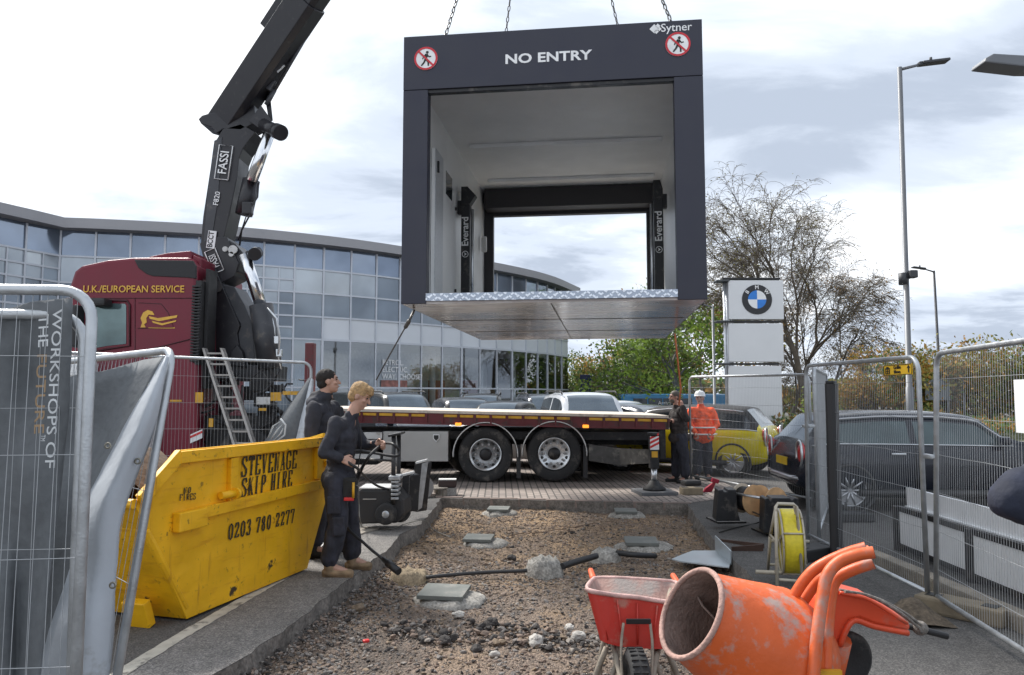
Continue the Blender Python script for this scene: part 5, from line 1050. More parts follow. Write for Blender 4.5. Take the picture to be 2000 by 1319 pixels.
def tree(label, base, H, seed, trunk_r, lev, kids, spread, droop, leaf_n, leaf_s, mats, bm_, first=.34, name='tree', cat='tree', group=None, lean=(0, 0), jit=.25, stems=1, twigs=0, tr_=.011):
    r = random.Random(seed); t = thing(name, base, label, cat, group); tr = MB(); tips = []; base = V(base)
    for s in range(stems):
        d = V((lean[0] + (r.gauss(0, .25) if stems > 1 else 0), lean[1] + (r.gauss(0, .2) if stems > 1 else 0), 1)).normalized(); grow(tr, tips, base, d, H * first * (r.uniform(.8, 1.1) if stems > 1 else 1) / .6, trunk_r, lev, r, spread, droop, kids, 5)
    for tip in list(tips):
        for k in range(twigs):
            u = r.uniform(.2, 1) * (len(tip) - 1); i = min(len(tip) - 2, int(u)); q = tip[i].lerp(tip[i + 1], u - i); d = (tip[-1] - tip[0]).normalized() * .8 + V((r.gauss(0, .5), r.gauss(0, .5), r.gauss(.1, .3))); L = r.uniform(.35, 1.0); pts = [q]
            for m in range(4): d = (d.normalized() + V((r.gauss(.05, .1), 0, -.32))).normalized(); q = q + d * L / 4; pts.append(q)
            tr.tube(pts, [tr_, tr_ * .9, tr_ * .8, tr_ * .7, tr_ * .5], 3, 0, True, False); tips.append(pts)
    ob('trunk', tr, bm_, t); lf = MB()
    for tip in tips:
        pts = []
        for k in range(leaf_n):
            u = r.uniform(.15, 1) * (len(tip) - 1); i = min(len(tip) - 2, int(u)); pts.append(tip[i].lerp(tip[i + 1], u - i) + V((r.gauss(0, jit), r.gauss(0, jit), r.gauss(0, jit * .8))))
        leaves(lf, pts, leaf_s, r, range(len(mats)) if r.random() < .6 else [r.randrange(len(mats))])
    if lf.v: ob('crown', lf, mats, t)
    return t
def gp(px, d): return V(((px - 1000) / F * d, d, terr(d)))
# bare birch behind the totem
tree('tall nearly bare birch with drooping twigs standing behind the totem sign', gp(1580, 40), 15.6, 11, .22, 4, (6, 6, 6, 6), R(27), .03, 1, .05, [LB, LB, LY], BARK, .29, 'birch_tree', 'tree', None, (.02, 0), .10, 1, 4)
tree('slender bare birch standing just left of the taller birch, behind the totem top', gp(1528, 44), 11.8, 23, .15, 4, (5, 5, 6, 5), R(23), .03, 1, .05, [LB, LO], BARK, .31, 'birch_tree', 'tree', None, (.0, 0), .10, 1, 4)
tree('low spreading bare tree to the right of the tall birch', gp(1600, 44), 8.0, 14, .14, 4, (4, 5, 5, 5), R(40), .06, 4, .05, [LB], BARK, .33, 'birch_tree', 'tree', None, (.22, 0), .10, 1, 3)
# green and ochre trees beyond the cars
for px, d, H, sd_, ms, lab in ((1170, 60, 6.6, 31, [LO, LY, LD], 'brownish tree beside the end of the showroom'), (1240, 56, 7.2, 32, [LG, LG, LD], 'fresh green tree above the white flagpoles'), (1300, 52, 7.8, 33, [LG, LD, LY], 'green tree between the flagpoles and the hanging orange strap'),
                         (1352, 45, 9.2, 34, [LG, LD, LG], 'tallest green tree under the right corner of the hanging cabin'), (1392, 58, 11.5, 36, [LO, LY], 'ochre tree peeping out left of the totem sign'), (1128, 66, 6.0, 38, [LD, LD, LY], 'dark tree standing close to the showroom corner')):
    tree(lab, gp(px, d), H * 1.12, sd_, .16, 3, (6, 6, 6), R(46), .0, 22, .14, ms, BARKG, .34, 'tree', 'tree', 'trees beyond the parked cars', (0, 0), .42)
# bushes across the road
for px, d, H, sd_, ms, n, lab in ((1655, 36, 3.6, 51, [LY, LG], 9, 'thin pale bush behind the far end of the right hand fence'), (1715, 34, 4.3, 52, [LO, LO, LY], 16, 'orange leaved bush behind the tall grey street lamp'), (1775, 32, 5.0, 53, [LO, LY, LD], 16, 'rust and olive bush behind the yellow direction sign'),
                         (1850, 31, 4.7, 54, [LY, LY, LO], 18, 'olive bush behind the back of the grey road sign'), (1915, 33, 5.3, 55, [LY, LD, LO], 18, 'widest olive bush right of the grey road sign'), (1985, 30, 4.6, 56, [LD, LY], 8, 'thin twiggy bush at the right edge beyond the road'), (2060, 32, 5, 57, [LD, LY], 12, 'bush beyond the right edge of the road')):
    if px > 2010: continue
    tree(lab, gp(px, d), H, sd_, .09, 3, (4, 5, 5), R(42), .0, n, .085, ms, BARK, .30, 'bush', 'bush', 'bushes across the road', (0, 0), .26, 3)
tree('leafless tree with a fan of dark branches above the bushes', gp(1822, 37), 6.0, 61, .13, 4, (4, 4, 4, 4), R(36), .0, 0, .05, [LY], BARK, .33, 'bare_tree', 'tree')
# ivy and litter under the bushes, and the far wood
r = random.Random(71); lf = MB(); pts = []
for i in range(9000):
    x = r.uniform(9, 40); y = r.uniform(25.2, 29); pts.append(V((x, y, .35 + r.uniform(0, .75) * (.6 + .5 * mnoise.noise(V((x * .6, y * .6, 0)))))))
leaves(lf, pts, .11, r, [0, 0, 1]); ob('undergrowth', lf, [LD, LO], None, True, 'dark green ivy and ground cover under the bushes across the road', 'undergrowth', kind='stuff')
lf = MB(); pts = []; r = random.Random(73)
for i in range(15000):
    x = r.uniform(-10, 190); h = 4.6 + 2.2 * mnoise.noise(V((x * .07, 2, 0))) + 1.3 * mnoise.noise(V((x * .3, 5, 0))); pts.append(V((x, 100 + r.uniform(-3, 3), -1.3 + h * (1 - r.random() ** 1.7))))
leaves(lf, pts, .62, r, [0, 1, 2]); ob('far_wood', lf, [LD, LY, LO], None, True, 'far line of woodland along the horizon', 'wood', kind='stuff')
# ------------------------------------------------------------------ people
SKIN = mat('skin', (.46, .27, .20), .55, 0, .1, 12); SKINR = mat('ruddy_skin', (.42, .23, .175), .55, 0, .1, 12)
BLOND = mat('blond_hair', (.37, .235, .112), .75, 0, .5, 45, .6, 120); BROWN = mat('dark_hair', (.016, .013, .011), .85, 0, .3, 40, .6, 120); GREYH = mat('brown_grey_hair', (.09, .075, .06), .6, 0, .3, 40, .6, 120)
def cloth(n, c, r=.85): return mat(n, c, r, 0, .35, 9, .9, 16, fine=.22)
DKB = cloth('black_fleece', (.027, .028, .037)); DKT = cloth('dark_navy_trousers', (.027, .028, .039)); BRJ = cloth('dark_brown_jacket', (.034, .028, .027)); HIV = cloth('orange_hi_vis', (.95, .10, .012), .6); NAVYJ = cloth('navy_jacket', (.018, .022, .040)); TANB = cloth('tan_suede_boot', (.25, .175, .105)); BLKB = cloth('black_boot', (.02, .02, .02)); REFL = mat('reflective_tape', (.78, .78, .74), .4, .0)
def smoothed(mb, vox, it=4, push=0.0, seed=0, freq=9):
    me = _mesh('tmp', mb, []); o = bpy.data.objects.new('tmp', me); COL.objects.link(o)
    m = o.modifiers.new('r', 'REMESH'); m.mode = 'VOXEL'; m.voxel_size = vox; m.use_smooth_shade = True
    s = o.modifiers.new('s', 'SMOOTH'); s.factor = .5; s.iterations = it
    dg = bpy.context.evaluated_depsgraph_get(); dg.update(); r = bpy.data.meshes.new_from_object(o.evaluated_get(dg)); bpy.data.objects.remove(o); bpy.data.meshes.remove(me)
    if push:
        n = len(r.vertices); co = np.empty(n * 3); no = np.empty(n * 3); r.vertices.foreach_get('co', co); r.vertices.foreach_get('normal', no); co = co.reshape(-1, 3); no = no.reshape(-1, 3)
        d = np.array([mnoise.noise(V((c[0] * freq + seed, c[1] * freq, c[2] * freq * .55))) + .5 * mnoise.noise(V((c[0] * freq * 2.3, c[1] * freq * 2.3 + seed, c[2] * freq * 1.3))) for c in co]); co += no * (d * push)[:, None]; r.vertices.foreach_set('co', co.ravel()); r.update()
    r.polygons.foreach_set('use_smooth', [True] * len(r.polygons)); return r
def hand(b, w, d, side, grip, r=.0088):
    'palm and five bent fingers: w wrist, d pointing direction, side towards the thumb, grip the way the fingers curl'
    d = d.normalized(); side = (side - d * side.dot(d)).normalized(); g = (grip - d * grip.dot(d)); g = (g - side * g.dot(side)).normalized(); k = w + d * .085
    b.cap(w - d * .03, w + d * .01, .029, .028, 10, 0, .8, side)
    for i in range(4):
        s = side * (.030 - .020 * i); b.cap(w + d * .02 + s * .7, k + s, .016, .012, 8)
        L = (.040, .045, .042, .033)[i]; a = k + s; c = a + (d * .75 + g * .65) * L; e = c + (d * -.1 + g) * L * .7; f = e + (d * -.75 + g * .55) * L * .55
        b.cap(a, c, r * 1.05, r, 8); b.cap(c, e, r, r * .95, 8); b.cap(e, f, r * .93, r * .8, 8)
    a = w + d * .025 + side * .028; c = a + (d * .5 + side * .6 + g * .35) * .045; e = c + (d * .7 + side * .05 + g * .6) * .035; b.cap(a, c, .0135, .011, 8); b.cap(c, e, .011, .009, 8)
def head_parts(b, c, f, u):
    'c centre of the head, f facing, u up'
    f = f.normalized(); u = (u - f * u.dot(f)).normalized(); s = f.cross(u); M3 = Matrix((s, f, u)).transposed()
    P = lambda x, y, z: c + s * x + f * y + u * z
    b.ell(P(0, -.012, .03), (.074, .094, .088), M3, 18); b.ell(P(0, .018, -.035), (.058, .068, .078), M3, 16); b.ell(P(0, .05, -.085), (.03, .032, .028), M3, 10)
    b.cap(P(0, .083, .012), P(0, .104, -.026), .010, .014, 8); b.ell(P(0, .072, .034), (.05, .018, .012), M3, 10); b.ell(P(0, .083, -.058), (.022, .012, .010), M3, 10)
    for k in (-1, 1): b.ell(P(k * .074, -.012, -.004), (.010, .022, .034), M3, 10); b.ell(P(k * .042, .058, -.02), (.022, .02, .02), M3, 8)
    return P, M3
def person(label, M, J, f, u, hair, top, trou, boot, group=None, hairm=BROWN, skin=SKIN, belly=0.0, hood=False, hairlen=0.0, hat=False, hiv=False, beard=False, collar=False, grips=None, hem=.80, top_r=1.0):
    t = thing('person', None, label, 'person', group, M=M); J = {k: V(v) for k, v in J.items()}; f, u = V(f), V(u)
    b = MB(); P, M3 = head_parts(b, J['head'], f, u)
    b.cap(J['neck'], J['head'] + V((0, 0, -.05)) - f.normalized() * .02, .058, .054, 14)
    def torso(b, g, low=True):
        c, p = J['chest'], J['pelvis']; sx = (J['shl'] - J['shr']).normalized(); fw = V((sx.y, -sx.x, 0)).normalized(); Mt = Matrix((sx, fw, V((0, 0, 1)))).transposed()
        n = 6
        for i in range(n):
            q = p.lerp(c, i / (n - 1)); b.ell(q, (.165 * g + .02 * i / n, (.115 + belly * math.sin(math.pi * min(1, i / (n - 1) * 1.1))) * g, .13), Mt, 16)
        b.cap(J['shr'].lerp(c, .12), J['shl'].lerp(c, .12), .075 * g, .075 * g, 12); b.cap(c, J['neck'], .10 * g, .06 * g, 12)
    def arms(b, g, end=1.0):
        for s in 'rl': b.cap(J['sh' + s], J['el' + s], .056 * g, .046 * g, 12); b.cap(J['el' + s], J['el' + s].lerp(J['wr' + s], end), .046 * g, .034 * g, 12)
    def legs(b, g, end=1.0):
        for s in 'rl': b.cap(J['hi' + s], J['kn' + s], .088 * g, .062 * g, 14); b.cap(J['kn' + s], J['kn' + s].lerp(J['an' + s], end), .062 * g, .046 * g, 12)
    torso(b, .9); arms(b, .85); legs(b, .88)
    for s in 'rl': b.cap(J['an' + s], J['to' + s], .035, .03, 10)
    for s in 'rl':
        d = (J['wr' + s] - J['el' + s]).normalized(); gd = (grips or {}).get(s); hd_, sd__, gr = (V(gd[0]), V(gd[1]), V(gd[2])) if gd else (d, f.cross(V((0, 0, 1))) * (1 if s == 'l' else -1) * .2 + f, V((0, 0, -1)) + f * .2); hand(b, J['wr' + s] + d * .01, hd_, sd__, gr)
    ob('body', smoothed(b, .0062, 3), skin, t, False).data.materials.clear(); body = t.children[-1]; body.data.materials.append(skin)
    for nm, mm, fn in (('jacket', top, 0), ('trousers', trou, 1), ('boots', boot, 2)):
        b = MB()
        if fn == 0:
            torso(b, 1.06 * top_r); arms(b, 1.32 * top_r, .95); sx = (J['shl'] - J['shr']).normalized(); fw = V((sx.y, -sx.x, 0)); Mt = Matrix((sx, fw, V((0, 0, 1)))).transposed()
            b.ell(J['pelvis'] + V((0, 0, -.02)), (.195 * top_r, .155 * top_r + belly, .14), Mt, 16)
            if collar: b.cap(J['neck'] + V((0, 0, .0)), J['neck'] + V((0, 0, .012)) + f * .008, .07, .066, 14)
            if hood: b.ell(J['neck'] - f * .085 + V((0, 0, -.01)), (.125, .085, .07), M3, 14); b.cap(J['neck'] - f * .06, J['neck'] + V((0, 0, .03)), .09, .078, 14)
            me = smoothed(b, .010, 2, .017, 3 + len(label), 9)
        elif fn == 1:
            b.ell(J['pelvis'] + V((0, 0, -.04)), (.168, .125, .13), None, 14)
            for s in 'rl':
                a = J['an' + s] + V((0, 0, .075)); b.cap(J['hi' + s], J['kn' + s], .122, .096, 14); b.cap(J['kn' + s], a, .096, .088, 12); b.cap(J['pelvis'], J['hi' + s], .12, .1, 12)
            me = smoothed(b, .011, 2, .018, 9 + len(label), 9)
        else:
            for s in 'rl':
                b = MB(); a, o = J['an' + s], J['to' + s]; d = V((o.x - a.x, o.y - a.y, 0)); d = d.normalized(); b.cap(a, V((a.x, a.y, .05)), .055, .05, 12); b.cap(V((a.x, a.y, .045)) - d * .03, V((o.x, o.y, .042)), .045, .043, 12, 0, .8); b.cap(V((a.x, a.y, .02)) - d * .045, V((o.x, o.y, .02)) + d * .01, .028, .03, 10); me = smoothed(b, .008, 2); me.materials.clear(); me.materials.append(mm); ob('boot', me, None, t, False)
            continue
        me.materials.clear(); me.materials.append(mm); o = ob(nm, me, None, t, False)
        if fn == 0: jk = o
    if not hat or True:
        b = MB(); hn = smoothed
        b.ell(P(0, -.022, .045), (.083, .098, .086), M3, 18); b.ell(P(0, -.055, -.01), (.072, .062, .06 + hairlen * .3), M3, 14)
        if hairlen: b.ell(P(0, .045, .085), (.066, .055, .045), M3, 14); b.ell(P(0, .075, .062), (.052, .03, .03), M3, 12); b.ell(P(0, -.02, .075), (.084, .09, .068), M3, 14)
        me = smoothed(b, .0065, 2, .0045, 5, 34); me.materials.clear(); me.materials.append(hairm); ob('hair', me, None, t, False)
    b = MB()
    for k in (-1, 1): b.ell(P(k * .031, .076, .012), (.013, .008, .007), M3, 8)
    b.cap(P(-.02, .093, -.058), P(.02, .093, -.058), .003, .003, 6); ob('eyes_and_mouth', b, INK, t, False)
    b = MB(); 
    for k in (-1, 1): b.cap(P(k * .016, .087, .033), P(k * .05, .072, .034), .005, .004, 6)
    ob('eyebrow', b, hairm, t, False)
    if beard: b = MB(); b.ell(P(0, .045, -.07), (.06, .052, .05), M3, 12); me = smoothed(b, .008, 1, .004, 3, 40); me.materials.clear(); me.materials.append(hairm); ob('beard', me, None, t, False)
    if hat:
        b = MB(); prof = [(-.01, .108), (-.004, .112), (.0, .104), (.03, .102), (.07, .088), (.095, .06), (.105, .02), (.106, .001)]; b.lathe(prof, P(0, -.005, .045), u, 24); b.ell(P(0, .1, .04), (.07, .05, .008), M3, 12); b.tube([P(0, -.09, .08), P(0, -.05, .14), P(0, 0, .155), P(0, .06, .13), P(0, .09, .08)], .014, 6); ob('hard_hat', b, WHITE, t, False)
    if hiv:
        for z0 in (hiv if isinstance(hiv, list) else []):
            q = J['pelvis'].lerp(J['chest'], z0); sx = (J['shl'] - J['shr']).normalized(); fw = V((sx.y, -sx.x, 0)); pts = [q + sx * math.cos(a) * .222 * top_r + fw * math.sin(a) * (.166 + belly) * top_r for a in np.linspace(0, 2 * math.pi, 28, False)]; b = MB(); b.tube([p for p in pts], .034, 6, closed=True, flat=.45, up=V((0, 0, 1))); ob('reflective_band', b, REFL, jk, False)
        for s in 'rl':
            for k in (.55,):
                q = J['el' + s].lerp(J['wr' + s], k); d = (J['wr' + s] - J['el' + s]).normalized(); b = MB(); b.lathe([(-.025, .058), (.025, .056), (.025, .05), (-.025, .052)], q, d, 16, closed=True); ob('reflective_band', b, REFL, jk, False)
    return t, jk
# blond worker with the hose
bm0 = G(655, 1121); PW = Matrix.Translation(bm0)
JB = dict(head=(.205, -.0, 1.63), neck=(.125, 0, 1.455), chest=(.055, 0, 1.26), pelvis=(.02, 0, .88), shr=(.02, -.185, 1.38), shl=(.09, .185, 1.38), elr=(-.055, -.265, 1.12), wrr=(.085, -.23, 1.075), ell=(.185, .27, 1.15), wrl=(.325, .13, 1.185),
          hir=(.02, -.1, .86), hil=(.03, .1, .86), knr=(.045, -.12, .48), knl=(.10, .13, .49), anr=(-.02, -.13, .10), anl=(.12, .17, .10), tor=(.16, -.14, .04), tol=(.27, .16, .04))
man, jk = person('blond worker in a dark fleece and tan boots holding a black hose beside the skip', PW, JB, (1, -.05, -.42), (.42, 0, 1), BLOND, DKB, DKT, TANB, None, BLOND, hairlen=.03, collar=True,
       grips={'r': ((.9, .1, -.35), (.2, .3, .9), (-.1, .9, -.2)), 'l': ((.9, -.3, -.1), (.2, -.3, .9), (0, -.9, -.3))})
b = MB(); b.box((.16, -.16, .80), (.13, .09, .2), None, 0, .03); b.box((.19, -.19, .78), (.05, .05, .13), None, 0, .015); pch = ob('tool_pouch', b, BLKB, man, False); b = MB(); b.tube([V((.2, -.22, .72)), V((.2, -.22, .86))], .012, 8); ob('yellow_tool', b, YREF, pch, False); b = MB(); b.box((.16, -.215, .71), (.09, .02, .03), None, 0, .006); ob('red_tool', b, REDREF, pch, False)
for (x, y, z, w, d, h) in ((.03, -.235, .66, .12, .03, .16), (.075, -.225, .47, .11, .04, .17)): b = MB(); b.box((x, y, z), (w, d, h), Matrix.Rotation(R(-3), 3, 'Y'), 0, .014); ob('cargo_pocket', b, DKT, bpy.data.objects[man.name], False)
b = MB(); b.tube(catmull([V((.175, -.02, 1.43)), V((.21, -.03, 1.34)), V((.225, -.03, 1.2)), V((.205, -.03, 1.0)), V((.19, -.03, .88))], 4), .006, 5); ob('zip', b, BLACKM, man, False)
# dark haired man beyond him, turned away, looking up to the right
q = W(633, 900, 7.75); q.z = 0.0; s_ = 1.075
JS = dict(head=(.03, 0, 1.66), neck=(-.02, 0, 1.485), chest=(-.03, 0, 1.28), pelvis=(-.02, 0, .9), shr=(-.06, -.20, 1.40), shl=(.02, .2, 1.40), elr=(-.05, -.29, 1.12), wrr=(.06, -.27, .9), ell=(.06, .29, 1.13), wrl=(.16, .2, .95), hir=(-.02, -.1, .88), hil=(0, .1, .88), knr=(-.01, -.11, .49), knl=(.04, .12, .49), anr=(-.05, -.12, .1), anl=(.03, .13, .1), tor=(.13, -.14, .04), tol=(.2, .14, .04))
person('dark haired man in a black hoodie looking up to the right, behind the blond worker', Matrix.Translation(q) @ Matrix.Scale(s_, 4), JS, (.93, .3, .12), (-.12, 0, 1), BROWN, DKB, DKT, BLKB, None, BROWN, hood=True)
# man at the tail of the lorry holding the strap
q = G(1326, 943)
JM = dict(head=(-.06, 0, 1.60), neck=(-.02, 0, 1.43), chest=(.0, 0, 1.24), pelvis=(.02, 0, .86), shr=(.0, .2, 1.35), shl=(.02, -.2, 1.35), elr=(-.12, .25, 1.12), wrr=(-.11, .0, 1.17), ell=(.10, -.30, 1.2), wrl=(.03, -.27, 1.42), hir=(.02, .1, .85), hil=(.03, -.1, .85), knr=(-.02, .11, .46), knl=(.08, -.1, .46), anr=(-.03, .12, .1), anl=(.10, -.1, .1), tor=(-.2, .08, .04), tol=(-.05, -.18, .04))
person('man in a dark brown jacket at the lorry tail holding up an orange strap', Matrix.Translation(q), JM, (-1, -.25, .02), (0, 0, 1), GREYH, BRJ, DKT, BLKB, None, GREYH, SKINR, belly=.035, beard=True, top_r=1.08)
# man in orange
q = G(1372, 938)
JO = dict(head=(-.02, 0, 1.58), neck=(.0, .02, 1.42), chest=(.02, .02, 1.22), pelvis=(.03, .02, .85), shr=(-.18, -.02, 1.33), shl=(.21, .04, 1.33), elr=(-.26, -.03, 1.08), wrr=(-.16, -.16, .92), ell=(.29, -.02, 1.07), wrl=(.12, -.16, .90), hir=(-.08, .02, .84), hil=(.1, .02, .84), knr=(-.09, -.02, .46), knl=(.1, .0, .46), anr=(-.1, .03, .1), anl=(.11, .04, .1), tor=(-.13, -.15, .04), tol=(.12, -.15, .04))
person('man in an orange hi vis jacket and white hard hat beside the yellow car', Matrix.Translation(q), JO, (-.45, -1, .05), (0, 0, 1), GREYH, HIV, DKT, BLKB, None, GREYH, SKINR, hat=True, hiv=[.1, .45], top_r=1.14, belly=.02, collar=True)
# bearded man by the lorry, seen between the two workers
q = W(656, 0, 13.1); q.z = 0
JK = dict(JS); JK.update(head=(0, -.03, 1.62), elr=(-.27, -.05, 1.1), ell=(.27, .0, 1.1), shr=(-.19, 0, 1.38), shl=(.19, 0, 1.38), wrr=(-.24, -.12, .9), wrl=(.24, -.1, .9), hir=(-.1, 0, .88), hil=(.1, 0, .88), knr=(-.1, 0, .49), knl=(.1, 0, .49), anr=(-.1, 0, .1), anl=(.1, 0, .1), tor=(-.12, -.17, .04), tol=(.12, -.17, .04))
person('bearded man in black by the lorry, only his face showing between the two workers', Matrix.Translation(q), JK, (.1, -1, .05), (0, 0, 1), BROWN, DKB, DKT, BLKB, None, BROWN, beard=True, hood=True)
# bystander whose elbow reaches in at the right edge
el = W(1962, 975, 2.25); q = V((el.x + .40, 2.25, 0))
JE = dict(JS); JE.update(head=(.05, 0, 1.62), neck=(.05, 0, 1.46), chest=(.05, 0, 1.28), pelvis=(.05, 0, .88), shr=(-.14, .02, 1.42), shl=(.25, 0, 1.42), elr=(el.x - q.x + .035, -.01, el.z - .0), wrr=(.02, -.2, 1.30), ell=(.33, -.05, 1.12), wrl=(.25, -.2, 1.2), hir=(-.05, 0, .88), hil=(.15, 0, .88), knr=(-.05, 0, .49), knl=(.15, 0, .49), anr=(-.05, 0, .1), anl=(.15, 0, .1), tor=(-.07, .17, .04), tol=(.17, .17, .04))
person('bystander in a padded navy jacket, only an elbow showing at the right edge', Matrix.Translation(q), JE, (0, 1, 0), (0, 0, 1), BROWN, NAVYJ, DKT, BLKB, None, BROWN, top_r=1.3, grips={'r': ((.3, -.8, .1), (0, .2, .9), (.3, .8, 0)), 'l': ((.1, -.9, .2), (0, .2, .9), (-.3, .8, 0))})
# ------------------------------------------------------------------ mesh fence panels
WIRE = mat('galvanised_wire', (.38, .395, .41), .5, .4, .1, 8)
def fence(label, p0, p1, t0, t1, r=.021, step=.04, nh=6, group='wire mesh site fences', rad=.12, w=.0017, wr=1.0):
    'p0,p1 feet; t0,t1 upper corners; rounded top corners'
    p0, p1, t0, t1 = V(p0), V(p1), V(t0), V(t1); f = thing('mesh_fence', (p0 + p1) / 2 * 1.0, label, 'fence', group)
    u0, u1 = (t0 - p0).normalized(), (t1 - p1).normalized(); h = (t1 - t0).normalized(); b = MB()
    def corner(t, u, hd): return [t - u * rad + (u * math.sin(a) + hd * (1 - math.cos(a))) * rad for a in np.linspace(0, math.pi / 2, 7)]
    pts = [p0] + corner(t0, u0, h) + corner(t1, u1, -h)[::-1] + [p1]
    b.tube(pts, r, 12); lo0, lo1 = p0 + u0 * .12, p1 + u1 * .12; b.tube([lo0, lo1], r * .9, 10); ob('frame', b, GALV, f)
    m = MB(); L = (p1 - p0).length; n = int(L / step); rr = random.Random(len(label)); nrm = h.cross(V((0, 0, 1))).normalized()
    for i in range(1, n):
        a = i / n; lo, hi = lo0.lerp(lo1, a), t0.lerp(t1, a); k = mnoise.noise(V((a * 3, 1.5, len(label)))) * .012 * wr; m.tube([lo, lo.lerp(hi, .5) + nrm * k + h * k, hi], w, 3, caps=False)
    for j in range(nh):
        s = (j + .7) / (nh + .4); q0, q1 = lo0.lerp(t0, s), lo1.lerp(t1, s); m.tube([q0.lerp(q1, i / 8) + V((0, 0, .012 * wr * mnoise.noise(V((i * .9, j, 3))))) for i in range(9)], w * 1.35, 4, caps=False)
    ob('wire_mesh', m, WIRE, f); return f
def clip(p, d, label):
    b = MB(); d = V(d).normalized(); b.box(p, (.13, .05, .035), Matrix.Rotation(math.atan2(d.y, d.x), 3, 'Z'), 0, .012); b.tube([p + V((0, -.05, 0)), p + V((0, .05, 0))], .01, 8); ob('fence_clip', b, GALV, None, True, label, 'clip', 'fence clips')
def foot(p, rz, m, label, w=.62):
    b = MB(); Mz = Matrix.Rotation(rz, 3, 'Z'); p = V(p)
    b.box(p + V((0, 0, .06)), (w, .23, .12), Mz, 0, .02)
    for k in (-.2, .2): b.box(p + Mz @ V((k * w / .62, 0, .121)), (.10, .1, .006), Mz, 1)
    ob('fence_block', b, [m, INK], None, True, label, 'block', 'fence feet')
up = V((0, 0, 1.95))
A0, A1 = G(1579, 1066), G(1813, 1188); B0 = G(1829, 1196); B1 = B0 + (G(2000, 1312) - B0).normalized() * 3.2
fence('wire fence panel on the right carrying the yellow direction sign', A0, A1, A0 + V((.03, 0, 1.97)), A1 + V((.0, 0, 1.95)), .020, step=.034, w=.0016)
fence('wire fence panel running out at the right edge, beyond the joint near the yellow sign', B0, B1, B0 + V((.085, .0, 1.97)), B1 + V((.0, 0, 1.98)), .020, step=.034, w=.0016)
C0, C1 = G(1350, 941), G(1588, 990); fence('wire fence panel in front of the two men and the yellow car', C0, C1, C0 + up * 1.02, C1 + up, .021)
D0, D1 = G(1600, 1058), G(1622, 988); fence('wire fence panel seen nearly edge on beside the black plastic post', D0, D1, D0 + up, D1 + up, .021)
clip((A1 + B0) / 2 + V((.02, 0, 1.17)), A1 - B0, 'steel fence clip joining the two right hand fence panels above the white boards')
clip(A0 + V((.06, .05, 1.3)), V((1, 0, 0)), 'steel fence clip at the far corner of the right hand fence')
# near left panels
TL = W(152, 568, 2.12); BL = W(124, 1319, 2.0); dl = (BL - TL); BL0 = TL + dl * ((TL.z - .08) / -dl.z) if dl.z else BL
hL = V((-1, -.10, 0)).normalized(); TL2 = TL + hL * 3.0; BL2 = BL0 + hL * 3.0; rr_ = V((.024, 0, 0))
fence('nearest wire fence panel at the left edge, carrying the lettered grey banner', BL0 + rr_, BL2, TL + rr_ + V((.02, 0, .0)), TL2, .0155, .04, 6, wr=2.0, rad=.085, w=.0011)
o_ = V((-.035, .10, -.06)); fence('second wire fence panel, close behind the lettered banner panel at the left edge', BL0 + o_, BL2 + o_, TL + o_, TL2 + o_, .0155, .06, 4, rad=.085, w=.001)
T2 = W(338, 684, 2.85); q = W(229, 1319, 2.5); d2 = q - T2; B2 = T2 + d2 * ((T2.z - .06) / -d2.z); h2 = (W(175, 706, 3.5) - W(330, 690, 2.8)).normalized(); fence('leaning wire fence panel with a loose pale banner hanging off its corner', B2, B2 + h2 * 3, T2, T2 + h2 * 3, .0150, .05, 5, rad=.07, w=.0012)
p0, p1 = W(608, 709, 10.5), W(100, 688, 9.7); fence('wire fence panel behind the skip, in front of the lorry cab', V((p0.x, p0.y, .1)), V((p1.x, p1.y, .1)), p0, p1, .021, .045, 5)
# ------------------------------------------------------------------ banners
BAND = mat('dark_grey_banner', (.125, .135, .145), .75, 0, .18, 3, .35, 30, fine=.1); BANP = mat('pale_grey_banner_back', (.46, .49, .53), .7, 0, .1, 2, .3, 18, dirt=(.26, .25, .23), dscale=3, damt=.25); BANW = mat('banner_white_print', (.62, .64, .65), .7, 0, .1, 20); TANP = mat('banner_tan_print', (.34, .23, .13), .7, 0, .1, 20); EYE = mat('brass_eyelet', (.35, .33, .28), .4, .8)
def sheet_px(rows, th, k=5):
    'rows of (px,py,d) control points refined to a smooth thick sheet'
    P = [[W(*q) for q in r] for r in rows]; P = [catmull(r, k) for r in P]; cols = [catmull([r[i] for r in P], k) for i in range(len(P[0]))]; g = [[cols[i][j] for i in range(len(cols))] for j in range(len(cols[0]))]
    for i, r in enumerate(g):
        for j, q in enumerate(r): q.y += .016 * mnoise.noise(V((i * .21, j * .3, th * 900))) + .006 * mnoise.noise(V((i * .55 + j * .4, j * .75, 4)))
    b = MB(); b.sheet(g, th); return b
b1_ = thing('lettered_banner', W(60, 1319, 2.2), 'dark grey banner lettered down its length on the nearest left fence panel', 'banner')
rows = [[(-260, 590, 2.3), (-120, 600, 2.22), (0, 606, 2.22), (60, 590, 2.20), (140, 582, 2.19)], [(-260, 760, 2.3), (-120, 760, 2.25), (0, 760, 2.21), (60, 760, 2.24), (136, 760, 2.17)], [(-260, 950, 2.3), (-120, 950, 2.24), (0, 950, 2.23), (50, 950, 2.19), (122, 950, 2.2)], [(-260, 1150, 2.3), (-120, 1150, 2.25), (0, 1150, 2.2), (40, 1150, 2.24), (96, 1150, 2.16)], [(-260, 1400, 2.3), (-120, 1400, 2.24), (0, 1400, 2.2), (35, 1400, 2.22), (70, 1400, 2.15)]]
ob('fabric', sheet_px(rows, .003), BAND, b1_)
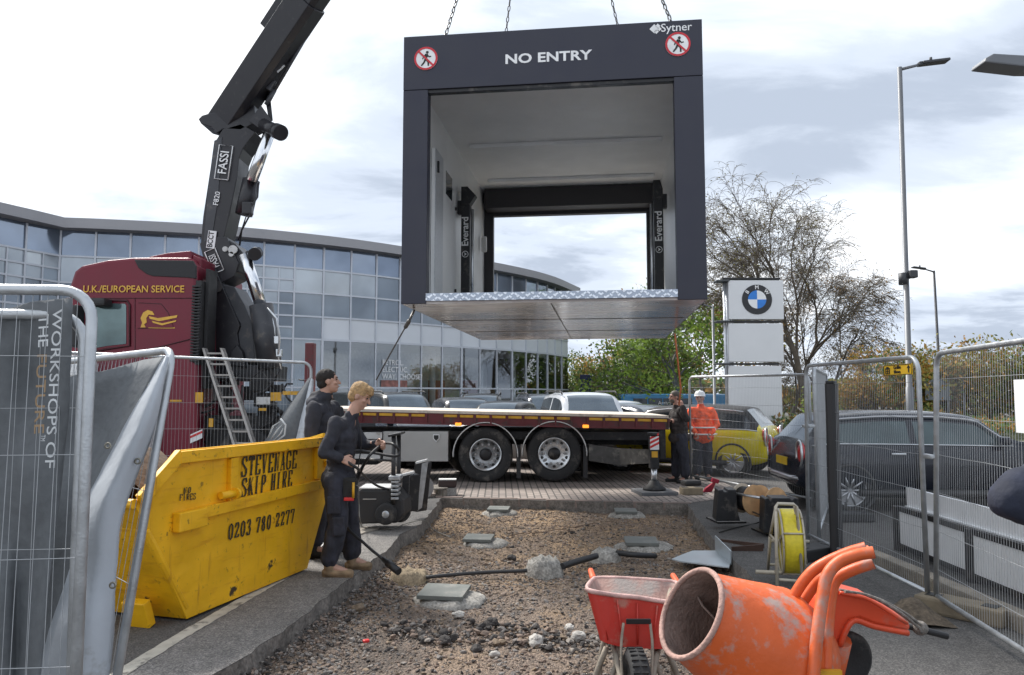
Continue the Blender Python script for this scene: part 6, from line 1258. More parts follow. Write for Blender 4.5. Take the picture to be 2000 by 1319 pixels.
def vtext(s, size, a, c, m, nm='lettering', **k):
    p, q = W(*a), W(*c); x = (q - p).normalized(); y = V((1, 0, 0)); L = (q - p).length; me = text_mesh(s, size, ext=.0008, align='CENTER', **k); w = [v.co.x for v in me.vertices]; sc = L / (max(w) - min(w)); me.transform(Matrix.Scale(sc, 4, V((1, 0, 0)))); me.transform(basis(p.lerp(q, .5), x, y)); me.materials.append(m); ob(nm, me, None, b1_)
vtext('WORKSHOPS OF', .040, (112, 604, 2.13), (96, 915, 2.11), BANW); vtext('THE', .040, (84, 615, 2.14), (83, 678, 2.13), BANW); vtext('FUTURE', .040, (81, 692, 2.13), (75, 846, 2.12), TANP); vtext('TM', .018, (84, 850, 2.12), (83, 862, 2.12), BANW)
lp = thing('loose_banner', W(200, 1319, 2.6), 'loose banner twisted off the leaning fence, showing its pale grey back', 'banner')
rows = [[(322, 694, 2.80), (325, 696, 2.79), (328, 698, 2.78)], [(262, 800, 2.76), (290, 800, 2.68), (310, 800, 2.74)], [(205, 905, 2.72), (240, 905, 2.6), (277, 905, 2.70)], [(160, 1000, 2.66), (200, 1000, 2.55), (239, 1008, 2.62)], [(140, 1110, 2.58), (185, 1110, 2.54), (227, 1120, 2.58)], [(95, 1230, 2.52), (170, 1230, 2.46), (220, 1235, 2.54)], [(55, 1380, 2.46), (140, 1380, 2.44), (212, 1380, 2.48)]]
ob('pale_back', sheet_px(rows, .003), BANP, lp)
rows = [[(120, 735, 3.0), (200, 725, 2.98), (270, 706, 2.94), (322, 697, 2.84)], [(110, 850, 2.95), (170, 850, 2.98), (215, 850, 2.9), (262, 812, 2.80)], [(60, 980, 2.9), (110, 980, 2.85), (160, 980, 2.85), (190, 960, 2.76)], [(30, 1150, 2.8), (90, 1150, 2.84), (130, 1150, 2.8), (150, 1120, 2.70)], [(0, 1380, 2.75), (40, 1380, 2.8), (85, 1380, 2.75), (110, 1380, 2.66)]]
ob('dark_front', sheet_px(rows, .003), BAND, lp); b = MB()
for p in ((217, 870, 2.66), (275, 900, 2.66), (227, 1140, 2.53)): c = W(*p); b.lathe([(0, .012), (.004, .012), (.004, .006), (0, .006)], c + V((0, -.02, 0)), (0, -1, 0), 14, closed=True)
ob('eyelet', b, EYE, lp)
sm_ = thing('small_banner', W(575, 850, 10.2), 'small dark banner with a pale winged emblem drooping from the fence behind the skip', 'banner')
rows = [[(604, 738, 10.35), (607, 738, 10.3), (610, 738, 10.3)], [(560, 800, 10.3), (580, 800, 10.15), (602, 800, 10.25)], [(520, 858, 10.2), (560, 862, 10.1), (598, 862, 10.2)], [(470, 920, 10.2), (540, 920, 10.1), (590, 920, 10.2)]]
ob('fabric', sheet_px(rows, .006), BAND, sm_); rows = [[(608, 738, 10.28), (610, 740, 10.27), (613, 742, 10.27)], [(592, 800, 10.2), (600, 800, 10.1), (608, 800, 10.2)], [(578, 860, 10.1), (590, 862, 10.0), (602, 862, 10.15)], [(560, 920, 10.1), (575, 920, 10.0), (595, 920, 10.1)]]; ob('pale_edge', sheet_px(rows, .006), BANP, sm_)
b = MB()
for k, (a, c, e) in enumerate((((524, 856), (534, 832), (550, 822)), ((530, 858), (542, 840), (552, 828)), ((536, 860), (548, 848), (553, 836)))): b.tube([W(*a, 9.98), W(*c, 9.98), W(*e, 9.98)], [.03, .045, .01], 6, flat=.15)
b.tube([W(540, 862, 9.98), W(556, 850, 9.98), W(558, 830, 9.98), W(548, 818, 9.98)], .012, 6); ob('emblem', b, BANW, sm_)
# ------------------------------------------------------------------ signs and papers on the right fences
def on_line(p, q, px):
    k = (px - 1000) / F; t = (k * p.y * math.cos(TH) - p.x) / ((q.x - p.x) - k * (q.y - p.y) * math.cos(TH)) if False else None
    lo, hi = 0.0, 1.0
    for _ in range(40):
        m = (lo + hi) / 2; r = p.lerp(q, m)
        if r.x / r.y * F + 1000 < px: lo = m
        else: hi = m
    return p.lerp(q, lo)
s0, s1 = on_line(A0, A1, 1735), on_line(A0, A1, 1790); xd = (s1 - s0).normalized(); nd = V((xd.y, -xd.x, 0)); zt, zb = W(1762, 712, (s0.y + s1.y) / 2).z, W(1762, 733, (s0.y + s1.y) / 2).z
sg = thing('direction_sign', (s0 + s1) / 2 + V((0, 0, zb)), 'small yellow direction sign with black lettering and an upward arrow on the right fence', 'sign'); c = (s0 + s1) / 2 + nd * .035 + V((0, 0, (zt + zb) / 2)); wS, hS = (s1 - s0).length, zt - zb
b = MB(); Mx = Matrix.Rotation(math.atan2(xd.y, xd.x), 3, 'Z'); b.box(c, (wS, .006, hS), Mx, 0); ob('sign_panel', b, mat('sign_yellow', (.85, .52, .03), .5), sg)
for s, dz in (('Griffin', hS * .22), ('Mews', -hS * .2)): lettering(s, hS * .46, c + nd * .006 + V((0, 0, dz)) + xd * wS * .0, xd, (0, 0, 1), INK, sg, bold=.008, xs=wS / .36 * .9)
b = MB(); P2 = lambda u, v: c + nd * .005 + xd * u * wS + V((0, 0, v * hS))
b.prism([P2(.385, -.32), P2(.415, -.32), P2(.415, .12), P2(.46, .1), P2(.40, .38), P2(.34, .1), P2(.385, .12)], nd * .002)
for u0, u1, v0, v1 in ((-.44, -.27, -.36, -.3), (-.44, -.41, -.36, .05), (-.30, -.27, -.36, .05), (-.44, -.27, -.12, -.06), (-.37, -.34, -.36, .05), (-.45, -.26, .08, .2), (-.40, -.31, .2, .32)): b.prism([P2(u0, v0), P2(u1, v0), P2(u1, v1), P2(u0, v1)], nd * .002)
b.tube([P2(-.49, -.46), P2(.49, -.46), P2(.49, .46), P2(-.49, .46), P2(-.49, -.46)], .003, 4); ob('symbol', b, INK, sg)
n0 = on_line(B0, B1, 1990); n1 = on_line(B0, B1, 2050); xd2 = (n1 - n0).normalized(); nd2 = V((xd2.y, -xd2.x, 0)); b = MB(); b.prism([n0 + nd2 * .03 + V((0, 0, W(1990, 742, n0.y).z)), n1 + nd2 * .03 + V((0, 0, W(1990, 742, n0.y).z)), n1 + nd2 * .03 + V((0, 0, W(1990, 845, n0.y).z)), n0 + nd2 * .03 + V((0, 0, W(1990, 845, n0.y).z))], nd2 * .004); ob('notice', b, WHITE, None, True, 'plain white notice board tied to the right fence at the picture edge', 'notice')
# ------------------------------------------------------------------ things along the right fence
b = MB(); q = G(1635, 1094); b.tube([q, q + V((0, 0, 1.76))], .062, 8, sm=False); b.tube([q + V((0, 0, 1.76)), q + V((0, 0, 1.79))], .055, 8); ob('plastic_post', b, BLACKP, None, True, 'black plastic post standing just behind the right hand fence', 'post')
bb = thing('board_barrier', G(1850, 1130), 'low barrier of white boards in black frames lying along the kerb behind the fence', 'barrier')
e0, e1 = V((4.12, 8.0, 0)), V((3.98, 4.0, 0)); ed = (e1 - e0).normalized(); Mz = Matrix.Rotation(math.atan2(ed.y, ed.x), 3, 'Z'); L = (e1 - e0).length
for k in range(3):
    c = e0 + ed * L * (k + .5) / 3; b = MB(); b.box(c + V((0, 0, .25)), (L / 3 - .09, .03, .33), Mz); ob('white_board', b, WHITE, bb); b = MB(); b.box(c + V((0, 0, .445)), (L / 3 - .0, .05, .05), Mz); b.box(c + V((0, 0, .055)), (L / 3, .05, .04), Mz); ob('black_rail', b, BLACKM, bb)
for k in range(4): c = e0 + ed * L * k / 3; b = MB(); b.box(c + V((0, 0, .23)), (.09, .09, .47), Mz, 0, .008); ob('black_post', b, BLACKM, bb)
b = MB(); b.box((e0 + e1) / 2 + V((.12, 0, .56)), (L + .05, .03, .2), Mz); b.box((e0 + e1) / 2 + V((.12, 0, .27)), (L, .1, .40), Mz); ob('white_top_board', b, WHITE, bb)
kb = MB(); Kd = (G(2000, 1225) - G(1705, 1095)); k0 = G(1705, 1098); k1 = k0 + Kd.normalized() * 5
kd = Kd.normalized(); kn = V((-kd.y, kd.x, 0)); r_ = random.Random(3); s = 0
while s < 4.6: c = k0 + kd * (s + .45) + kn * -.02; kb.box(c + V((0, 0, .05)), (.895, .14, .14), Matrix.Rotation(math.atan2(kd.y, kd.x), 3, 'Z'), 0, .018); s += .9
ob('kerb_stones', kb, mat('stained_kerb', (.24, .21, .17), .9, 0, .3, 4, .7, 50, fine=.15), kind='structure')
TANF = mat('sandy_rubber_block', (.22, .18, .125), .9, 0, .2, 8, .5, 50)
foot(G(1880, 1205), R(-52), TANF, 'sandy fence block with two holes beside the joint of the right hand fences', .6); foot(G(1592, 1090), R(30), BLACKP, 'black fence block at the foot of the far right corner post'); foot(G(1350, 966), R(5), TANF, 'sandy block holding the end post beside the man with the strap', .34); foot(G(1665, 1018), R(0), BLACKP, 'black fence block on the tarmac beyond the fence near the dark hatchback', .5)
b = MB(); b.box(G(1350, 962) + V((0, 0, .16)), (.3, .22, .1), Matrix.Rotation(.2, 3, 'Z'), 0, .04); ob('sandbag', b, BLACKP, None, True, 'small black sandbag on top of the sandy block by the men', 'bag')
b = MB(); q = G(1782, 1212); rows = []
for i in range(9):
    rows.append([q + V(((j - 4) * .055, (i - 4) * .05, max(-.02, .17 * math.exp(-((i - 4) ** 2 + (j - 4) ** 2) / 9) + .03 * mnoise.noise(V((i, j, 2)))))) for j in range(9)])
b.grid(rows); ob('rubble_heap', b, mat('heap_rubble', (.11, .085, .06), .95, 0, .45, 12, 1, 40, fine=.3), None, True, 'small heap of brown rubble at the foot of the right fence joint', 'rubble', kind='stuff')
# ------------------------------------------------------------------ cement mixer
MIXO = mat('mixer_orange_paint', (.66, .115, .022), .5, 0, .14, 4, .3, 30, dirt=(.40, .30, .26), dscale=8.5, damt=.46); MIXI = mat('mixer_inside_cement', (.27, .20, .175), .95, 0, .35, 7, .9, 50); MIXR = mat('cement_crusted_rim', (.40, .25, .21), .85, 0, .3, 9, .7, 60); TUBO = mat('orange_tube_paint', (.66, .12, .03), .45, 0, .12, 5, .2, 30, dirt=(.36, .25, .21), dscale=4.5, damt=.45); COWL = mat('red_orange_cowl', (.70, .085, .03), .38, 0, .1, 4, dirt=(.5, .2, .14), dscale=4, damt=.3)
mixer = thing('cement_mixer', (1.0, 3.2, 0), 'orange cement mixer lying tipped with its cement stained drum mouth towards the wheelbarrow', 'mixer')
MC = W(1349, 1197, 3.05); MA = V((.82, .25, -.475)).normalized()
b = MB(); b.lathe([(0.0, 0.1804), (0.05, 0.1897), (0.13, 0.2102), (0.22, 0.2344), (0.3, 0.2585), (0.36, 0.2697), (0.37, 0.2762), (0.4, 0.2762), (0.41, 0.2697), (0.5, 0.2585), (0.58, 0.2185), (0.635, 0.1395), (0.65, 0.093), (0.65, 0.0009)], MC, MA, 64, caps=False); dr = ob('drum', b, MIXO, mixer)
b = MB(); b.lathe([(0.0, 0.1748), (0.08, 0.184), (0.22, 0.2254), (0.36, 0.2594), (0.5, 0.2484), (0.58, 0.2024), (0.62, 0.092), (0.62, 0.0009)], MC, MA, 48, caps=False); b.f = [f[::-1] for f in b.f]; ob('inner_wall', b, MIXI, dr)
b = MB(); a_, c_ = frame_of(MA); b.tube([MC + (a_ * math.cos(t) + c_ * math.sin(t)) * .181 for t in np.linspace(0, 2 * math.pi, 64, False)], .0115, 10, closed=True); ob('rim', b, MIXR, dr)
b = MB()
for t0_ in (0.4, 2.5, 4.6): 
    pr = [MC + MA * h + (a_ * math.cos(t0_ + h * 2) + c_ * math.sin(t0_ + h * 2)) * rr0 for h, rr0 in ((.12, .2), (.25, .22), (.4, .24))]; b.sheet([[p, p - (p - (MC + MA * h)).normalized() * .07] for p, h in zip(pr, (.12, .25, .4))], .008)
ob('mixing_blade', b, MIXI, dr)
def px(pts): return [W(*p) for p in pts]
def smooth_tube(pts, r, m, nm, parent, n=12, hollow=False):
    P = catmull(px(pts), 6); b = MB(); b.tube(P, r, n, caps=not hollow)
    o = ob(nm, b, m, parent)
    if hollow: e = MB(); d = (P[-1] - P[-2]).normalized(); e.lathe([(.001, r), (.001, r * .8), (-.06, r * .8), (-.06, .001)], P[-1], d, n); ob('tube_end', e, MIXI, o)
    return o
smooth_tube([(1546, 1172, 3.12), (1572, 1132, 3.1), (1600, 1106, 3.08), (1650, 1082, 3.05), (1692, 1069, 3.02)], .022, TUBO, 'stand_tube', mixer, hollow=True)
smooth_tube([(1588, 1330, 2.86), (1595, 1250, 2.9), (1606, 1170, 2.95), (1616, 1124, 2.97), (1640, 1097, 2.97), (1674, 1084, 2.95), (1707, 1079, 2.93)], .0235, TUBO, 'stand_tube', mixer, hollow=True)
smooth_tube([(1612, 1330, 2.93), (1616, 1240, 2.98), (1623, 1165, 3.02), (1634, 1132, 3.03), (1664, 1114, 3.0), (1706, 1100, 2.97)], .0225, TUBO, 'stand_tube', mixer, hollow=True)
smooth_tube([(1562, 1185, 3.15), (1590, 1146, 3.13), (1612, 1126, 3.1), (1660, 1098, 3.08), (1700, 1074, 3.07)], .021, TUBO, 'stand_tube', mixer, hollow=True)
cw = [(1600, 1175), (1631, 1150), (1662, 1158), (1698, 1168), (1728, 1186), (1770, 1212), (1781, 1222), (1776, 1237), (1709, 1222), (1679, 1210), (1661, 1217), (1648, 1240), (1628, 1280), (1612, 1302), (1580, 1290)]
b = MB(); b.prism([W(x, y, 3.12) for x, y in cw], (0.02, .16, 0)); cwl = ob('motor_cowl', b, COWL, mixer, bevel=.02)
b = MB(); b.tube(catmull(px([(1640, 1158, 3.11), (1664, 1163, 3.1), (1700, 1173, 3.1), (1772, 1218, 3.1)]), 4), .008, 6); b.tube(catmull(px([(1640, 1262, 3.11), (1655, 1226, 3.1), (1672, 1212, 3.1), (1708, 1224, 3.1), (1774, 1237, 3.1)]), 4), .012, 6); ob('cowl_rim', b, COWL, cwl)
b = MB(); b.tube(px([(1770, 1222, 3.2), (1850, 1243, 3.2)]), .014, 10); hd0 = ob('handle', b, BLACKP, mixer); b = MB(); b.ell(W(1797, 1227, 3.19), (.032, .03, .03)); b.tube(catmull(px([(1650, 1155, 3.1), (1700, 1165, 3.12), (1750, 1192, 3.12), (1790, 1222, 3.15), (1800, 1236, 3.15)]), 5), .007, 6); b.tube(catmull(px([(1640, 1152, 3.12), (1710, 1168, 3.14), (1765, 1196, 3.14), (1800, 1222, 3.15)]), 5), .006, 6); ob('rope_knot', b, mat('old_rope', (.23, .21, .19), .9, 0, .3, 60, .8, 150), mixer)
b = MB(); c = W(1648, 1283, 3.22); b.lathe([(-.045, .03), (-.045, .095), (-.035, .112), (.035, .112), (.045, .095), (.02, .05), (.02, .001)], c, (.25, -1, 0), 28); ob('wheel', b, RUBBER, mixer)
b = MB(); b.box(W(1620, 1322, 2.9), (.09, .02, .05)); ob('yellow_label', b, YREF, mixer)
b = MB(); q = W(1590, 1200, 3.15); b.tube([MC + MA * .63, MC + MA * .75, V((q.x + .1, q.y, q.z - .1))], .05, 10); b.tube([V((q.x - .05, 3.0, .03)), V((q.x - .0, 3.0, .45))], .022, 8); b.tube([V((q.x - .35, 3.35, .03)), V((q.x - .05, 3.25, .42))], .022, 8); b.tube([V((q.x + .3, 3.4, .03)), V((q.x - .0, 3.25, .45))], .022, 8); ob('stand_frame', b, TUBO, mixer)
# ------------------------------------------------------------------ wheelbarrow
BARR = mat('barrow_red_plastic', (.46, .030, .018), .45, 0, .12, 5, .1, 30, dirt=(.38, .16, .12), dscale=6, damt=.3); BARI = mat('cement_crusted_tray', (.36, .23, .20), .9, 0, .3, 6, .6, 50, dirt=(.30, .26, .24), dscale=5, damt=.6); BART = mat('dirty_tube', (.27, .235, .19), .75, .1, .3, 9, .4, 50)
bar = thing('wheelbarrow', (W(1243, 0, 4.0).x, 4.2, -.1), 'red plastic wheelbarrow with a cement crusted tray, front wheel towards the camera', 'wheelbarrow')
BS = 1.09
front = [W(x, y, 4.02 * BS) for x, y in ((1146, 1152), (1195, 1162), (1243, 1167), (1295, 1175), (1342, 1180))]; back = [W(x, y, 4.72 * BS) for x, y in ((1160, 1130), (1200, 1129), (1240, 1131), (1285, 1134), (1322, 1139))]
fb = [W(x, y, 3.98 * BS) for x, y in ((1172, 1250), (1205, 1262), (1243, 1266), (1282, 1268), (1318, 1264))]; bb_ = [W(x, y, 4.45 * BS) for x, y in ((1185, 1215), (1210, 1220), (1243, 1222), (1275, 1225), (1305, 1222))]
def ringof(a, c, ins=0.0, up_=0.0): 
    loop = a + c[::-1]; ctr = sum(loop, V()) / len(loop); return [p + (ctr - p) * ins + V((0, 0, up_)) for p in loop]
def smooth_ring(L, k=4):
    out = []; n = len(L)
    for i in range(n):
        for j in range(k): t = j / k; a, b0, c0, d = L[i - 1], L[i], L[(i + 1) % n], L[(i + 2) % n]; q = .5 * ((2 * b0) + (c0 - a) * t + (2 * a - 5 * b0 + 4 * c0 - d) * t * t + (3 * b0 - a - 3 * c0 + d) * t ** 3); out.append(q.lerp(b0.lerp(c0, t), .45))
    return out
RT, RB = smooth_ring(ringof(front, back)), smooth_ring(ringof(fb, bb_)); rows = [[p.lerp(q, t) - (p.lerp(q, t) - (sum(RT, V()) / len(RT))).normalized() * .0 for p, q in zip(RT + [RT[0]], RB + [RB[0]])] for t in np.linspace(0, 1, 6)]
b = MB(); b.grid([r[::-1] for r in rows]); cB = sum(RB, V()) / len(RB); o = len(b.v); b.add(RB + [cB + V((0, 0, -.02))], [(i, (i + 1) % len(RB), len(RB)) for i in range(len(RB))]); tray = ob('tray', b, BARR, bar)
b = MB(); ins = lambda L, k, z: [p + (cB - p) * V((k, k, 0)) + V((0, 0, z)) for p in L]; RTi, RBi = ins(RT, .03, .0), ins(RB, .05, .012); b.grid([[p.lerp(q, t) for p, q in zip(RTi + [RTi[0]], RBi + [RBi[0]])] for t in np.linspace(0, 1, 6)]); b.add(RBi + [cB + V((0, 0, .01))], [((i + 1) % len(RB), i, len(RB)) for i in range(len(RB))]); ob('tray_lining', b, BARI, tray)
b = MB(); b.tube(RT, .014, 8, closed=True); ob('tray_rim', b, mat('crusted_red_rim', (.52, .34, .31), .8, 0, .3, 12, .5, 60), tray)
b = MB()
for i in range(5, 15, 2):
    k = (i * 4 // 4) % len(RT)
for t in (.1, .3, .5, .7, .9):
    p = front[0].lerp(front[-1], t) + V((0, -.012, -.02 - .012 * math.sin(math.pi * t))); q = fb[0].lerp(fb[-1], t) + V((0, -.012, .01 - .012 * math.sin(math.pi * t))); b.tube([p, q], .006, 5)
ob('tray_rib', b, BARR, tray)
wc = W(1243, 1300, 4.14); wc = V((wc.x, 4.14, .065))
b = MB(); b.lathe([(-.03, .12), (-.05, .145), (-.052, .175), (-.038, .197), (0, .203), (.038, .197), (.052, .175), (.05, .145), (.03, .12)], wc, (1, 0.03, 0), 40)
for k in range(34):
    t = 2 * math.pi * k / 34
    for s in (-.022, .022): b.box(wc + V((s, math.cos(t) * .199, math.sin(t) * .199)), (.035, .016, .012), Matrix.Rotation(t, 3, 'X'))
wh = ob('wheel', b, RUBBER, bar); b = MB(); b.lathe([(-.03, .001), (-.03, .125), (.03, .125), (.03, .001)], wc, (1, 0, 0), 24); ob('rim', b, BART, wh)
b = MB()
for s in (-1, 1):
    h = wc + V((s * .075, 0, 0)); top = W(1243 + s * 26, 1216, 3.95 * BS); X = lambda y: wc.x + (y - wc.y) * .163; P3 = lambda dx, y, z: V((X(y) + s * dx, y, z))
    b.tube(catmull([h, lerp(h, top, .6) + V((s * .012, -.01, 0)), top + V((0, -.012, 0))], 4), .008, 8)
    b.tube(catmull([h, P3(.12, 4.36, .17), P3(.16, 4.65, .21), P3(.235, 5.1, .33), P3(.25, 5.24, .36)], 5), .016, 8)
    b.tube(catmull([P3(.17, 4.38, .2), P3(.24, 4.36, .03), P3(.27, 4.38, -.13)], 4), .017, 8); b.tube(catmull([P3(.16, 4.85, .24), P3(.22, 4.8, .03), P3(.23, 4.78, -.13)], 4), .016, 8); b.tube([P3(.27, 4.38, -.125), P3(.23, 4.78, -.125)], .016, 8); b.tube(catmull([P3(.10, 4.40, .2), P3(.13, 4.33, .08), P3(.2, 4.31, -.06)], 4), .014, 8)
ob('frame', b, BART, bar)
b = MB(); p = W(1247, 1214, 3.935 * BS); b.box(p, (.14, .012, .03), None, 0, .004); ob('front_plate', b, BLACKM, bar)
for c in (W(1157, 1126, 4.78 * BS), W(1321, 1136, 4.78 * BS)): b = MB(); b.cap(c + V((0, -.04, 0)), c + V((0, .1, .015)), .022, .02, 12); ob('handle_grip', b, mat('orange_grip', (.75, .13, .05), .5), bar)
# ------------------------------------------------------------------ yellow reel on its stand
CREAM = mat('cream_tube', (.46, .42, .34), .5, .2, .15, 8, dirt=(.2, .15, .1), dscale=8, damt=.3); YREEL = mat('yellow_rod', (.68, .56, .03), .4, 0, .12, 30, .2, 90)
reel = thing('rod_reel', G(1540, 1130), 'yellow duct rod reel standing upright in a cream tube frame', 'reel'); RD = 6.55
c = W(1543, 1057, RD + .05); ax = V((.93, -.22, .02)).normalized(); R_ = .275
b = MB(); b.lathe([(-.075, R_ * .72), (-.078, R_ * .97), (-.06, R_), (.06, R_), (.078, R_ * .97), (.075, R_ * .72)], c, ax, 44)
b.lathe([(-.07, R_ * .74), (.07, R_ * .74)], c, ax, 44); ob('rod_coil', b, YREEL, reel)
b = MB(); a2, c2 = frame_of(ax)
for s in (-.085, .085):
    b.tube([c + ax * s + (a2 * math.cos(t) + c2 * math.sin(t)) * R_ * .99 for t in np.linspace(0, 2 * math.pi, 36, False)], .009, 6, closed=True)
    for k in range(4): t = k * math.pi / 2 + .4; b.tube([c + ax * s, c + ax * s + (a2 * math.cos(t) + c2 * math.sin(t)) * R_ * .99], .009, 6)
for k in range(4): t = k * math.pi / 2 + .4; e = (a2 * math.cos(t) + c2 * math.sin(t)) * (R_ + .006); b.tube([c - ax * .085 + e, c + ax * .085 + e], .008, 6)
ob('cage', b, CREAM, reel)
b = MB(); P = lambda x, y, d=RD: W(x, y, d)
b.tube([P(1518, 1146, 6.25), P(1515, 990, 6.38), P(1519, 984, 6.4), P(1550, 985, 6.4), P(1556, 990, 6.4), P(1568, 1138, 6.3)], .014, 8); b.tube([P(1518, 1132, 6.27), P(1568, 1136, 6.3)], .013, 8); b.tube([P(1476, 1117, 6.6), P(1583, 1121, 6.55)], .018, 8); b.tube([P(1504, 1048, 6.55), P(1500, 1114, 6.85)], .013, 8); b.tube([P(1515, 992, 6.4), P(1504, 1048, 6.55)], .012, 8); b.tube([P(1552, 990, 6.42), P(1575, 1100, 6.9)], .013, 8); b.tube([P(1505, 1045, 6.5), P(1518, 1060, 6.35)], .01, 6); b.tube([P(1500, 1103, 6.83), P(1575, 1104, 6.9)], .012, 6); b.tube([c - ax * .16, c + ax * .16], .014, 8); ob('stand_frame', b, CREAM, reel)
# ------------------------------------------------------------------ wooden cable drums on a black stand
WOOD = mat('plywood_drum', (.56, .34, .17), .7, 0, .2, 9, .2, 60); WOODP = mat('pale_drum_ply', (.56, .48, .38), .75, 0, .15, 9)
dd = 9.4; ax = V((.46, -.88, .0)).normalized()
for nm, x, y, ry, x2, lab, m_, cable in (('cable_drum', 1449, 973, .185, 1475, 'plywood cable drum wound with black cable, left one on the black stand', WOODP, True), ('cable_drum', 1484, 979, .20, 1514, 'empty plywood cable drum with a bare core, right one on the black stand', WOOD, False)):
    dr_ = thing('cable_drum', W(x, y + 30, dd), lab, 'cable drum', 'cable drums on the stand'); c0 = W(x, y, dd + .05); w_ = (x2 - x) / F * dd / .76 * (1.0 if not cable else .9); c1 = c0 + ax * w_
    for q, m2 in ((c0, m_), (c1 - ax * .0, WOOD)): b = MB(); b.disc(q, ax, ry, .018, 36); ob('drum_flange', b, m2, dr_)
    b = MB(); b.lathe([(.009, .075), (w_ - .009, .075)], c0, ax, 24); ob('drum_core', b, WOOD, dr_)
    if cable: b = MB(); b.lathe([(.012, .08), (.012, .15), (w_ * .85, .15), (w_ * .85, .08)], c0, ax, 30); ob('cable_winding', b, mat('black_cable', (.018, .018, .02), .5, 0, .2, 3, .8, 200), dr_)
std = thing('drum_stand', G(1470, 1024), 'black metal stand with notched end plates carrying the plywood cable drums', 'stand')
def endplate(pts, d, nm): b = MB(); b.prism([W(x, y, d) for x, y in pts], (.03, .28, 0)); ob(nm, b, BLACKM, std, bevel=.008)
endplate([(1398, 1018), (1403, 958), (1412, 957), (1414, 961), (1420, 961), (1422, 957), (1438, 957), (1441, 1000), (1446, 1018)], 9.2, 'end_plate'); endplate([(1493, 1042), (1494, 975), (1501, 973), (1505, 979), (1509, 973), (1543, 973), (1547, 978), (1552, 973), (1560, 975), (1558, 1042)], 8.7, 'end_plate')
b = MB(); b.box(G(1422, 1020) + V((0, .1, .012)), (.38, .42, .02), Matrix.Rotation(.1, 3, 'Z')); b.box(G(1525, 1043) + V((0, .1, .012)), (.48, .42, .02), Matrix.Rotation(.1, 3, 'Z')); ob('base_plate', b, BLACKM, std); b = MB(); b.tube([W(1424, 962, 9.35), W(1520, 979, 8.85)], .016, 8); ob('spindle', b, STEEL, std)
b = MB(); b.tube(catmull([W(1470, 1000, 9.2), W(1495, 1012, 9.0), G(1480, 1023) + V((0, 0, .012)), G(1440, 1032) + V((0, 0, .012)), G(1405, 1042) + V((0, 0, .012))], 6), .008, 6); ob('cable', b, INK, None, True, 'black cable trailing over the tarmac from the plywood drums', 'cable')
b = MB(); q = G(1392, 962); b.hexa([q + V(p) for p in ((-.16, -.03, .0), (.0, .05, .0), (.0, .1, .0), (-.16, .05, .0), (-.12, -.03, .07), (.09, .05, .2), (.09, .1, .2), (-.12, .05, .07))]); b.box(q + V((.06, .06, .19)), (.12, .08, .07), Matrix.Rotation(.3, 3, 'Y'), 0, .01); ob('clamp_tool', b, mat('crimson_tool', (.30, .015, .04), .4, .1), None, True, 'crimson metal clamp lying beside the black drum stand', 'tool')
# ------------------------------------------------------------------ power pack, breaker frames and odds by the worker
pack = thing('power_pack', G(745, 1026), 'black wheeled vibrator power pack with a tall handle behind the blond worker', 'power pack'); Q = lambda x, y, d=9.1: W(x, y, d)
b = MB(); b.prism([Q(698, 1020), Q(698, 962), Q(702, 957), Q(766, 957), Q(786, 978), Q(788, 1005), Q(775, 1022), Q(706, 1024)], (.05, .42, 0)); ob('body', b, BLACKP, pack, bevel=.02); b = MB(); b.box((Q(732, 957).x + .02, 9.3, Q(0, 956).z + .012), (.42, .40, .02), None, 0, .008); ob('lid', b, OFFWHITE, pack); b = MB(); b.box(Q(722, 975) + V((0, -.004, 0)), (.16, .01, .012)); ob('slot', b, STEEL, pack)
b = MB(); c = Q(754, 1004, 9.05); b.lathe([(-.05, .05), (-.05, .115), (-.035, .128), (.03, .128), (.04, .11), (.04, .06)], c, (0, -1, 0), 32); w_ = ob('wheel', b, RUBBER, pack); b = MB(); b.lathe([(.0, .075), (.03, .07), (.03, .05), (.045, .04), (.045, .001)], c, (0, -1, 0), 20); ob('rim', b, GALV, w_); b = MB(); b.lathe([(-.05, .05), (-.05, .115), (-.035, .128), (.03, .128), (.04, .11), (.04, .06)], Q(782, 1000, 9.45), (0, -1, 0), 28); ob('wheel', b, RUBBER, pack)
b = MB(); b.tube([Q(768, 985), Q(769, 852)], .028, 8); b.tube([Q(778, 985, 9.4), Q(779, 850, 9.4)], .028, 8); b.box(Q(775, 848, 9.25), (.16, .4, .03), Matrix.Rotation(-.2, 3, 'Y'), 0, .01); b.tube([Q(764, 900), Q(705, 897)], .014, 8); b.tube([Q(696, 930), Q(720, 893)], .018, 8); ob('handle', b, BLACKM, pack)
b = MB()
for i in range(5): b.box(Q(773, 940 + i * 8, 9.15), (.09, .2, .03), None, 0, .008)
b.box(Q(773, 932, 9.15), (.14, .24, .05), None, 0, .01); ob('motor_fin', b, GALV, pack)
def frame_box(x0, y0, x1, y1, dx, d, lab):
    t = thing('tool_frame', G((x0 + x1) / 2, y1 + 4), lab, 'tool frame', 'black tool frames'); b = MB(); b.prism([W(x0, y1, d), W(x0 + 14, y1 + 3, d), W(x0 + 14 + dx, y0 + 3, d), W(x0 + dx, y0, d)], (.12, .14, 0)); ob('body', b, BLACKM, t, bevel=.01); b = MB(); b.prism([W(x0 + 15, y1, d), W(x1 - 2, y1 - 6, d + .05), W(x1 + dx, y0, d + .05), W(x0 + 14 + dx, y0 + 4, d)], (.0, .025, 0)); ob('steel_face', b, GALV, t); b = MB(); b.box(W((x0 + x1) / 2 + dx, y0, d) + V((0, .05, 0)), (.16, .12, .03), Matrix.Rotation(-.25, 3, 'Y'), 0, .008); ob('top_plate', b, OFFWHITE, t)
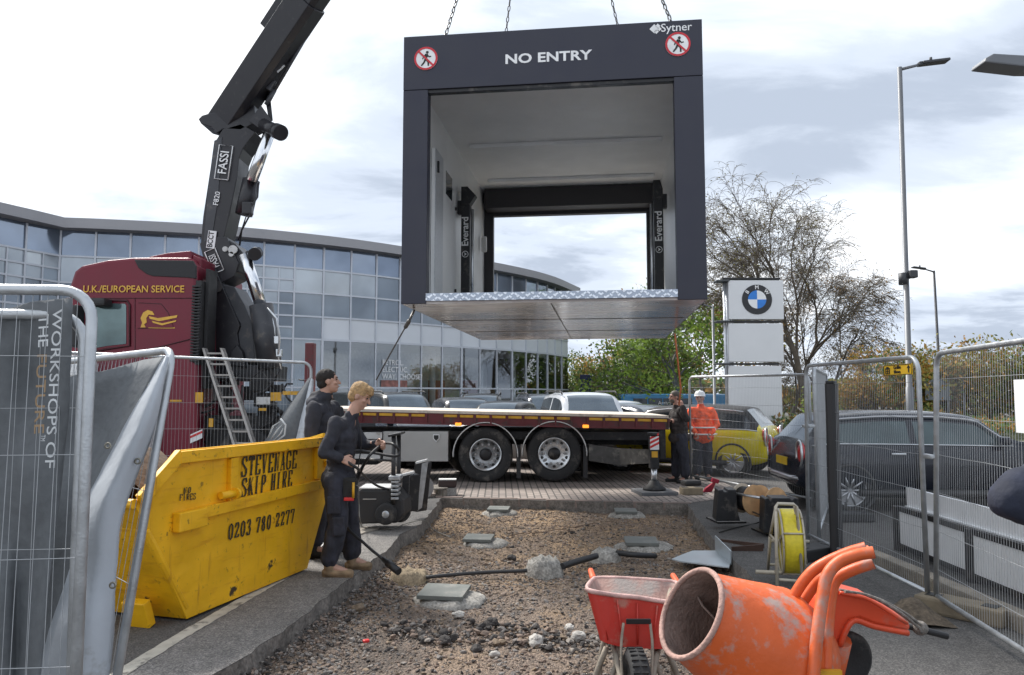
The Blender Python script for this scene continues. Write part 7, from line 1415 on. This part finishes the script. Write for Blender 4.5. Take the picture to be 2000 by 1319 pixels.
frame_box(782, 926, 802, 998, 4, 9.5, 'shorter black and steel tool frame next to the wheeled power pack'); frame_box(800, 902, 826, 998, 10, 10.0, 'taller black and steel tool frame beside the shorter one and the grey disc')
b = MB(); b.disc(W(828, 952, 10.3), (.6, -.75, .1), .155, .012, 40); ob('cutting_disc', b, mat('disc_grey', (.27, .26, .255), .6, .3), None, True, 'grey round cutting disc leaning behind the taller tool frame', 'disc')
b = MB(); q = G(842, 968); Mz = Matrix.Rotation(R(25), 3, 'Z')
for k in range(5): b.box(q + Mz @ V((0, (k - 2) * .1, .13)), (.42, .075, .02), Mz)
for k in (-.16, .16): b.box(q + Mz @ V((k, 0, .06)), (.06, .5, .1), Mz)
ob('small_pallet', b, mat('grey_pallet_wood', (.21, .19, .165), .85, 0, .3, 8, .4, 60), None, True, 'small grey slatted pallet behind the grey cutting disc', 'pallet')
b = MB(); q = G(873, 968); b.box(q + V((0, .05, .06)), (.26, .2, .12), Mz, 0, .01); ob('concrete_block', b, CONC, None, True, 'grey concrete block under the dark brick near the far left corner of the trench', 'block'); b = MB(); b.box(q + V((.0, .08, .19)), (.30, .2, .12), Matrix.Rotation(.05, 3, 'Z'), 0, .03); b.box(q + V((.0, .08, .255)), (.29, .19, .012), Matrix.Rotation(.05, 3, 'Z'), 1); ob('dark_brick', b, [mat('dark_brick', (.045, .03, .028), .8), OFFWHITE], None, True, 'dark brick with a pale top lying on the grey concrete block', 'brick')
bt = thing('water_bottle', G(693, 1030), 'clear water bottle with a yellow and blue label behind the blond worker', 'bottle'); q = G(693, 1030); b = MB(); b.lathe([(0, .03), (.01, .035), (.18, .035), (.24, .013), (.27, .013)], q, (0, 0, 1), 16); ob('body', b, mat('bottle_plastic', (.5, .54, .56), .1, 0, .1, 5), bt); b = MB(); b.lathe([(.06, .0365), (.14, .0365)], q, (0, 0, 1), 16); ob('wrapper', b, mat('lime_wrapper', (.55, .65, .05), .5), bt)
b = MB(); q = G(617, 1072); b.box(q + V((0, 0, .03)), (.5, .34, .04), Matrix.Rotation(R(15), 3, 'Z'), 0, .004); b.box(q + V((.1, -.1, .012)), (.5, .3, .02), Matrix.Rotation(R(8), 3, 'Z')); ob('pale_boards', b, OFFWHITE, None, True, 'pale boards stacked flat on the ground between the skip and the blond worker', 'boards')
b = MB(); b.box(G(690, 1042) + V((0, 0, .012)), (.3, .7, .02), Matrix.Rotation(R(-20), 3, 'Z')); ob('stone_slab', b, mat('sandy_slab', (.36, .32, .27), .85, 0, .2, 5, .4, 50), None, True, 'long sandy slab on the ground behind the blond worker', 'slab')
# hose held by the worker, vibrating poker
hs = thing('poker_hose', PW.translation, 'black vibrator hose looping through the hands of the blond worker and ending in a poker', 'hose'); hp = PW.translation
hr, hl = hp + V((.155, -.225, 1.04)), hp + V((.385, .11, 1.17))
b = MB(); b.tube(catmull([Q(757, 956), Q(735, 948, 8.5), Q(712, 930, 7.6), hr + V((.07, .05, -.06)), hr + V((.0, 0, .0)), hr + V((-.04, .08, .06)), hr + V((.03, .22, .09)), W(770, 891, 6.9), W(779, 880, 6.9), W(768, 868, 6.85), hl + V((.05, 0, .02)), hl, W(722, 890, 6.9), W(706, 918, 7.0), W(690, 960, 7.1), W(676, 1022, 7.05), W(712, 1062, 6.85), W(750, 1094, 6.6)], 8), .0135, 8); ob('hose_pipe', b, BLACKP, hs)
b = MB(); a, e = W(748, 1092, 6.6), W(779, 1117, 6.45); b.tube([a, a.lerp(e, .3), a.lerp(e, .32), e], [.02, .024, .034, .032], 12); ob('poker_head', b, BLACKM, hs)
b = MB(); b.tube(catmull([hp + V((.19, -.18, .8)), W(699, 950, 6.8), W(701, 985, 6.9), W(704, 1020, 6.95), G(715, 1034) + V((0, 0, .015)), G(760, 1036) + V((0, 0, .015)), G(800, 1024) + V((0, 0, .02)), G(830, 1020) + V((0, 0, .02)), G(845, 1034, -.1), G(880, 1050, -.1)], 8), .006, 6); ob('thin_cord', b, mat('grey_cord', (.2, .19, .17), .7), None, True, 'thin grey cord trailing over the path edge from the worker into the trench', 'cord')
# ------------------------------------------------------------------ plates, concrete lumps, pipes and stones in the trench
GP = mat('grey_steel_plate', (.155, .165, .155), .6, .25, .15, 6, .15, 60, dirt=(.25, .24, .22), dscale=7, damt=.3); LUMP = mat('fresh_concrete', (.29, .275, .25), .95, 0, .3, 12, 1.0, 45, fine=.35); SANDC = mat('sandy_concrete', (.30, .235, .155), .95, 0, .25, 14, 1.0, 50, fine=.3)
TAX = math.atan2(G(1340, 985).x - G(1600, 1290).x, G(1340, 985).y - G(1600, 1290).y)
def lump(c, rx, ry, h, seed, m, label, name='concrete_lump', cat='concrete'):
    b = MB(); rows = []; n = 22
    for i in range(9):
        t = i / 8; rr0 = (1 - t ** 1.7) if i else 1.0; rows.append([c + V((math.cos(a) * rx * (1.02 if i == 0 else rr0) * (1 + .34 * mnoise.noise(V((math.cos(a) * 1.7, math.sin(a) * 1.7, seed)))), math.sin(a) * ry * (1.02 if i == 0 else rr0) * (1 + .34 * mnoise.noise(V((math.cos(a) * 1.7, math.sin(a) * 1.7, seed + 5)))), (-.06 if i == 0 else h * min(1, t * 2.2) * (1 + .45 * mnoise.noise(V((math.cos(a) * 4 * rr0, math.sin(a) * 4 * rr0, seed + 9))))))) for a in np.linspace(0, 2 * math.pi, n)])
    b.grid(rows); return ob(name, b, m, None, True, label, cat, 'concrete pads in the trench')
for k, (x, y, s, lab) in enumerate(((868, 1156, .40, 'nearest and largest grey plate, in the trench behind the dark stones'), (935, 1051, .34, 'grey plate in the middle of the trench near its left side'), (974, 994, .32, 'grey plate at the far left of the trench'), (1252, 1057, .38, 'grey plate in the middle of the trench near its right side'), (1222, 998, .32, 'grey plate at the far right of the trench'))):
    c = G(x, y, -.07); g_ = c.copy(); g_.z = ZT
    lump(g_ + V((.08 if k in (0, 1) else .04, .0, 0)), s * .86, s * .70, .055, k * 3.1, LUMP, 'concrete pad round the ' + lab.replace('nearest and largest', 'nearest').split(',')[0])
    b = MB(); b.box(c + V((0, 0, .0)), (s, s * .95, .035), Matrix.Rotation(-TAX + R(-2 + k), 3, 'Z') @ Matrix.Rotation(R(1.5), 3, 'X'), 0, .003); ob('steel_plate', b, GP, None, True, lab, 'plate', 'grey plates in the trench')
lump(G(1064, 1122, ZT), .2, .18, .15, 40, LUMP, 'round grey lump of concrete between the two black pipe lengths'); lump(G(1183, 1096, ZT), .17, .17, .12, 44, LUMP, 'smaller rough concrete lump at the end of the black pipe, before the right plate'); lump(G(800, 1136, ZT), .2, .16, .10, 48, SANDC, 'sandy mound of wet concrete under the poker head')
def pipe(pts, r, label, m=BLACKP, name='black_pipe'): b = MB(); b.tube(catmull([G(x, y, z) for x, y, z in pts], 6), r, 8); ob(name, b, m, None, True, label, 'pipe')
pipe([(832, 1128, -.09), (870, 1124, -.08), (950, 1118, -.08), (1030, 1115, -.07)], .018, 'thin black pipe running from the sandy mound to the grey concrete lump'); pipe([(1098, 1106, -.05), (1130, 1096, -.05), (1165, 1086, -.05)], .032, 'thick black pipe between the two concrete lumps'); pipe([(1205, 1080, -.06), (1240, 1084, -.05), (1280, 1086, -.1)], .03, 'short black pipe in front of the right hand plate')
for pts, lab in (([(990, 1048, -.12), (1020, 1042, -.1), (1060, 1040, -.11), (1090, 1034, -.1), (1120, 1038, -.1)], 'rusty wire loop on the gravel right of the left middle plate'), ([(1085, 1026, -.11), (1120, 1030, -.09), (1160, 1022, -.1), (1175, 1032, -.1)], 'short bent wire on the sandy middle of the trench')): pipe(pts, .005, lab, mat('rust_wire', (.12, .075, .05), .8), 'bent_wire')
brk = thing('steel_bracket', G(1375, 1100, -.1), 'bright galvanised bracket with an upright fin on the right edge of the trench', 'bracket'); BK = mat('bright_galvanised', (.50, .55, .58), .35, .5, .06, 6)
Bp = lambda x, y, z=-.05: G(1100 + x / 3.674, 960 + y / 3.674, z)
b = MB(); b.prism([Bp(780, 492), Bp(850, 462), Bp(930, 432), Bp(1090, 432), Bp(1205, 505), Bp(1190, 552), Bp(1140, 547), Bp(840, 508)], (0, 0, .012)); ob('flat_plate', b, BK, brk); a, c = Bp(1090, 432), Bp(1203, 530); b = MB(); b.prism([a, c, c + V((0, 0, .14)), a + V((0, 0, .17))], (.012, .012, 0)); ob('upright_fin', b, BK, brk)
RUST = mat('rusty_angle', (.07, .04, .03), .8, .3, .3, 8, .4, 60); rp = lambda p, q, h, lab: (lambda b: ob('rusty_beam', (b.prism([p, q, q + V((0, 0, h)), p + V((0, 0, h))], ((q - p).normalized().yxz * V((-.03, .03, 0)))), b)[1], RUST, None, True, lab, 'beam'))(MB())
rp(G(1430, 1082, -.03), G(1491, 1077, 0), .07, 'short rusty angle iron pointing at the cream reel frame'); rp(G(1402, 1062, -.03), G(1490, 1072, 0), .05, 'long rusty beam lying along the trench edge behind the bright bracket')
# stones
def in_trench(x, y): 
    if y < LE[-1].y or y > FAR0.y: return False
    return at_y(LE[::-1], y).x + .03 < x < at_y(RE[::-1], y).x - .03
def stone_cloud(n, seed, smin, smax, ymin, ymax, bias, test, zfun, mats, wts, name, label, flat=.7):
    r = np.random.default_rng(seed); bm = bmesh.new(); bmesh.ops.create_icosphere(bm, subdivisions=1, radius=1); bm.verts.ensure_lookup_table(); bv = np.array([v.co[:] for v in bm.verts]); bf = np.array([[v.index for v in f.verts] for f in bm.faces]); bm.free(); nv, nf = len(bv), len(bf); P = []
    while len(P) < n:
        y = ymin + (ymax - ymin) * r.random() ** bias; x = r.uniform(-4.2, 4)
        if test(x, y): P.append((x, y, zfun(x, y)))
    P = np.array(P); s = smin * (smax / smin) ** (r.random(n) ** 1.6); A = r.normal(size=(n, 4)); A /= np.linalg.norm(A, axis=1)[:, None]; w, x, y, z = A.T
    Rm = np.stack([1 - 2 * (y * y + z * z), 2 * (x * y - z * w), 2 * (x * z + y * w), 2 * (x * y + z * w), 1 - 2 * (x * x + z * z), 2 * (y * z - x * w), 2 * (x * z - y * w), 2 * (y * z + x * w), 1 - 2 * (x * x + y * y)], 1).reshape(n, 3, 3)
    sc = r.uniform(.5, 1.3, (n, 1, 3)); jit = 1 + r.normal(0, .24, (n, nv, 1)); vs = bv[None] * sc * jit; vs = np.einsum('nij,nvj->nvi', Rm, vs) * s[:, None, None]; vs[:, :, 2] *= flat; vs += P[:, None, :] + np.array([0, 0, 1]) * (s * .25)[:, None, None]
    fs = (bf[None] + (np.arange(n) * nv)[:, None, None]).reshape(-1, 3); me = bpy.data.meshes.new(name); me.vertices.add(n * nv); me.vertices.foreach_set('co', vs.ravel()); me.loops.add(len(fs) * 3); me.loops.foreach_set('vertex_index', fs.ravel().astype(np.int32)); me.polygons.add(len(fs)); me.polygons.foreach_set('loop_start', np.arange(len(fs), dtype=np.int32) * 3); me.polygons.foreach_set('loop_total', np.full(len(fs), 3, np.int32))
    for m in mats: me.materials.append(m)
    me.polygons.foreach_set('material_index', np.repeat(r.choice(len(mats), n, p=wts), nf).astype(np.int32)); me.polygons.foreach_set('use_smooth', np.repeat(r.random(n) < .12, nf)); me.update(calc_edges=True)
    o = bpy.data.objects.new(name, me); COL.objects.link(o); WM[o.name] = Matrix.Identity(4); return meta(o, label, None, None, 'stuff')
def smat(n, c): return mat(n, c, .9, 0, .3, 20, .4, 90)
S1, S2, S3, S4, S5 = smat('brown_stone', (.20, .15, .12)), smat('tan_stone', (.20, .15, .105)), smat('dark_stone', (.045, .04, .038)), smat('pale_stone', (.25, .225, .20)), smat('grey_stone', (.165, .15, .14))
ALL = [S1, S2, S3, S4, S5]
stone_cloud(22000, 1, .004, .020, LE[-1].y, 8.2, 1.5, in_trench, bedz, ALL, [.38, .16, .14, .08, .24], 'gravel_near', 'brown gravel covering the bed of the trench')
stone_cloud(13000, 2, .005, .017, 6.5, FAR0.y, .9, in_trench, bedz, ALL, [.30, .54, .04, .05, .07], 'gravel_far', 'sandy gravel in the far half of the trench')
stone_cloud(2600, 11, .010, .028, 6.5, FAR0.y, .9, in_trench, bedz, ALL, [.4, .3, .1, .08, .12], 'gravel_coarse', 'coarser brown stones strewn over the sandy far half of the trench')
def heap(x, y):
    c = G(930, 1200); d = ((x - c.x) / .75) ** 2 + ((y - c.y) / .28) ** 2; return in_trench(x, y) and d < 1 and mnoise.noise(V((x * 4, y * 5, 8))) > -.25
stone_cloud(420, 3, .009, .038, 4.4, 7, 1, heap, lambda x, y: bedz(x, y) + .02, ALL, [.34, .08, .38, .03, .17], 'broken_stones', 'dark broken stones heaped in front of the nearest plate')
def left_edge(x, y): return in_trench(x, y) and x - at_y(LE[::-1], y).x < .55
stone_cloud(2600, 4, .006, .022, LE[-1].y, 7.5, 1.1, left_edge, lambda x, y: bedz(x, y) + .06 * max(0, 1 - (x - at_y(LE[::-1], y).x) / .35), [S1, S3, S4, S5], [.3, .22, .13, .35], 'edge_rubble', 'crumbled tarmac and gravel along the left trench edge')
def rubble_r(x, y):
    c = G(1130, 1215); return in_trench(x, y) and ((x - c.x) / .35) ** 2 + ((y - c.y) / .25) ** 2 < 1
stone_cloud(150, 6, .008, .03, 4.4, 7, 1, rubble_r, lambda x, y: bedz(x, y) + .015, [S3, S4, S5], [.45, .2, .35], 'concrete_crumbs', 'pale and dark concrete crumbs behind the wheelbarrow')
def rock(x, y, s, m, seed, lab):
    r = random.Random(seed); bm = bmesh.new(); bmesh.ops.create_icosphere(bm, subdivisions=3, radius=1); b = MB(); c = G(x, y, ZT + .03); sc = V((r.uniform(.8, 1.3), r.uniform(.7, 1.1), r.uniform(.55, .8)))
    for v in bm.verts: v.co = V((v.co.x * sc.x, v.co.y * sc.y, v.co.z * sc.z)) * (1 + .3 * mnoise.noise(v.co * 1.3 + V((seed, 0, 0))) + .14 * mnoise.noise(v.co * 4 + V((seed, 3, 0)))) * s
    bm.verts.ensure_lookup_table(); b.add([v.co + c for v in bm.verts], [[v.index for v in f.verts] for f in bm.faces], 0, False); bm.free(); ob('rock', b, m, None, True, lab, 'rock', 'loose rocks in the trench')
PLUMP = smat('pale_concrete_rock', (.42, .40, .37)); 
for i, (x, y, s, m, lab) in enumerate(((1046, 1252, .062, PLUMP, 'pale jagged lump of concrete, largest pale rock before the wheelbarrow'), (868, 1250, .05, S3, 'black tarmac lump standing alone below the dark stone heap'), (966, 1278, .03, PLUMP, 'small pale stone left of the big pale lump'), (895, 1200, .045, PLUMP, 'pale stone at the left end of the dark stone heap'), (700, 1188, .05, S2, 'tan angular stone by the left trench edge'), (930, 1268, .04, S3, 'dark round lump between the lone tarmac lump and the small pale stone'),
        (1112, 1226, .045, PLUMP, 'pale flat concrete flake nearest the wheelbarrow handle'), (1130, 1242, .05, PLUMP, 'pale broad concrete flake under the wheelbarrow tray'), (960, 1215, .06, S3, 'largest black lump in the dark stone heap'), (1000, 1090, .05, S3, 'dark lump on the sandy gravel left of the round concrete lump'), (1118, 1040, .035, S3, 'small dark lump on the sandy gravel in the middle of the trench'))): rock(x, y, s, m, i * 7 + 1, lab)
b = MB(); b.box(G(715, 1252, ZT + .05), (.045, .035, .02), Matrix.Rotation(.5, 3, 'Z'), 0, .008); ob('red_wrapper', b, REDREF, None, True, 'tiny red wrapper lying on the gravel near the left trench edge', 'wrapper')
